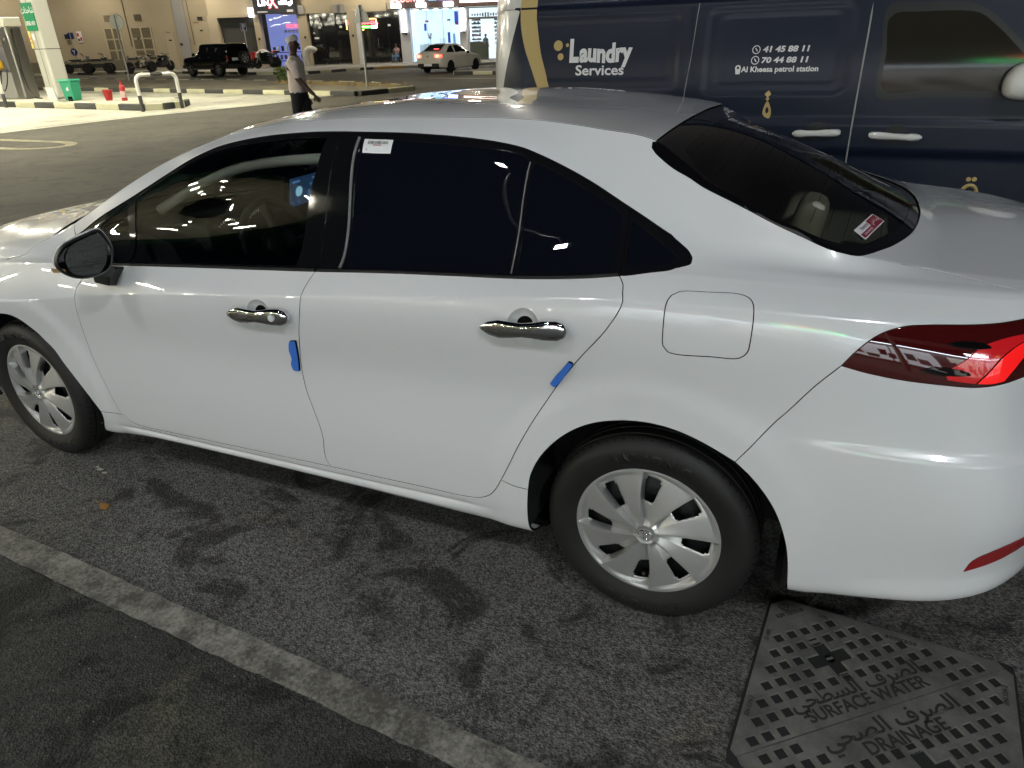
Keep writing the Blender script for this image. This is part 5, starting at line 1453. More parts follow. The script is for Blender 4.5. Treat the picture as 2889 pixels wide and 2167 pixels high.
# kerbs of alternating painted stones
kb_w = mat('kerb_cream_paint', (.62, .60, .40), .75, noise=(3, .5, (.50, .48, .33)))
kb_k = mat('kerb_black_paint', (.035, .036, .036), .7, noise=(3, .5, (.06, .06, .055)))
kb_y = mat('kerb_yellow_paint', (.42, .26, .05), .75)
kb_g = mat('kerb_concrete', (.34, .33, .30), .85, noise=(3, .5, (.26, .25, .23)))
KERB = {}
def kerb_run(name, pts, length, first=0, hgt=.16, wid=.16, pal=(0, 1), z0=0.0, parent=None, gap=.012):
    """stones set end to end along a polyline; shares one mesh per colour"""
    mats_ = [kb_w, kb_k, kb_y, kb_g]
    root = parent or tag(bpy.data.objects.new(name, None), kind='structure')
    if parent is None: COL.objects.link(root)
    i = first
    for a, b in zip(pts[:-1], pts[1:]):
        a = Vector((*a, z0)); b = Vector((*b, z0)); L = (b - a).length; n = max(1, round(L / length)); l = L / n
        for k in range(n):
            key = (round(l, 2), hgt, wid, pal[i % len(pal)])
            if key not in KERB:
                q = MB(); q.box((0, 0, hgt / 2), (l - gap, wid, hgt)); o = q.build('kerb_stone', mats_[key[3]], root, bevel=.02); KERB[key] = o.data
            else:
                o = bpy.data.objects.new('kerb_stone', KERB[key]); link(o, root)
                bm_ = o.modifiers.new('bevel', 'BEVEL'); bm_.width = .02; bm_.segments = 2
            c = a.lerp(b, (k + .5) / n); o.location = c; o.rotation_euler = (0, 0, math.atan2((b - a).y, (b - a).x))
            i += 1
    return root
# planted verge between forecourt and street
pav = ground_mat('verge_paving', (.26, .23, .17), (.20, .175, .13), (.31, .275, .20), stain=.2, scale=.5, grit=.3, spark=False)
verge = [(15.3, -19.45), (36.7, -23.35), (62, -28.1), (62, -35.6), (45.2, -31.6), (26.9, -27.2), (18.3, -24.6), (14.7, -22.0)]
b = MB(); b.prism([(x, y) for x, y in verge][::-1], .0, .145); b.build('verge_pavement', pav, kind='structure')
kerb_run('verge_kerb', [(15.2, -19.3), (36.7, -23.25), (62, -27.95)], 1.2, 1)
kerb_run('verge_kerb_nose', [(15.1, -19.35), (14.5, -21.9), (18.2, -24.75), (26.9, -27.35), (45.2, -31.75)], 1.2, 1)
# far pavement in front of the shops
pv2 = ground_mat('shop_pavement', (.30, .29, .27), (.22, .215, .20), (.36, .35, .33), stain=.2, scale=.5, grit=.3, spark=False)
fp = [(16.2, 10.2), (12.6, 11.9), (11.5, 10.6), (10.1, 8.5), (9.3, 7.7), (-12, 5.2), (-12, -.3), (19.5, -.3), (19.5, -8.3), (60, -8.3), (60, -5.5), (33, -3.6), (24.5, 2.0)]
b = MB(); b.prism([fw(s, t)[:2] for s, t in fp], .0, .14)
o = b.build('shop_pavement', pv2, kind='structure')
def fk(*st): return [fw(s, t)[:2] for s, t in st]
kerb_run('street_kerb', fk((60, -5.6), (33, -3.5), (24.5, 2.1), (16.3, 10.35), (12.6, 12.05)), 1.3, 0)
kerb_run('shop_kerb', fk((12.6, 12.05), (11.5, 10.7), (10.1, 8.6), (9.35, 7.8)), 1.1, 1)
kerb_run('loading_kerb', fk((9.2, 7.75), (7.3, 7.5)), 1.9, 0, pal=(2,))
kerb_run('plain_kerb', fk((7.2, 7.45), (-12, 5.1)), 1.6, 0, pal=(3,))
isl = fk((3.0, 20.0), (-3, 23.5), (-6, 20.5), (-1.0, 15.6), (1.3, 16.8))
b = MB(); b.prism(isl[::-1], .0, .15); b.build('parking_island', pv2, kind='structure')
kerb_run('island_kerb', isl[:2] + isl[2:3], 1.1, 1)
kerb_run('island_kerb_far', [isl[0], isl[4], isl[3]], 1.1, 0)
for a, b in (((4.1, 22.7), (-6, 31)), ((6.8, 25.0), (5.2, 26.3)), ((13, 7.2), (12.2, 16)), ((8.5, 9.5), (12, 10.4))):
    strip_sheet('street_line', fw(*a)[:2], fw(*b)[:2], .12, .006, conc_line)

# ------------------------------------------------------------------ petrol canopy over the forecourt
alu = mat('aluminium_cladding', (.46, .46, .45), .32, metal=.5, noise=(1.5, .5, (.40, .40, .39)))
ceil_m = mat('canopy_soffit', (.74, .74, .66), .6)
green = mat('green_fascia', (.015, .13, .055), .35)
canopy = empty('petrol_canopy', (27, 27, 0), label='flat petrol canopy with green fascia over the lit forecourt', cat='canopy')
b = MB(); b.box((0, 0, 5.35), (26, 94, .12)); b.build('soffit', ceil_m, canopy)
b = MB()
for c, s in (((-13.05, 0, 5.75), (.1, 94.2, .95)), ((13.05, 0, 5.75), (.1, 94.2, .95)), ((0, -47.05, 5.75), (26, .1, .95)), ((0, 47.05, 5.75), (26, .1, .95))): b.box(c, s)
b.build('fascia', green, canopy)
lampm = light_mat('canopy_lamp', (1.0, .95, .76), 350.0)
l0 = None
for ix in range(5):
    for iy in range(15):
        loc = (-10.4 + ix * 5.2, -43.6 + iy * (5.4 if iy < 9 else 6.2), 5.27)
        if l0 is None:
            q = MB(); q.box((0, 0, 0), (.42, .42, .02), lampm); q.box((0, 0, .016), (.52, .52, .012), alu); l0 = q.build('ceiling_lamp', None, canopy); o = l0
        else: o = link(bpy.data.objects.new('ceiling_lamp', l0.data), canopy)
        o.location = loc
for y in (10.5, 40):
    for x in (22, 34):
        q = MB(); q.box((x - 27, y - 27, 2.65), (.6, .6, 5.3)); q.build('canopy_column', alu, canopy, bevel=.05)

# ------------------------------------------------------------------ pump island
isl_o = empty('pump_island', (0, 0, 0), label='raised concrete pump island edged with black and cream kerb stones', cat='island')
tip = [(19.3, -15.55), (18.75, -15.1), (18.55, -14.35), (18.75, -13.95)]
pi_pts = [(45, -15.9), (45, -17.4), (20.4, -16.4), (19.3, -15.8), (18.85, -15.1), (18.75, -14.35), (18.95, -14.12), (26.1, -14.85), (33, -15.4)]
b = MB(); b.prism(pi_pts, .0, .178); b.build('island_top', conc, isl_o)
kerb_run('x', [(19.15, -13.98), (26.1, -14.72), (33, -15.35), (45, -16.0)], 1.15, 1, hgt=.19, parent=isl_o)
kerb_run('x', [(19.1, -13.98), (18.72, -14.3), (18.8, -15.15), (19.3, -15.8), (20.4, -16.4)], .55, 0, hgt=.19, parent=isl_o)
# cladded column with the diesel sign
colm = empty('canopy_support', (25.9, -16.25, .178), rad(-3), label='cream clad canopy column carrying the green diesel sign', cat='column')
q = MB(); q.box((0, 0, 2.6), (.62, .62, 5.2)); q.build('cladding', mat('cream_cladding', (.60, .59, .52), .4, metal=.2), colm, bevel=.09, seg=4)
q = MB(); q.box((0, .001, 1.62), (.632, .632, .02)); q.build('cladding_joint', plastic, colm)
q = MB(); q.box((-.06, .322, 2.6), (.012, .004, 5.2)); q.build('cladding_seam', plastic, colm)
gs = mat('green_sign', (.012, .22, .10), .35)
q = MB(); q.box((-.02, .328, 2.62), (.58, .03, .86)); sg = q.build('diesel_sign', gs, colm)
txm = Matrix(((-1, 0, 0, 0), (0, 0, 1, 0), (0, 1, 0, 0), (0, 0, 0, 1)))
def face_text(body, x, y, z, size, m, par, **kw):
    """lettering on a face looking along local +Y"""
    return text_obj('sign_lettering', body, Matrix.Translation((x, y, z)) @ txm, m, par, size=size, **kw)
face_text('DIESEL HGV', -.02, .346, 2.42, .17, wtext, sg, sx=.58, bold=.006)
face_text(arabic('شاحنات'), -.02, .346, 2.82, .26, wtext, sg, sx=.85, bold=.006)
yl = mat('yellow_notice', (.75, .62, .20), .5)
q = MB(); q.box((.345, .12, 2.25), (.03, .30, 1.15), yl); q.box((.24, .328, 2.2), (.12, .02, 1.1), yl); q.build('price_notice', None, colm)
orm = mat('orange_print', (.60, .20, .06), .5); blm = mat('blue_print', (.03, .06, .35), .5)
q = MB()
for z in (2.48, 2.22, 1.95, 1.82): q.box((.24, .340, z), (.085, .004, .06), orm)
q.box((.24, .340, 2.68), (.09, .004, .06), blm); q.build('notice_print', None, colm)
q = MB(); q.box((.06, .325, 2.0), (.16, .012, .20)); q.build('paper_notice', lab, colm)
# dispenser
pump = empty('fuel_dispenser', (28.1, -16.25, .178), rad(-3), label='tall brushed steel fuel dispenser on the pump island', cat='fuel pump')
q = MB(); q.box((-.55, .02, 1.2), (.48, .56, 2.4)); q.build('side_tower', steel, pump, bevel=.06, seg=3)
q = MB(); q.box((.62, .0, .45), (1.9, .50, .9)); q.build('lower_cabinet', mat('grey_cabinet', (.40, .40, .38), .4, metal=.3), pump, bevel=.02)
q = MB(); q.box((.62, .0, 1.35), (1.7, .42, .9)); q.build('nozzle_bay', mat('dark_bay', (.10, .10, .11), .4), pump, bevel=.02)
q = MB(); q.box((.30, .02, 2.52), (2.3, .62, .30)); q.build('head_panel', mat('cream_panel', (.62, .61, .52), .5), pump, bevel=.03)
q = MB(); q.box((-.55, .305, 1.98), (.22, .01, .12)); q.build('pump_number', ink, pump, bevel=.004)
face_text('06', -.55, .314, 1.98, .12, wtext, pump)
nz = mat('yellow_nozzle', (.80, .50, .02), .4)
for k, x in enumerate((.12, .48)):
    q = MB(); q.tube([(x, .30, 1.30), (x, .34, 1.12), (x, .42, 1.00)], .055, 8); q.tube([(x, .28, 1.30), (x, .27, 1.05)], .025, 8); q.box((x, .30, 1.15), (.10, .10, .22))
    nzo = q.build('nozzle', nz, pump, bevel=.01)
    q = MB(); q.tube(catmull([(x, .34, 1.05), (x + .05, .50, .55), (x - .1, .52, .28), (x - .25, .42, .55), (x - .2, .26, 1.0)], .06), .018, 8); q.build('nozzle_hose', rubber, nzo, smooth=60)
q = MB(); q.tube(catmull([(-.80, .1, 2.3), (-.86, .16, 1.6), (-.84, .18, .9), (-.95, .2, .35), (-1.3, .25, .06), (-1.75, .3, .03)], .08), .02, 8); q.build('air_hose', rubber, pump, smooth=60)
# things standing on the island
bing = mat('green_bin_plastic', (.03, .30, .17), .4)
bn = empty('litter_bin', (23.95, -15.3, .178), rad(10), label='green pedal litter bin standing on the pump island', cat='bin')
q = MB(); q.box((0, 0, .31), (.36, .36, .60), None, None, taper=(1.28, 1.22)); q.build('bin_body', bing, bn, bevel=.03, seg=3)
q = MB(); q.box((.02, 0, .645), (.56, .50, .07), None, None, taper=(.88, .88)); q.build('bin_lid', bing, bn, bevel=.02)
q = MB(); q.box((-.05, .19, .07), (.16, .04, .14), void); q.box((-.05, .225, .04), (.13, .09, .02), plastic); q.build('pedal', None, bn)
q = MB(); q.tube([(-.10, .226, .44), (-.08, .224, .40), (-.11, .222, .34)], .014, 5); q.tube([(-.08, .224, .40), (-.04, .224, .42)], .010, 5); q.box((-.035, .214, .36), (.06, .01, .08)); q.lathe([(0, -.008), (.016, 0), (0, .008)], 8, None, Matrix.Translation((-.095, .227, .475)), caps=False); q.build('litter_symbol', wtext, bn)
q = MB(); q.box((0, 0, .22), (.36, .05, .44)); o = q.build('white_board', white_p, bevel=.01, loc=(24.72, -15.12, .178), label='blank white board propped beside the green bin', cat='board'); o.rotation_euler = (rad(-6), 0, rad(4))
bk = empty('fire_bucket', (22.3, -15.35, .178), label='red fire bucket on the pump island', cat='bucket')
redm = mat('red_enamel', (.45, .02, .025), .4, noise=(6, .5, (.36, .02, .02)))
q = MB(); q.lathe([(.0, .0), (.10, .0), (.155, .32), (.165, .325), (.165, .335), (.150, .335), (.095, .02), (.0, .02)], 24); q.build('bucket_body', redm, bk, smooth=40)
q = MB(); q.tube([(.165 * math.cos(a), .05 + .02 * math.sin(a), .33 - .03 * math.sin(a)) for a in np.linspace(0, PI, 10)], .006, 5); q.build('bucket_handle', steel, bk)
ex = empty('fire_extinguisher', (21.45, -15.25, .178), rad(-10), label='red fire extinguisher with white label on the pump island', cat='extinguisher')
q = MB(); q.lathe([(.0, .0), (.085, .0), (.09, .02), (.09, .40), (.075, .46), (.035, .50), (.03, .53)], 20); q.build('cylinder_body', redm, ex, smooth=40)
q = MB(); q.lathe([(.0915, .10), (.0915, .30)], 20, None, None, caps=False); q.build('instruction_label', mat('extinguisher_label', (.62, .22, .20), .5, noise=(40, .15, (.75, .72, .68))), ex)
q = MB(); q.box((0, 0, .55), (.05, .05, .05), redm); q.box((.07, 0, .60), (.16, .02, .015), redm, None); q.box((.06, 0, .565), (.13, .02, .012), plastic); q.build('valve_lever', None, ex)
q = MB(); q.tube(catmull([(.03, .0, .55), (.13, .0, .50), (.12, .02, .25), (.11, .02, .08)], .05), .014, 6); q.build('discharge_hose', rubber, ex, smooth=60)
# hoop barriers
hoopw = mat('hoop_white_paint', (.80, .79, .72), .45)
def hoop(a, b, label, w=.055, hh=1.0):
    a = Vector((*a, 0)); b = Vector((*b, 0)); r = .18; d = (b - a).normalized()
    o = empty('hoop_barrier', a, label=label, cat='barrier', group='striped hoop barriers at the pump island')
    L = (b - a).length
    def pt(s, z): q = d * s; return (q.x, q.y, z)
    left = [pt(0, z) for z in (0, .45)]; q = MB(); q.tube(left, w, 12); q.build('lower_leg', kb_k, o, smooth=40)
    q = MB(); q.tube([pt(L, 0), pt(L, .45)], w, 12); q.build('lower_leg', kb_k, o, smooth=40)
    cr = [pt(r - r * math.cos(t), hh - r + r * math.sin(t)) for t in np.linspace(0, PI / 2, 8)]
    q = MB(); q.tube([pt(0, .45)] + cr + [pt(L * .36, hh)], w, 12); q.build('painted_bend', hoopw, o, smooth=40)
    cr = [pt(L - r + r * math.cos(t), hh - r + r * math.sin(t)) for t in np.linspace(0, PI / 2, 8)]
    q = MB(); q.tube([pt(L, .45)] + cr + [pt(L * .66, hh)], w, 12); q.build('painted_bend', hoopw, o, smooth=40)
    q = MB(); q.tube([pt(L * .36, hh), pt(L * .66, hh)], w + .001, 12); q.build('crossbar', kb_k, o, smooth=40)
hoop((18.85, -13.66), (18.47, -14.79), 'black and cream hoop barrier at the rounded end of the pump island')
hoop((26.46, -14.55), (27.7, -14.62), 'black and cream hoop barrier in front of the steel dispenser')

# ------------------------------------------------------------------ sign posts
galv = mat('galvanised_steel', (.38, .38, .36), .4, metal=.6)
signb = mat('sign_back_aluminium', (.36, .37, .35), .45, metal=.4)
blue_s = mat('blue_sign', (.015, .045, .26), .4)
def post(name, loc, h, label, cat='sign', r=.045):
    o = empty(name, loc, label=label, cat=cat)
    q = MB(); q.tube([(0, 0, 0), (0, 0, h)], r, 10); q.build('post', galv, o, smooth=40)
    return o
VA = FRZ      # faces across the view
def brackets(o, zs, w=.16):
    for z in zs:
        q = MB(); q.box((0, 0, 0), (w, .11, .03), None, rot((0, 0, z), rz=VA)); q.build('bracket', galv, o)
rs = post('round_sign', (36.7, -28.3, .145), 3.25, 'round traffic sign seen from its grey back on a tall post')
q = MB(); q.lathe([(.0, -.012), (.375, -.012), (.39, .0), (.375, .012), (.0, .012)], 36, None, rot((-.03, -.07, 2.93), rz=VA), axis='Y', caps=False); q.build('sign_plate', signb, rs, smooth=30)
brackets(rs, (2.72, 3.12), .3)
ts = post('warning_sign', (16.4, -21.75, .145), 2.72, 'triangular warning sign seen from its back on the verge')
q = MB(); tri = [(-.34, 0), (.34, 0), (0, .62)]
vs = [(x, y, z) for y in (-.012, .012) for x, z in tri]; q.add(vs, [(0, 1, 2), (5, 4, 3), (0, 3, 4, 1), (1, 4, 5, 2), (2, 5, 3, 0)], None, rot((-.03, -.07, 2.14), rz=VA)); q.build('sign_plate', signb, ts, bevel=.01)
brackets(ts, (2.28, 2.56), .2)
ar = post('direction_sign', fw(36.2, -5.2, .14), 2.95, 'blue direction arrow plate above a blue keep sign on one post')
q = MB(); q.prism([(.30, 0), (.16, .24), (-.28, .24), (-.28, -.24), (.16, -.24)], -.01, .01, None, rot((.0, .0, 2.75), rz=VA) @ Matrix.Rotation(PI / 2, 4, 'X')); q.build('arrow_plate', blue_s, ar)
q = MB(); q.lathe([(.0, -.012), (.28, -.012), (.28, .012), (.0, .012)], 28, None, rot((-.02, .06, 1.55), rz=VA), axis='Y', caps=False); q.build('keep_plate', blue_s, ar)
q = MB()
for p0, p1 in (((0, -.18), (0, .02)), ((0, .0), (-.11, .15)), ((0, .0), (.11, .15))): q.tube([(p0[0], .018, p0[1]), (p1[0], .018, p1[1])], .028, 5, None, M=rot((-.02, .06, 1.55), rz=VA))
q.build('keep_arrows', wtext, ar)
ps = post('parking_sign', fw(19.4, 2.2, .14), 2.85, 'blue square parking sign with a white letter P')
q = MB(); q.box((0, 0, 0), (.42, .02, .50), wtext, rot((0, .0, 2.78), rz=VA)); q.box((0, .012, 0), (.38, .01, .46), blue_s, rot((0, 0, 2.78), rz=VA)); o = q.build('sign_plate', None, ps)
text_obj('sign_lettering', 'P', rot((0, 0, 2.78), rz=VA) @ Matrix.Translation((0, .020, 0)) @ txm, wtext, ps, size=.46, bold=.02)
# ------------------------------------------------------------------ street frontage
wallm = mat('beige_render', (.50, .43, .31), .85, noise=(.6, .5, (.45, .385, .28)), bump=(30, .15, .01))
wall2 = mat('left_beige_render', (.44, .37, .26), .85, noise=(.5, .5, (.39, .33, .23)), bump=(30, .15, .01))
pierg = mat('grey_pier', (.33, .32, .31), .8)
drk = mat('dark_tinted_shop_glass', (.012, .012, .013), .04, spec=.6)
alum = mat('aluminium_frame', (.40, .39, .37), .4, metal=.5)
def fobj(name, label, cat, s, t, **kw): return empty(name, fw(s, t), FRZ, label=label, cat=cat, **kw)
shops = fobj('shop_building', 'long beige shop building with lit saloon and grocery fronts', 'building', 0, 0)
def part(name, boxes, m, par=None, bevel=0.0):
    q = MB()
    for c, s in boxes: q.box(c, s)
    return q.build(name, m, par or shops, bevel=bevel)
# upper wall, piers (s to the left, t out)
part('upper_wall', [((6.8, -.4, 6.4), (31.6, .8, 5.2))], wallm)
part('lintel', [((13.2, -.02, 3.95), (7.9, .6, .5))], wallm)
part('roof_slab', [((5.5, -6, 9.0), (29, 12, .2))], wallm)
part('end_wall', [((22.25, -.02, 1.95), (.75, .75, 3.7)), ((20.75, -.02, 3.72), (2.25, .70, .2))], wallm)
q = MB(); q.box((20.52, -.12, 1.88), (2.62, .06, 3.5)); q.build('roller_door', mat('roller_dark', (.050, .050, .046), .5), shops, bevel=.01)
for a, b in ((19.2, 18.75), (15.95, 15.22), (12.18, 11.62)):
    part('pier', [(((a + b) / 2, -.02, 1.95), (a - b, .75, 3.7))], wallm, bevel=.02)
whp = mat('lit_white_pier', (.66, .66, .70), .6)
for a, b in ((11.60, 11.25), (8.35, 7.60), (3.90, 3.28), (-.3, -1.2)):
    part('white_pier', [(((a + b) / 2, .02, 1.95), (a - b, .80, 3.7))], whp, bevel=.02)
part('floor', [((8.0, -3.0, .16), (24.5, 6, .05))], mat('shop_floor', (.4, .4, .4), .4))
part('back_wall', [((13.3, -5.9, 2.2), (14.6, .1, 4.2))], mat('dim_shop_wall', (.06, .06, .065), .7))
# two shuttered dark glass fronts with bar handles
for a, b, hx in ((15.22, 12.18, 13.68), (11.25, 8.35, 9.95)):
    n = 3
    for k in range(n):
        x0 = b + (a - b) * k / n; x1 = b + (a - b) * (k + 1) / n
        q = MB(); q.box(((x0 + x1) / 2, -.10, 1.93), (x1 - x0 - .03, .02, 3.5)); q.build('glass_panel', drk, shops)
    part('glass_frame', [(((a + b) / 2, -.12, .14 + .05), (a - b, .06, .10)), (((a + b) / 2, -.12, 3.70), (a - b, .06, .08))], alum)
    for dx in (.07, .16, -.06, -.14):
        q = MB(); q.tube([(hx + dx, -.03, 1.2), (hx + dx, -.03, 1.9)], .018, 6); q.build('bar_handle', chrome, shops)
# stickers on the dark glass
for x, z, w, h in ((14.45, 2.75, .18, .12), (14.9, 2.4, .14, .12), (14.75, 2.05, .35, .12), (12.85, 2.75, .2, .14), (9.2, 2.75, .22, .14)): 
    q = MB(); q.box((x, -.08, z), (w, .01, h)); q.build('door_sticker', lab, shops)
# reflection of a neon sign, modelled as glowing reversed letters on the glass
nr = light_mat('red_neon', (1.0, .04, .08), 4.0); ng = light_mat('green_neon', (.10, 1.0, .08), 3.0); ny = light_mat('warm_neon', (1.0, .55, .12), 5.0); nw = light_mat('white_sign_light', (.92, .95, 1.0), 4.5); nbl = light_mat('blue_sign_light', (.12, .25, 1.0), 4.0)
neon = fobj('neon_reflection', 'red and green neon reflection modelled as glowing letters on the dark glass', 'sign', 11.3, -.02)
def ftext(body, x, y, z, size, m, par, **kw): return text_obj('sign_lettering', body, Matrix.Translation((x, y, z)) @ txm, m, par, size=size, **kw)
q = MB()
for a, b in (((-1.1, 3.22), (-.95, 3.22)), ((-1.17, 3.20), (-1.17, 2.75)), ((-.95, 3.22), (.1, 3.22)), ((1.08, 3.2), (1.08, 2.55)), ((.95, 2.50), (-.2, 2.50)), ((-1.2, 2.85), (-1.2, 2.6))): q.tube([(a[0], .02, a[1]), (b[0], .02, b[1])], .03, 5)
q.build('reflected_border', ny, neon)
ftext('hebihziA', -.55, .03, 3.0, .42, nr, neon, bold=.01)
ftext('il', .98, .03, 3.0, .42, nr, neon, bold=.01)
q = MB(); q.box((-.35, .03, 2.68), (.75, .02, .16)); q.build('reflected_band', ng, neon)
q = MB(); q.box((-.98, .03, 2.68), (.42, .02, .20)); q.build('reflected_plate', nw, neon)
# clothes shop with its light sign
sg = fobj('shop_sign', 'dark shop sign with white letters and a big red X', 'sign', 17.4, .45)
q = MB(); q.box((0, 0, 4.45), (3.15, .22, 1.40)); q.build('sign_board', mat('sign_black', (.02, .022, .03), .3), sg, bevel=.02)
ftext('LIN', .78, .125, 4.46, .52, nw, sg, bold=.012, sx=1.1)
ftext(arabic('لينك'), -.85, .125, 4.52, .55, nw, sg, bold=.012)
ftext('X', .10, .135, 4.48, 1.15, nr, sg, bold=.02, sx=.8)
q = MB(); q.box((.95, .12, 3.90), (.75, .015, .07)); q.build('sign_strip', wtext, sg)
q = MB(); q.box((-1.1, .13, 3.92), (.45, .02, .16)); q.build('sign_plate', wtext, sg)
purp = mat('glowing_violet_wall', (.3, .3, .5), .8, emit=(.32, .36, .85), es=.55)  # back wall glows itself, standing in for lamps inside
part('shop_back', [((17.3, -1.4, 2.0), (2.9, .05, 3.6))], purp)
part('shop_glass', [((17.3, -.15, 1.95), (2.85, .02, 3.55))], clear)
q = MB()
for z in (1.15, .55): q.box((17.3, -.9, z), (2.6, .4, .06), redm)
for k in range(16): q.box((16.1 + k * .16, -.9, .82 if k % 2 else 1.42), (.12, .3, random.uniform(.2, .45)), [steel, redm, ink, lab][k % 4])
q.build('shelf_goods', None, shops, kind='stuff')
q = MB()
for k in range(5): q.box((16.25 + .28 * k, -1.3, 2.62), (.18, .04, .14), lab)
q.box((16.8, -1.3, 2.5), (1.5, .04, .04), lab); q.box((16.7, -1.3, 2.95), (1.1, .03, .2), nr); q.box((15.95, -1.3, 3.3), (.3, .03, .35), nw); q.box((15.9, -1.3, 2.75), (.7, .03, .10), ny); q.build('shop_display', None, shops, kind='stuff')
wlb = light_mat('wall_box_light', (.95, .97, 1.0), 3.5)
q = MB(); q.box((19.25, .45, 3.90), (.34, .25, .62)); q.build('wall_light_box', wlb, shops, bevel=.02)
for x in (15.6, 12.6, 24.9 - 12): q = MB(); q.box((x, .36, 3.95), (.55, .12, .6)); q.build('wall_box', pierg, shops, bevel=.02)
for s in (18.95, 15.5, 11.9, 7.9, 3.55):
    q = MB(); q.box((s, .42, 2.12), (.14, .04, .16)); q.build('meter_box', ink, shops)
# saloon
blue_in = mat('glowing_marble', (.75, .8, .85), .4, emit=(.62, .82, 1.0), es=.78, noise=(1.2, .35, (.62, .70, .80)))  # saloon walls emit: room light put into the wall material
part('saloon_back', [((5.7, -2.6, 2.0), (3.7, .05, 3.9))], blue_in)
part('saloon_side', [((7.5, -1.3, 2.0), (.05, 2.6, 3.9)), ((3.95, -1.3, 2.0), (.05, 2.6, 3.9))], blue_in)
for k in range(3):
    q = MB(); q.box((7.55 - .6 - 1.2 * k, -.12, 1.95), (1.18, .02, 3.55)); q.build('saloon_glass', clear, shops)
part('saloon_frame', [((5.75, -.1, 3.74), (3.7, .08, .08)), ((6.35, -.1, 1.9), (.03, .05, 3.5)), ((5.15, -.1, 1.9), (.03, .05, 3.5))], alum)
spl = light_mat('downlight', (.85, .92, 1.0), 14.0)
for k in range(5):
    q = MB(); q.box((7.2 - .75 * k, -.8, 3.70), (.35, .5, .03)); q.build('downlight', spl, shops)
for x in (7.95, 3.6):
    q = MB(); q.box((x + .05, .50, 2.95), (.34, .16, 1.5)); q.build('pier_lamp', light_mat('pier_lamp_glow', (.9, .93, 1.0), 2.6), shops, bevel=.03)
    for z in (2.15, 3.75):
        q = MB(); q.box((x + .05, .50, z), (.40, .20, .10)); q.build('pier_lamp_cap', chrome, shops)
q = MB(); q.box((6.1, -1.9, .95), (1.6, .4, .9), white_p); q.build('saloon_counter', None, shops, bevel=.02)
vz = MB(); vz.lathe([(.05, 0), (.07, .1), (.09, .3), (.08, .35)], 12, clear, Matrix.Translation((6.35, -1.8, 1.40)))
for k in range(26):
    a = random.uniform(0, 6.28); r = random.uniform(.05, .3); z = random.uniform(.4, .75)
    vz.tube([(6.35, -1.8, 1.7), (6.35 + r * math.cos(a), -1.8 + r * math.sin(a) * .5, 1.40 + z)], .008, 4, ink); vz.lathe([(0, -.03), (.04, 0), (0, .03)], 6, random.choice((redm, ink, white_p)), Matrix.Translation((6.35 + r * math.cos(a), -1.8 + r * math.sin(a) * .5, 1.40 + z)), caps=False)
vz.build('flower_vase', None, shops)
for x, z, w, h, mm in ((6.7, 2.55, .18, .5, blm), (4.25, 3.15, .3, .85, blm), (4.2, 2.75, .3, .2, redm), (6.55, 2.95, .26, .14, redm), (4.85, 3.0, .24, .12, ink), (4.9, 1.7, .2, .9, blm), (4.5, 1.65, .18, .8, mat('pale_blue', (.2, .4, .7), .6)), (7.0, 1.0, .5, .7, white_p)): 
    q = MB(); q.box((x, -2.0, z), (w, .05, h)); q.build('wall_poster', mm, shops)
for dx in (5.42, 5.30, 5.18, 5.06):
    q = MB(); q.tube([(dx, -.05, 1.2), (dx, -.05, 1.75)], .018, 6); q.build('bar_handle', alum, shops)
ss = fobj('saloon_sign', 'saloon sign board with red letters and white light boxes', 'sign', 6.3, .45)
q = MB(); q.box((0, 0, 4.55), (5.1, .18, 1.5)); q.build('sign_board', mat('sign_brown', (.10, .065, .06), .4), ss, bevel=.02)
ftext('SALOON', 1.65, .11, 4.38, .56, light_mat('red_letters', (1.0, .09, .08), 1.7), ss, bold=.018, sx=.82)
q = MB(); q.lathe([(.0, .11), (.32, .11)], 24, nw, Matrix.Translation((.35, 0, 4.45)), axis='Y', caps=False); q.box((-.55, .10, 4.52), (.6, .02, .5), light_mat('cyan_sign', (.1, .6, 1.0), 2.6)); q.box((-1.5, .10, 4.52), (1.1, .02, .5), nbl); q.build('sign_symbols', None, ss)
for x in (2.15, .3, -1.7):
    q = MB(); q.box((x, .25, 3.98), (.72, .35, .32)); q.build('light_box', nw, ss, bevel=.05)
# grocery
gw = mat('glowing_white_interior', (.8, .8, .8), .6, emit=(.93, .98, 1.0), es=.95)  # wall given its own glow instead of lamps in the grocery
part('grocery_back', [((1.3, -2.8, 2.0), (4.2, .05, 3.9))], gw)
part('grocery_glass', [((1.6, -.12, 1.95), (3.3, .02, 3.55))], clear)
part('grocery_frame', [((3.2, -.1, 1.95), (.08, .08, 3.6)), ((1.6, -.1, 3.0), (3.3, .06, .12)), ((1.6, -.1, 3.72), (3.3, .06, .08))], alum)
rng = random.Random(9); pal_ = [mat('pack_%s' % n, c, .5) for n, c in (('red', (.55, .12, .10)), ('pink', (.62, .40, .42)), ('teal', (.12, .36, .36)), ('cream', (.62, .58, .48)), ('grey', (.28, .29, .31)), ('dark', (.05, .05, .06)), ('green', (.16, .40, .18)))]
for side, xa, xb in (('shelf_unit', 3.1, 2.35), ('shelf_unit', 1.35, .1)):
    q = MB()
    for r in range(7):
        z = 1.25 + .27 * r; q.box(((xa + xb) / 2, -1.9, z), (xa - xb, .35, .025), white_p)
        x = xb + .05
        while x < xa - .05:
            w = rng.uniform(.05, .11); h = rng.uniform(.10, .21); q.box((x + w / 2, -1.85, z + .0125 + h / 2), (w * .9, .22, h), rng.choice(pal_)); x += w
    q.build(side, None, shops, kind='stuff')
q = MB()
for k in range(14): q.box((2.95 - .2 * k, -.6, 3.25), (.10, .1, rng.uniform(.1, .3)), rng.choice(pal_[2:6]))
q.box((1.6, -.6, 3.08), (3.1, .3, .03), white_p); q.build('top_shelf_goods', None, shops, kind='stuff')
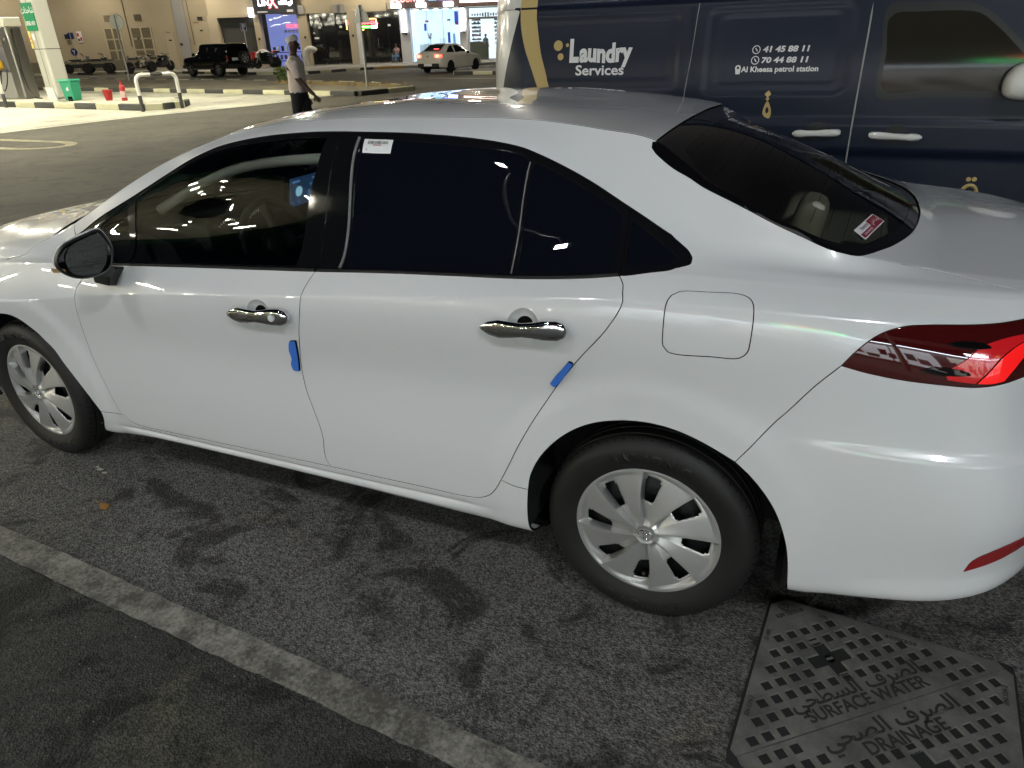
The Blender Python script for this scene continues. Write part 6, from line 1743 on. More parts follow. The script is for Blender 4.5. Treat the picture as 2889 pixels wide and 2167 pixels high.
q = MB(); q.box((2.55, -.9, .78), (1.45, .6, 1.22), mat('counter_wood', (.62, .52, .36), .5)); q.box((2.55, -.9, 1.40), (1.5, .7, .05), white_p); q.build('shop_counter', None, shops, bevel=.01)
gs_ = fobj('grocery_sign', 'lit orange and white sign strip above the grocery front', 'sign', 1.6, .45)
q = MB(); q.box((0, 0, 4.55), (4.4, .18, 1.45)); q.build('sign_board', mat('sign_brown2', (.13, .075, .06), .4), gs_)
q = MB(); q.box((0, .10, 4.20), (4.3, .03, .14), light_mat('orange_strip', (1.0, .50, .16), 2.4)); q.box((0, .10, 4.08), (4.3, .05, .06), nw); q.build('light_strip', None, gs_)
# lamps added above the view to brighten the frontage and street
wl_m = light_mat('added_flood_lamp', (1.0, .90, .70), 165.0)
for s in (-4, 3, 10, 17, 23):
    q = MB(); q.box((s, 2.2, 6.9), (.9, .45, .03), wl_m); q.box((s, 2.2, 6.95), (1.0, .55, .07), plastic); q.tube([(s, 2.2, 7.0), (s, 1.0, 7.2), (s, 0, 6.8)], .04, 6, plastic); q.build('added_flood_lamp', None, shops)
# plain service building at the left, set back
KF = 68.0 / 60.0
def kz(z): return 1.65 + (z - 1.65) * KF
serv = fobj('service_building', 'plain beige service building with louvred steel gates', 'building', 0, -8)
def spart(name, boxes, m, bevel=0.0):
    q = MB()
    for c, s in boxes: q.box(c, s)
    return q.build(name, m, serv, bevel=bevel)
spart('wall', [((40.0, -.4, 4.5), (38.6, .8, 9.0))], wall2)
spart('wall_pier', [((24.75 * KF, .06, 4.5), (.85 * KF, .14, 9.0))], pierg, bevel=.01)
doorm = mat('beige_steel_door', (.46, .39, .27), .6); slat = mat('louvre_dark', (.15, .125, .085), .7)
for s in (28.81, 24.04):
    q = MB(); q.tube([(s * KF, .05, 9), (s * KF, .05, kz(1.9))], .03, 6); q.build('drain_pipe', slat, serv)
def louvre_gate(s0, s1):
    g = []
    q = MB(); q.box(((s0 + s1) / 2 * KF, .02, kz(1.75)), (abs(s1 - s0) * KF + .3, .05, 3.3)); q.build('gate_leaf', doorm, serv, bevel=.01)
    for (za, zb) in ((3.17, 2.50), (2.40, 1.75), (1.65, .92)):
        for (a, b) in ((s0, (s0 + s1) / 2 + .06), ((s0 + s1) / 2 - .06, s1)):
            n = 8
            for k in range(n):
                x = (a + (b - a) * (k + .5) / n) * KF
                q = MB(); q.box((x, .065, kz((za + zb) / 2)), (.035, .03, (za - zb) * KF)); q.build('louvre_slat', slat, serv)
louvre_gate(28.6, 27.2); louvre_gate(30.6, 29.5)
for a, b in ((28.19, 27.62), (30.45, 29.95)):
    for k in range(6):
        q = MB(); q.box(((a + (b - a) * (k + .5) / 6) * KF, .04, kz(3.85)), (.04, .03, .5)); q.build('vent_slat', slat, serv)
for a, b, z1 in ((26.14, 25.5, 2.8), (23.9, 22.75, 3.38)):
    q = MB(); q.box(((a + b) / 2 * KF, .02, (kz(z1) + .15) / 2), ((a - b) * KF, .05, kz(z1) - .15)); q.build('service_door', doorm, serv, bevel=.01)
    q = MB(); q.box(((a + b) / 2 * KF, .06, kz(z1) - .62), (.24, .02, .10)); q.build('door_plate', ink, serv)
    q = MB(); q.tube([(a * KF - .1, .08, kz(z1) + .03), (a * KF - .5, .10, kz(z1) - .02)], .02, 5); q.build('door_closer', slat, serv)
for s, z, w, h, mm in ((33.6, 2.75, .3, .36, ink), (32.6, 2.7, .42, .85, lab), (23.27, 3.65, .45, .25, ink), (21.95, 2.75, .16, .2, ink), (21.85, 2.2, .14, .16, ink), (25.0, 1.95, .2, .2, ink), (28.2, 2.45, .18, .1, ink), (21.35, 2.5, .14, .16, lab), (21.0, 2.85, .22, .14, lab), (33.5, 2.35, .3, .35, slat)): 
    q = MB(); q.box((s * KF, .14 if 24 < s < 25.3 else .05, kz(z)), (w, .03, h)); q.build('wall_notice', mm, serv)
q = MB(); q.box((32.6 * KF + .1, .07, kz(2.85)), (.16, .02, .25), redm); q.box((32.6 * KF - .1, .07, kz(2.55)), (.14, .02, .28), redm); q.box((32.6 * KF + .1, .07, kz(2.5)), (.14, .02, .2), ink); q.build('notice_print', None, serv)
for s in (24, 32, 40, 48):
    q = MB(); q.box((s * KF * .95, 3.2, 7.6), (.9, .45, .03), wl_m); q.box((s * KF * .95, 3.2, 7.65), (1.0, .55, .07), plastic); q.tube([(s * KF * .95, 3.2, 7.7), (s * KF * .95, 1.5, 7.9), (s * KF * .95, 0, 7.5)], .04, 6, plastic); q.build('added_flood_lamp', None, serv)  # more added lamps, brightening the service wall
b = MB(); b.box((0, 0, .55), (30, .5, .9)); o = b.build('planter_wall', mat('planter_concrete', (.20, .175, .125), .85), bevel=.03, loc=fw(46, -6.6), label='low dark planter wall in front of the service building', cat='wall'); o.rotation_euler = (0, 0, FRZ)
# goose-neck vent pipes
ventw = mat('white_vent_pipe', (.55, .54, .50), .5)
def goose(name, s, t, h, r, label, z=.14, m=ventw):
    o = fobj(name, label, 'vent pipe', s, t, group='goose-neck pipes'); o.location.z = z
    q = MB(); R = r * 2.0
    pa = [(0, 0, 0), (0, 0, h - R - r)] + [(-R + R * math.cos(a), 0, h - R - r + R * math.sin(a)) for a in np.linspace(.15, PI * .80, 12)]
    q.tube(pa, r, 14); q.build('pipe', m, o, smooth=40)
    q = MB(); q.tube([(0, 0, h * .45), (0, 0, h * .47)], r * 1.06, 14); q.tube([pa[-2], pa[-1]], r * 1.08, 14); q.build('pipe_joint', alum, o, smooth=40)
    return o
goose('vent_pipe', 15.45, 1.1, 1.42, .21, 'white goose-neck vent pipe in front of the dark glass shop')
goose('vent_pipe', 19.0, 1.3, 1.30, .21, 'white goose-neck vent pipe behind the walking man')
goose('standpipe', 10.35, 24.3, .50, .085, 'small cream goose-neck pipe among leaves on the verge', .145, kb_w)
# ------------------------------------------------------------------ vegetation on the verge
leafg = mat('verge_leaf', (.10, .16, .03), .6, noise=(8, .4, (.16, .20, .05)))
def bush(name, loc, rx, h, n, label, cat, m, sz=.05):
    q = MB(); rng = random.Random(hash(label) % 999 if False else n)
    for k in range(n):
        a = rng.uniform(0, 6.28); r = rng.random() ** .6 * rx; z = rng.random() ** .8 * h
        c = Vector((r * math.cos(a), r * math.sin(a), z)); M = Matrix.Translation(c) @ Matrix.Rotation(rng.uniform(0, 6), 4, 'Z') @ Matrix.Rotation(rng.uniform(-1.2, 1.2), 4, 'X')
        s = sz * rng.uniform(.6, 1.3); q.add([(-s, 0, 0), (0, s * .5, .01), (s, 0, 0), (0, -s * .5, .01)], [(0, 1, 2, 3)], None, M)
    o = empty(name, loc, label=label, cat=cat); q.build('foliage', m, o); w = MB()
    for k in range(5): w.tube([(0, 0, 0), (rng.uniform(-rx, rx) * .6, rng.uniform(-rx, rx) * .6, h * .8)], .008, 4)
    w.build('stem', kb_k, o)
bush('shrub', (23.45, -25.5, .145), .40, .62, 420, 'small leafy shrub around the cream standpipe on the verge', 'shrub', leafg, .07)
gq = MB(); rng = random.Random(21)
for k in range(900):
    t = rng.random(); x = 14.9 + 8.5 * t + rng.uniform(-.2, .2); y = -21.6 - 3.4 * t + rng.uniform(-.55, .55)
    hh = rng.uniform(.05, .20); a = rng.uniform(0, 6.28); w = .012
    gq.add([(x - w * math.cos(a), y - w * math.sin(a), .14), (x + w * math.cos(a), y + w * math.sin(a), .14), (x + rng.uniform(-.08, .08), y + rng.uniform(-.08, .08), .14 + hh)], [(0, 1, 2)])
gq.build('dry_grass', mat('dry_grass', (.36, .26, .10), .8), kind='stuff', label='dry tufts of grass on the verge below the warning sign', cat='grass')

# ------------------------------------------------------------------ other vehicles
def simple_wheel(par, x, y, r, w, rim=silver, spokes=6, out=1):
    o = empty('wheel', (x, y, r), 0, par)
    q = MB(); q.lathe([(r * .60, w * .42), (r * .68, w * .5), (r * .9, w * .5), (r * .985, w * .38), (r, 0), (r * .985, -w * .38), (r * .9, -w * .5), (r * .6, -w * .5)], 32, axis='Y'); q.build('tyre', rubber, o, smooth=35)
    q = MB(); q.lathe([(r * .52, w * .36 * out), (r * .62, w * .46 * out), (r * .655, w * .45 * out)], 28, rim, axis='Y', caps=False)
    for k in range(spokes):
        a = 2 * PI * k / spokes + .2
        q.box((r * .34, w * .40 * out, 0), (r * .5, w * .10, r * .17), rim, Matrix.Rotation(a, 4, 'Y'))
    q.lathe([(0, w * .50 * out), (r * .14, w * .48 * out), (r * .15, w * .36 * out)], 14, rim, axis='Y', caps=False)
    q.lathe([(0, w * .30 * out), (r * .58, w * .30 * out)], 20, void, axis='Y', caps=False)
    q.build('rim', None, o, smooth=35)
    return o
def loft_car(name, loc, rz, label, st, m, wheels, wr, ww, rimm=silver, group=None):
    """st rows: (x, halfwidth, z_sill, z_waist, z_belt, roof_half, z_roof)"""
    o = empty(name, loc, rz, label=label, cat='car', group=group)
    X = [r[0] for r in st]; F = [pchip(X, [r[k] for r in st]) for k in range(1, 7)]
    xs_ = np.linspace(min(X), max(X), 90)
    vs = []; K = 17
    def sec(x):
        hw, zs_, zw, zb, rw, zr = (float(f(x)) for f in F)
        c = [(hw * .86, zs_), (hw * .97, zs_ + .05), (hw * .99, zs_ + (zw - zs_) * .5), (hw, zw), (hw * .985, zw + (zb - zw) * .6), (hw * .955, zb)]
        g = [(hw * .93 * (1 - t) + rw * t + .03 * math.sin(PI * t) * (zr - zb > .1), zb + .01 + (zr - .03 - zb) * t) for t in (0.03, .3, .6, .9, 1.0)]
        top = [(rw * .93, zr - .012), (rw * .8, zr), (rw * .5, zr + .012), (rw * .25, zr + .018), (0, zr + .02)]
        return c + g + [(rw * .985, zr - .022)] + top
    for x in xs_:
        for y, z in sec(x): vs.append((x, y, z))
    K = len(sec(0)); n = len(xs_); fs = []
    for i in range(n - 1):
        for j in range(K - 1):
            fs.append((i * K + j, i * K + j + 1, (i + 1) * K + j + 1, (i + 1) * K + j))
    q = MB(); q.add(vs, fs, m); q.add([(x, -y, z) for x, y, z in vs], [f[::-1] for f in fs], m)
    for i in (0, n - 1):
        L = [vs[i * K + j] for j in range(K)]; q.add(L + [(x, -y, z) for x, y, z in L[::-1]], [tuple(range(2 * K))], m)
    body = q.build('body', None, o, smooth=35)
    q = MB(); hw = max(r[1] for r in st); q.box(((min(X) + max(X)) / 2, 0, st[len(st) // 2][2] + .16), (max(X) - min(X) - .5, hw * 1.7, .3)); q.build('underbody', void, o)
    for wx in wheels:
        for s in (1, -1): simple_wheel(o, wx, s * (hw - ww * .46), wr, ww, rimm, out=s)
    def side_y(x, z):
        S = sec(x)
        zz = [q_[1] for q_ in S[:12]]; yy = [q_[0] for q_ in S[:12]]
        return float(np.interp(z, zz, yy))
    def side(nm, poly, m_, off=.004, both=True, par=o):
        P2 = [tuple(c) for c in poly]; r = None
        lo = np.min(P2, 0); hi = np.max(P2, 0); G = np.array([(a, b_) for a in np.arange(lo[0], hi[0], .08) for b_ in np.arange(lo[1], hi[1], .06)])
        if len(G): G = G[inside(P2, G)]
        ov, oe, of = delaunay_2d_cdt([Vector(c) for c in P2] + [Vector(c) for c in G], [(i, (i + 1) % len(P2)) for i in range(len(P2))], [], 0, 1e-6)[:3]
        Q = np.array([(c.x, c.y) for c in ov]); T = np.array(of); T = T[inside(P2, Q[T].mean(1))]
        for s in ((1, -1) if both else (1,)):
            k = MB(); k.add([(a, s * (side_y(a, b_) + off), b_) for a, b_ in Q], [tuple(t) for t in T]); r = k.build(nm, m_, par, smooth=50)
        return r
    for wx in wheels:
        zs0 = float(F[1](wx)) + .02
        arc_ = [(wx + wr * 1.13 * math.cos(a), wr + wr * 1.10 * math.sin(a)) for a in np.linspace(-.1, PI + .1, 26)] + [(wx + wr * .90 * math.cos(a), wr + wr * .90 * math.sin(a)) for a in np.linspace(PI + .1, -.1, 26)]
        side('wheel_arch', [(wx - wr * 1.13, zs0)] [:0] + [(x_, max(z_, zs0)) for x_, z_ in arc_] , void)
    return o, side, side_y, sec
blk = mat('black_car_paint', (.006, .006, .007), .12, coat=1.0, coat_r=.02)
SG = mat('suv_dark_glass', (.010, .011, .012), .03, spec=.6)
# black off-roader, rear axle at origin, heading +X
suv_h = rad(-11.0)
suv, sside, sy, ssec = loft_car('off_roader', (36.0, -35.45, 0), suv_h, 'black off-roader with spare wheel on its back door',
    [(-.98, .86, .62, .92, 1.22, .70, 1.70), (-.93, .90, .55, .92, 1.22, .73, 1.80), (-.75, .93, .50, .92, 1.22, .75, 1.86), (0, .94, .46, .93, 1.22, .76, 1.88), (1.2, .94, .44, .93, 1.21, .76, 1.88), (1.75, .94, .44, .93, 1.20, .74, 1.84), (2.05, .94, .44, .92, 1.19, .70, 1.62), (2.38, .93, .44, .92, 1.17, .66, 1.24), (2.9, .92, .45, .92, 1.13, .72, 1.16), (3.6, .88, .48, .90, 1.06, .70, 1.09), (3.78, .82, .55, .85, 1.0, .66, 1.02)], blk, (0, 2.95), .41, .27)
for pl_ in ([(-.85, 1.26), (-.80, 1.72), (.05, 1.76), (.05, 1.26)], [(.15, 1.26), (.15, 1.76), (.95, 1.76), (.98, 1.26)], [(1.06, 1.26), (1.06, 1.76), (1.62, 1.74), (2.05, 1.36), (2.08, 1.26)]): sside('window', pl_, SG)
q = MB(); q.add([(-.955, -.66, 1.28), (-.955, .66, 1.28), (-.925, .60, 1.72), (-.925, -.60, 1.72)], [(0, 1, 2, 3)]); q.build('rear_window', SG, suv)
sp = simple_wheel(suv, -1.12, -.28, .40, .26, out=1); sp.location.z = 1.02; sp.rotation_euler = (0, 0, rad(90))
for s in (1, -1):
    q = MB(); q.box((-.93, s * .80, 1.02), (.10, .16, .34)); q.build('tail_light', mat('suv_tail_light', (.35, .05, .03), .15, coat=1.0), suv, bevel=.02)
    q = MB(); q.box((1.45, s * .99, .44), (1.9, .12, .05)); q.build('side_step', alum, suv, bevel=.015)
    q = MB(); q.box((2.15, s * 1.06, 1.28), (.14, .20, .18)); q.build('door_mirror', blk, suv, bevel=.04)
q = MB(); q.box((-.99, .30, .98), (.03, .42, .16)); q.build('number_plate', lab, suv, bevel=.006)
for c_ in (-1.02, 3.80): q = MB(); q.box((c_, 0, .58), (.22, 1.72, .22)); q.build('bumper', plastic, suv, bevel=.04)
for x0 in (.10, 1.02): sside('door_seam', [(x0, .55), (x0, 1.22), (x0 + .012, 1.22), (x0 + .012, .55)], void)
for x0 in (.75, 1.72): 
    for s in (1, -1): q = MB(); q.box((x0, s * (sy(x0, 1.12) + .02), 1.12), (.18, .03, .035)); q.build('door_handle', chrome, suv, bevel=.008)
# small white sedan, heading towards the shops
cream = mat('ivory_car_paint', (.70, .67, .58), .30, coat=1.0, coat_r=.03)
rio, rside, ry_, rsec = loft_car('small_sedan', (20.95, -35.35, 0), rad(-96.0), 'small ivory sedan with lit tail lights parked nose to the saloon',
    [(-.92, .70, .42, .72, .96, .58, 1.00), (-.86, .78, .30, .72, .98, .62, 1.035), (-.72, .83, .26, .72, .98, .64, 1.06), (-.40, .86, .24, .72, .98, .62, 1.16), (.05, .86, .22, .72, .97, .58, 1.385), (.45, .86, .21, .72, .96, .57, 1.45), (1.0, .86, .21, .72, .95, .57, 1.455), (1.45, .86, .21, .71, .93, .57, 1.36), (1.95, .86, .22, .71, .92, .62, 1.08), (2.25, .85, .23, .70, .90, .66, .94), (2.8, .83, .24, .68, .84, .66, .86), (3.2, .76, .27, .62, .74, .60, .75), (3.38, .62, .35, .55, .64, .5, .65)], cream, (0, 2.57), .305, .195)
for pl_ in ([(-.28, 1.02), (-.02, 1.20), (.22, 1.33), (.50, 1.36), (.50, 1.01)], [(.57, 1.01), (.57, 1.36), (1.0, 1.36), (1.40, 1.24), (1.78, 1.00)]): rside('window', pl_, SG)
q = MB()
gs2 = [(-.62, 1.085), (-.40, 1.17), (-.15, 1.29), (.08, 1.395)]
vs = []
for x, z in gs2:
    S = rsec(x); rw = S[-3][0] * 2.0
    for s in (-1, -.5, 0, .5, 1): vs.append((x - .01, s * rw * .86, S[-1][1] + .012 - abs(s) * .02))
q.add(vs, [(i * 5 + j, i * 5 + j + 1, (i + 1) * 5 + j + 1, (i + 1) * 5 + j) for i in range(3) for j in range(4)]); q.build('rear_window', SG, rio)
q = MB(); q.box((-.42, -.25, 1.205), (.02, .35, .02)); q.build('brake_light', light_mat('brake_glow', (1, .05, .08), 3.0), rio)
tlm = light_mat('tail_light_glow', (1.0, .07, .03), 2.2); tlw = light_mat('tail_light_hot', (1.0, .42, .2), 3.0)
for s in (1, -1):
    q = MB(); q.box((-.88, s * .60, .86), (.10, .34, .17), tlm); q.box((-.80, s * .78, .86), (.14, .08, .16), tlm); q.box((-.935, s * .62, .855), (.02, .13, .10), tlw); q.build('tail_light', None, rio, bevel=.02)
    q = MB(); q.box((1.62, s * .95, .98), (.10, .16, .12)); q.build('door_mirror', plastic, rio, bevel=.03)
q = MB(); q.box((-.925, 0, .40), (.08, 1.40, .20)); q.build('rear_diffuser', plastic, rio, bevel=.04)
q = MB(); q.box((-.972, .0, .43), (.015, .52, .13)); pl = q.build('number_plate', lab, rio, bevel=.006)
q = MB(); q.box((-.945, 0, .86), (.012, .12, .06)); q.build('badge', chrome, rio, bevel=.005)
for x0 in (.52, 1.72): rside('door_seam', [(x0, .30), (x0, .96), (x0 + .010, .96), (x0 + .010, .30)], void)
for x0 in (.40, 1.30):
    for s in (1, -1): q = MB(); q.box((x0, s * (ry_(x0, .82) + .015), .82), (.18, .03, .03)); q.build('door_handle', cream, rio, bevel=.008)
# quad bike and motorcycles in front of the service building
def moto(name, s, t, rz, label, cols, sport=True):
    o = fobj(name, label, 'motorcycle', s, t, group='motorcycles parked on the pavement'); o.location.z = .13; o.scale = (1.22, 1.22, 1.22); o.rotation_euler = (rad(6), 0, FRZ + rz)
    for x in (-.70, .70):
        q = MB(); q.lathe([(.20, .05), (.27, .065), (.31, .05), (.32, 0), (.31, -.05), (.27, -.065), (.20, -.05)], 24, rubber, Matrix.Translation((x, 0, .32)), axis='Y'); q.lathe([(0, .03), (.20, .03), (.20, -.03), (0, -.03)], 16, alum, Matrix.Translation((x, 0, .32)), axis='Y', caps=False); q.build('wheel', None, o, smooth=40)
    q = MB(); q.tube([(.70, .08, .32), (.48, .08, .85)], .03, 8, alum); q.tube([(.70, -.08, .32), (.48, -.08, .85)], .03, 8, alum); q.tube([(-.70, .09, .32), (-.1, .09, .40)], .035, 6, plastic); q.tube([(-.70, -.09, .32), (-.1, -.09, .40)], .035, 6, plastic); q.build('fork', None, o)
    q = MB(); q.add([(.75, 0, .80), (.35, .20, .95), (.30, .22, .40), (-.15, .18, .30), (-.1, .18, .70), (.35, -.20, .95), (.30, -.22, .40), (-.15, -.18, .30), (-.1, -.18, .70), (.60, 0, .45)], [(0, 1, 2, 9), (0, 9, 6, 5), (1, 4, 3, 2), (5, 6, 7, 8), (1, 5, 8, 4), (3, 7, 6, 2), (0, 5, 1)], None); q.build('fairing', cols, o, bevel=.03)
    q = MB(); q.box((.10, 0, .84), (.45, .28, .18), cols); q.box((-.42, 0, .80), (.62, .24, .10), plastic, rot((0, 0, 0), ry=0)); q.box((-.80, 0, .93), (.28, .16, .10), cols); q.build('tank_and_seat', None, o, bevel=.05)
    q = MB(); q.tube([(.40, .34, 1.02), (.47, .10, .98), (.47, -.10, .98), (.40, -.34, 1.02)], .02, 6); q.build('handlebar', plastic, o); q = MB(); q.box((.0, 0, .42), (.55, .32, .36)); q.build('engine', plastic, o, bevel=.05)
    return o
mw = mat('cream_fairing', (.50, .45, .33), .35, coat=.6, noise=(5, .1, (.05, .05, .05))); mk = mat('black_fairing', (.01, .012, .01), .2, coat=1.0); mg = mat('green_fairing', (.10, .30, .04), .35, coat=.6)
moto('motorcycle', 28.4, .4, rad(-125), 'cream and black sports motorcycle in front of the louvred gate', mw)
moto('motorcycle', 27.2, -.5, rad(-115), 'black and green motorcycle beside the nose of the off-roader', mk)
moto('motorcycle', 18.0, 2.6, rad(-20), 'black motorcycle behind the spare wheel of the off-roader', mk)
moto('motorcycle', 18.8, 1.2, rad(10), 'red motorcycle half hidden behind the black off-roader', redm)
qd = fobj('quad_bike', 'dark quad bike parked on the pavement left of the motorcycles', 'quad bike', 32.6, -1.6); qd.location.z = .14; qd.scale = (1.2, 1.2, 1.25); qd.rotation_euler = (0, 0, FRZ + rad(-165))
for x in (-.62, .62):
    for s in (1, -1): simple_wheel(qd, x, s * .42, .29, .24, out=s)
q = MB(); q.box((0, 0, .42), (1.3, .36, .22), plastic); q.box((-.15, 0, .74), (.75, .32, .14), plastic); q.box((.62, 0, .72), (.55, .86, .06), plastic); q.box((-.66, 0, .70), (.55, .90, .06), plastic); q.box((.45, 0, .82), (.35, .34, .16), mk); q.build('quad_body', None, qd, bevel=.05)
q = MB(); q.tube([(.25, .38, 1.12), (.36, .12, 1.04), (.36, -.12, 1.04), (.25, -.38, 1.12)], .022, 6); q.tube([(.36, 0, 1.04), (.52, 0, .75)], .03, 6); q.build('handlebar', plastic, qd)
q2 = fobj('quad_bike', 'second quad bike with pale plastics behind the round sign post', 'quad bike', 34.6, -2.4); q2.location.z = .14; q2.scale = (1.2, 1.2, 1.25); q2.rotation_euler = (0, 0, FRZ + rad(-150))
for x in (-.62, .62):
    for s in (1, -1): simple_wheel(q2, x, s * .42, .29, .24, out=s)
q = MB(); q.box((0, 0, .42), (1.3, .36, .22), plastic); q.box((-.15, 0, .74), (.75, .32, .14), plastic); q.box((.62, 0, .74), (.6, .86, .08), mw); q.box((-.66, 0, .70), (.55, .90, .06), mw); q.box((.55, 0, .85), (.35, .34, .25), mw); q.build('quad_body', None, q2, bevel=.05)
q = MB(); q.tube([(.25, .38, 1.16), (.36, .12, 1.06), (.36, -.12, 1.06), (.25, -.38, 1.16)], .022, 6); q.tube([(.36, 0, 1.04), (.52, 0, .75)], .03, 6); q.build('handlebar', plastic, q2)

# ------------------------------------------------------------------ people
def skin(name, nodes, edges, m, parent, sub=2):
    me = bpy.data.meshes.new(name); me.from_pydata([n[:3] for n in nodes], edges, [])
    o = bpy.data.objects.new(name, me); COL.objects.link(o)
    md = o.modifiers.new('s', 'SKIN'); md.use_smooth_shade = True
    for v, n in zip(me.skin_vertices[0].data, nodes):
        v.radius = (n[3], n[4] if len(n) > 4 else n[3]); v.use_root = False
    me.skin_vertices[0].data[0].use_root = True
    sd = o.modifiers.new('d', 'SUBSURF'); sd.levels = sub; sd.render_levels = sub
    dg = bpy.context.evaluated_depsgraph_get(); dg.update()
    r = bpy.data.meshes.new_from_object(o.evaluated_get(dg)); r.name = name
    bpy.data.objects.remove(o); bpy.data.meshes.remove(me)
    r.materials.clear(); r.materials.append(m)
    r.polygons.foreach_set('use_smooth', [True] * len(r.polygons))
    return link(bpy.data.objects.new(name, r), parent)
def dress(o, nodes, edges, table, mats_):
    """face materials of a body by the bone each face is nearest to"""
    me = o.data; me.materials.clear()
    for m_ in mats_: me.materials.append(m_)
    A = [(Vector(nodes[a][:3]), Vector(nodes[b][:3])) for a, b in edges]
    for f in me.polygons:
        c = f.center; best = (9, 0)
        for i, (a, b) in enumerate(A):
            d = b - a; t = max(0, min(1, (c - a).dot(d) / max(d.length_squared, 1e-9))); ra, rb = nodes[edges[i][0]][3:], nodes[edges[i][1]][3:]; q = (c - (a + d * t)).length - .8 * ((1 - t) * max(ra) + t * max(rb))
            if q < best[0]: best = (q, i, t)
        e = edges[best[1]]; k = table.get(e, (0,))[0]
        if e in ((0, 1), (0, 18), (0, 22), (18, 19), (22, 23)): k = 1 if c.z > .955 else 2
        if e == (3, 4): k = 1 if c.z < 1.475 else 0
        if k == 0 and .97 < c.z < 1.45 and (abs(c.y) < .20 and c.x < .10): k = 1
        if e in ((9, 10), (14, 15)) and c.z > 1.175: k = 1
        if c.z > 1.47 and abs(c.y) < .10: k = 0
        f.material_index = k
skm = mat('dark_skin', (.075, .038, .024), .5); sk2 = mat('brown_skin', (.20, .11, .07), .5)
shirt = mat('pale_peach_tshirt', (.84, .70, .61), .85, bump=(40, .2, .01)); trs = mat('black_trousers', (.012, .012, .014), .85, bump=(30, .2, .01))
man = empty('person', (7.90, -7.48, 0), math.atan2(-E_.y, -E_.x), label='man in a white cap and pale T-shirt walking past behind the sedan', cat='person')
# local: +X forward (walking direction), +Y his left, Z up; camera sees his right flank and back
body_n = [(0, 0, .96, .14, .165), (0, 0, 1.12, .145, .175), (.01, 0, 1.28, .15, .195), (0, 0, 1.42, .115, .185), (-.005, 0, 1.50, .062, .062), (.015, 0, 1.57, .058, .058), (.03, 0, 1.655, .105, .088), (.03, 0, 1.725, .092, .082),
    (.0, .205, 1.41, .070), (-.05, .255, 1.20, .066), (-.05, .262, 1.15, .046), (.03, .27, .93, .036), (.08, .265, .84, .030), (.0, -.205, 1.41, .070), (.08, -.255, 1.21, .066), (.10, -.262, 1.16, .046), (.26, -.27, .98, .034), (.33, -.265, .91, .030),
    (.03, .09, .88, .100), (.12, .09, .50, .072), (.02, .09, .10, .055), (.14, .09, .05, .040), (-.02, -.09, .88, .100), (-.05, -.09, .50, .072), (-.28, -.09, .14, .055), (-.18, -.09, .06, .040)]
body_e = [(0, 1), (1, 2), (2, 3), (3, 4), (4, 5), (5, 6), (6, 7), (3, 8), (8, 9), (9, 10), (10, 11), (11, 12), (3, 13), (13, 14), (14, 15), (15, 16), (16, 17), (0, 18), (18, 19), (19, 20), (20, 21), (0, 22), (22, 23), (23, 24), (24, 25)]
wear = {(0, 1): (2, .12, 1), (1, 2): (1, 2), (2, 3): (1, 2), (3, 4): (1, .75, 0), (3, 8): (1, 2), (8, 9): (1, 2), (3, 13): (1, 2), (13, 14): (1, 2), (0, 18): (2, 2), (18, 19): (2, 2), (19, 20): (2, 2), (20, 21): (2, 2), (0, 22): (2, 2), (22, 23): (2, 2), (23, 24): (2, 2), (24, 25): (2, 2)}
mb = skin('body', body_n, body_e, skm, man, 3); dress(mb, body_n, body_e, wear, [skm, shirt, trs])
def fingers(par, wrist, d, side, m):
    """five short bent fingers from the palm"""
    d = Vector(d).normalized(); r = Vector((0, 1, 0)).cross(d).normalized(); up = d.cross(r)
    w = Vector(wrist); q = MB()
    for k in range(4):
        b_ = w + d * .035 + r * (.026 - .0175 * k); L = (.062, .070, .066, .052)[k]
        q.tube([b_, b_ + d * L * .5, b_ + d * L * .85 + up * side * .018, b_ + d * L + up * side * .034], [.0095, .009, .008, .006], 7)
    b_ = w + r * .03
    q.tube([b_, b_ + d * .03 + r * .022, b_ + d * .055 + r * .020 + up * side * .012], [.011, .010, .007], 7)
    q.tube([w - d * .01, w + d * .045], [.026, .030], 8)
    q.build('hand', m, par, smooth=60)
fingers(man, (.08, .265, .83), (.25, 0, -1), 1, skm); fingers(man, (.33, -.265, .90), (.65, 0, -.75), 1, skm)
q = MB(); M = rot((.018, 0, 1.722), ry=rad(-22)); q.lathe([(.088, -.035), (.091, -.012), (.090, .02), (.080, .045), (.050, .060), (0, .064)], 28, None, M @ Matrix.Diagonal((1.08, .90, 1, 1)), caps=False); q.build('cap', mat('white_knit_cap', (.60, .56, .54), .9, bump=(120, .5, .004)), man, smooth=60)
q = MB()
for s in (1, -1): q.lathe([(0, -.012), (.022, -.006), (.026, .0), (.018, .008), (0, .01)], 10, None, rot((.015, s * .078, 1.645)) @ Matrix.Rotation(PI / 2, 4, 'X') @ Matrix.Diagonal((.7, 1.2, .6, 1)), caps=False)
q.build('ears', skm, man, smooth=60)
q = MB(); q.tube([(.098, 0, 1.67), (.126, 0, 1.645), (.105, 0, 1.632)], [.010, .016, .012], 8); q.tube([(.090, .028, 1.606), (.106, 0, 1.604), (.090, -.028, 1.606)], [.006, .009, .006], 6); q.build('nose_and_mouth', skm, man, smooth=60)
q = MB()
for s in (1, -1): q.lathe([(0, -.009), (.011, 0), (0, .009)], 8, None, Matrix.Translation((.092, s * .032, 1.678)), caps=False)
q.build('eyes', ink, man, smooth=60)
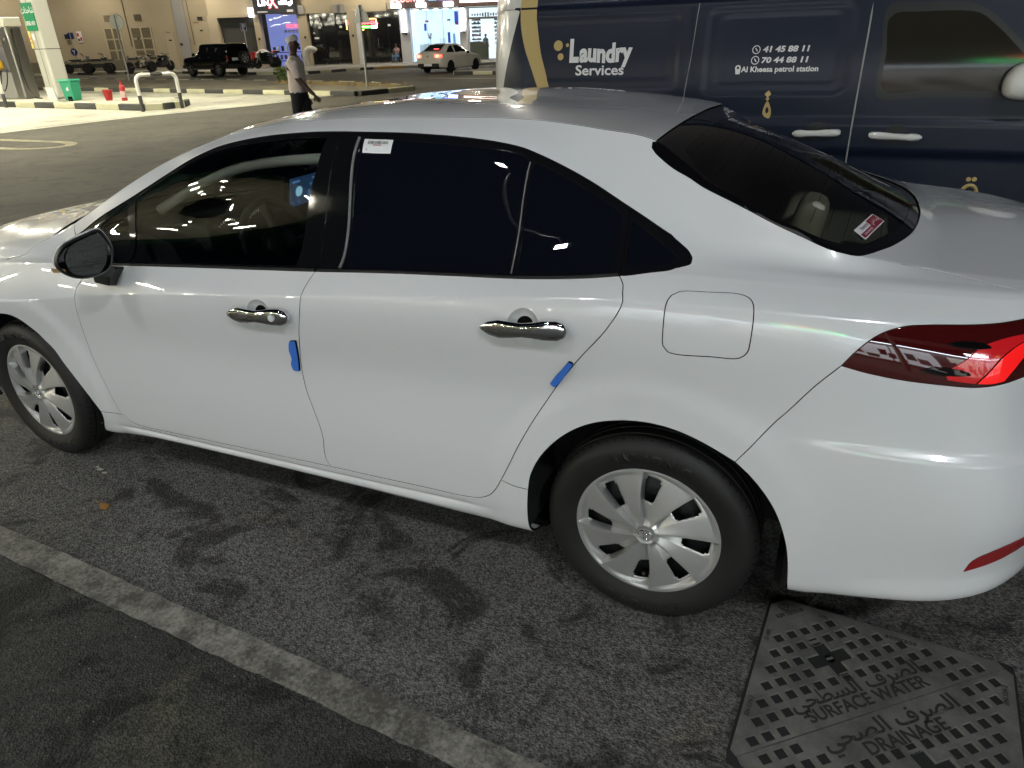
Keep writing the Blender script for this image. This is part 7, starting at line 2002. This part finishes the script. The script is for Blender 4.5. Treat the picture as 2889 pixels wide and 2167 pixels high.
# seated man outside the saloon
se = fobj('person', 'man in a pinkish shirt and jeans sitting outside the saloon looking at a phone', 'person', 8.65, .9); se.location.z = .14; se.rotation_euler = (0, 0, FRZ + rad(65))
sb = [(0, 0, .52, .12, .15), (0, 0, .70, .11, .15), (.03, 0, .88, .115, .17), (.02, 0, 1.02, .09, .16), (.04, 0, 1.10, .052), (.07, 0, 1.17, .055), (.09, 0, 1.25, .085, .075), (.08, 0, 1.31, .07), (.03, .19, 1.0, .056), (.12, .22, .76, .042), (.34, .10, .80, .032), (.03, -.19, 1.0, .056), (.12, -.22, .76, .042), (.34, -.06, .82, .032), (.10, .11, .50, .085), (.46, .13, .50, .062), (.44, .13, .10, .045), (.54, .13, .05, .035), (.10, -.11, .50, .085), (.46, -.13, .50, .062), (.42, -.13, .10, .045), (.52, -.13, .05, .035)]
se_e = [(0, 1), (1, 2), (2, 3), (3, 4), (4, 5), (5, 6), (6, 7), (3, 8), (8, 9), (9, 10), (3, 11), (11, 12), (12, 13), (0, 14), (14, 15), (15, 16), (16, 17), (0, 18), (18, 19), (19, 20), (20, 21)]
skin('body', sb, se_e, sk2, se)
skin('shirt', [(0, 0, .55, .14, .165), (0, 0, .72, .125, .165), (.03, 0, .88, .13, .185), (.02, 0, 1.02, .10, .175), (.03, .195, .99, .07), (.09, .22, .82, .06), (.03, -.195, .99, .07), (.09, -.22, .82, .06)], [(0, 1), (1, 2), (2, 3), (3, 4), (4, 5), (3, 6), (6, 7)], mat('pinkish_shirt', (.42, .30, .33), .85), se)
skin('jeans', [(0, 0, .54, .13, .16), (.12, .11, .50, .098), (.46, .13, .50, .075), (.44, .13, .12, .062), (.12, -.11, .50, .098), (.46, -.13, .50, .075), (.42, -.13, .12, .062)], [(0, 1), (1, 2), (2, 3), (0, 4), (4, 5), (5, 6)], mat('blue_jeans', (.10, .19, .36), .85), se)
q = MB(); q.lathe([(.088, -.01), (.09, .03), (.07, .07), (0, .085)], 16, None, Matrix.Translation((.075, 0, 1.27)), caps=False); q.build('hair', ink, se, smooth=60)
for sgn_ in (.10, -.06): fingers(se, (.34, sgn_, .80), (1, 0, .2), 1, sk2)
q = MB(); q.box((.40, .02, .86), (.01, .075, .15)); o = q.build('phone', plastic, None, bevel=.004, label='small phone held by the seated man', cat='phone'); o.matrix_world = Matrix.Translation(se.location) @ Matrix.Rotation(FRZ + rad(65), 4, 'Z')
stool = fobj('stool', 'thin metal stool under the seated man outside the saloon', 'stool', 8.65, .9); stool.location.z = .14; stool.rotation_euler = (0, 0, FRZ + rad(65))
q = MB(); q.box((.02, 0, .40), (.38, .38, .04)); q.build('seat', plastic, stool, bevel=.015)
for x in (-.15, .17):
    for y in (-.16, .16): q = MB(); q.tube([(x * 1.1, y * 1.1, 0), (x, y, .4)], .014, 6); q.build('leg', alum, stool)
# shopkeeper behind the counter
sk_ = fobj('person', 'shopkeeper in white standing behind the grocery counter', 'person', 2.05, -1.45); sk_.location.z = .17; sk_.rotation_euler = (0, 0, FRZ + rad(130))
dress(skin('body', body_n, body_e, sk2, sk_), body_n, body_e, wear, [sk2, white_p, trs])
q = MB(); q.lathe([(.093, -.03), (.096, .03), (.07, .075), (0, .09)], 16, None, Matrix.Translation((.025, 0, 1.69)), caps=False); q.build('hair', ink, sk_, smooth=60)

# ------------------------------------------------------------------ shops on this side of the lot (behind the viewer), seen in the reflections
near = empty('roadside_shop', (-10, 14, 0), label='roadside shop row with lit windows facing the parked sedan', cat='building')
q = MB(); q.box((0, 3.2, 3.2), (30, 5.6, 6.4)); q.build('wall', mat('near_shop_wall', (.30, .29, .27), .8), near)
lit = light_mat('lit_shop_window', (.86, .93, 1.0), 1.9); lit2 = light_mat('lit_shop_window_warm', (.98, .93, .84), 1.5)
for k in range(6):
    x = -12.5 + 5.0 * k
    q = MB(); q.box((x, .36, 1.75), (4.3, .04, 2.7)); w_ = q.build('shop_window', lit if k % 2 else lit2, near)
    q = MB()
    for j in range(9): q.box((x - 2.0 + j * .5, .30, .75 + .45 * (j % 3)), (.42, .06, .5 + .3 * ((j * 7) % 3)), pal_[j % 7])
    q.box((x, .30, 1.75), (.07, .08, 2.7), alum); q.build('window_display', None, near, kind='stuff')
q = MB(); q.box((0, .10, 4.35), (29, .5, 1.3)); q.build('sign_fascia', mat('near_fascia', (.02, .02, .025), .3), near)
ngs = light_mat('green_sign_letters', (.08, 1.0, .30), 17.0); nrs = light_mat('red_sign_letters', (1.0, .05, .08), 24.0); nws = light_mat('white_sign_letters', (.9, .95, 1.0), 42.0); nys = light_mat('amber_sign_letters', (1.0, .60, .10), 42.0)
def ntext(body, x, z, size, m, **kw):
    M = Matrix(((1, 0, 0, x), (0, 0, -1, -.17), (0, 1, 0, z), (0, 0, 0, 1)))
    return text_obj('sign_lettering', body, M, m, near, size=size, **kw)
ntext('MORE SHOP', 5.5, 4.15, .62, ngs, bold=.02); ntext(arabic('مور شوب'), 5.5, 4.72, .5, nrs, bold=.02)
ntext('SUPERMARKET', -3.5, 4.2, .62, nws, bold=.02); ntext(arabic('سوبر ماركت'), -3.5, 4.75, .45, nws, bold=.01)
for x_, m_ in ((-10.5, light_mat('amber_sign_bar', (1.0, .60, .12), 3.0)), (11.8, light_mat('pink_sign_bar', (1.0, .12, .16), 1.6))):
    q = MB(); q.box((x_, -.165, 4.35), (2.8, .02, .35)); q.build('lit_sign_bar', m_, near)
q = MB(); q.box((0, -.10, 3.60), (29, .12, .10)); q.build('strip_light', light_mat('strip_light', (.80, .90, 1.0), 20.0), near)
# lot lamp posts behind the viewer; third post added to light the small sedan
pl_m = light_mat('lot_lamp', (.95, .975, 1.0), 195.0)
pl_m2 = light_mat('lot_lamp_cool', (.93, .97, 1.0), 430.0); pl_m3 = light_mat('added_lamp_warm', (1.0, .93, .78), 420.0)
for k, (x, y, lb) in enumerate(((4.2, 8.6, 'tall lot lamp post near the front of the parked sedan'), (-5.0, 8.9, 'tall lot lamp post towards the tail of the parked sedan'), (13.2, -27.6, 'tall added lamp post hidden behind the navy van'))):
    lp = empty('lamp_post', (x, y, 0), label=lb, cat='lamp post', group='lamp posts of the parking lot')
    q = MB(); q.tube([(0, 0, 0), (0, 0, 8.6)], [.10, .06], 12); q.tube([(0, 0, 8.5), (0, -1.2, 8.9)], .04, 8); q.build('post', galv, lp, smooth=40)
    q = MB(); q.box((0, -1.6, 8.95), (.42, 1.0, .10)); hd = q.build('lamp_head', plastic, lp, bevel=.03)
    q = MB(); q.box((0, -1.6, 8.89), (.34, .85, .02)); q.build('lamp_panel', (pl_m, pl_m2, pl_m3)[k], hd)
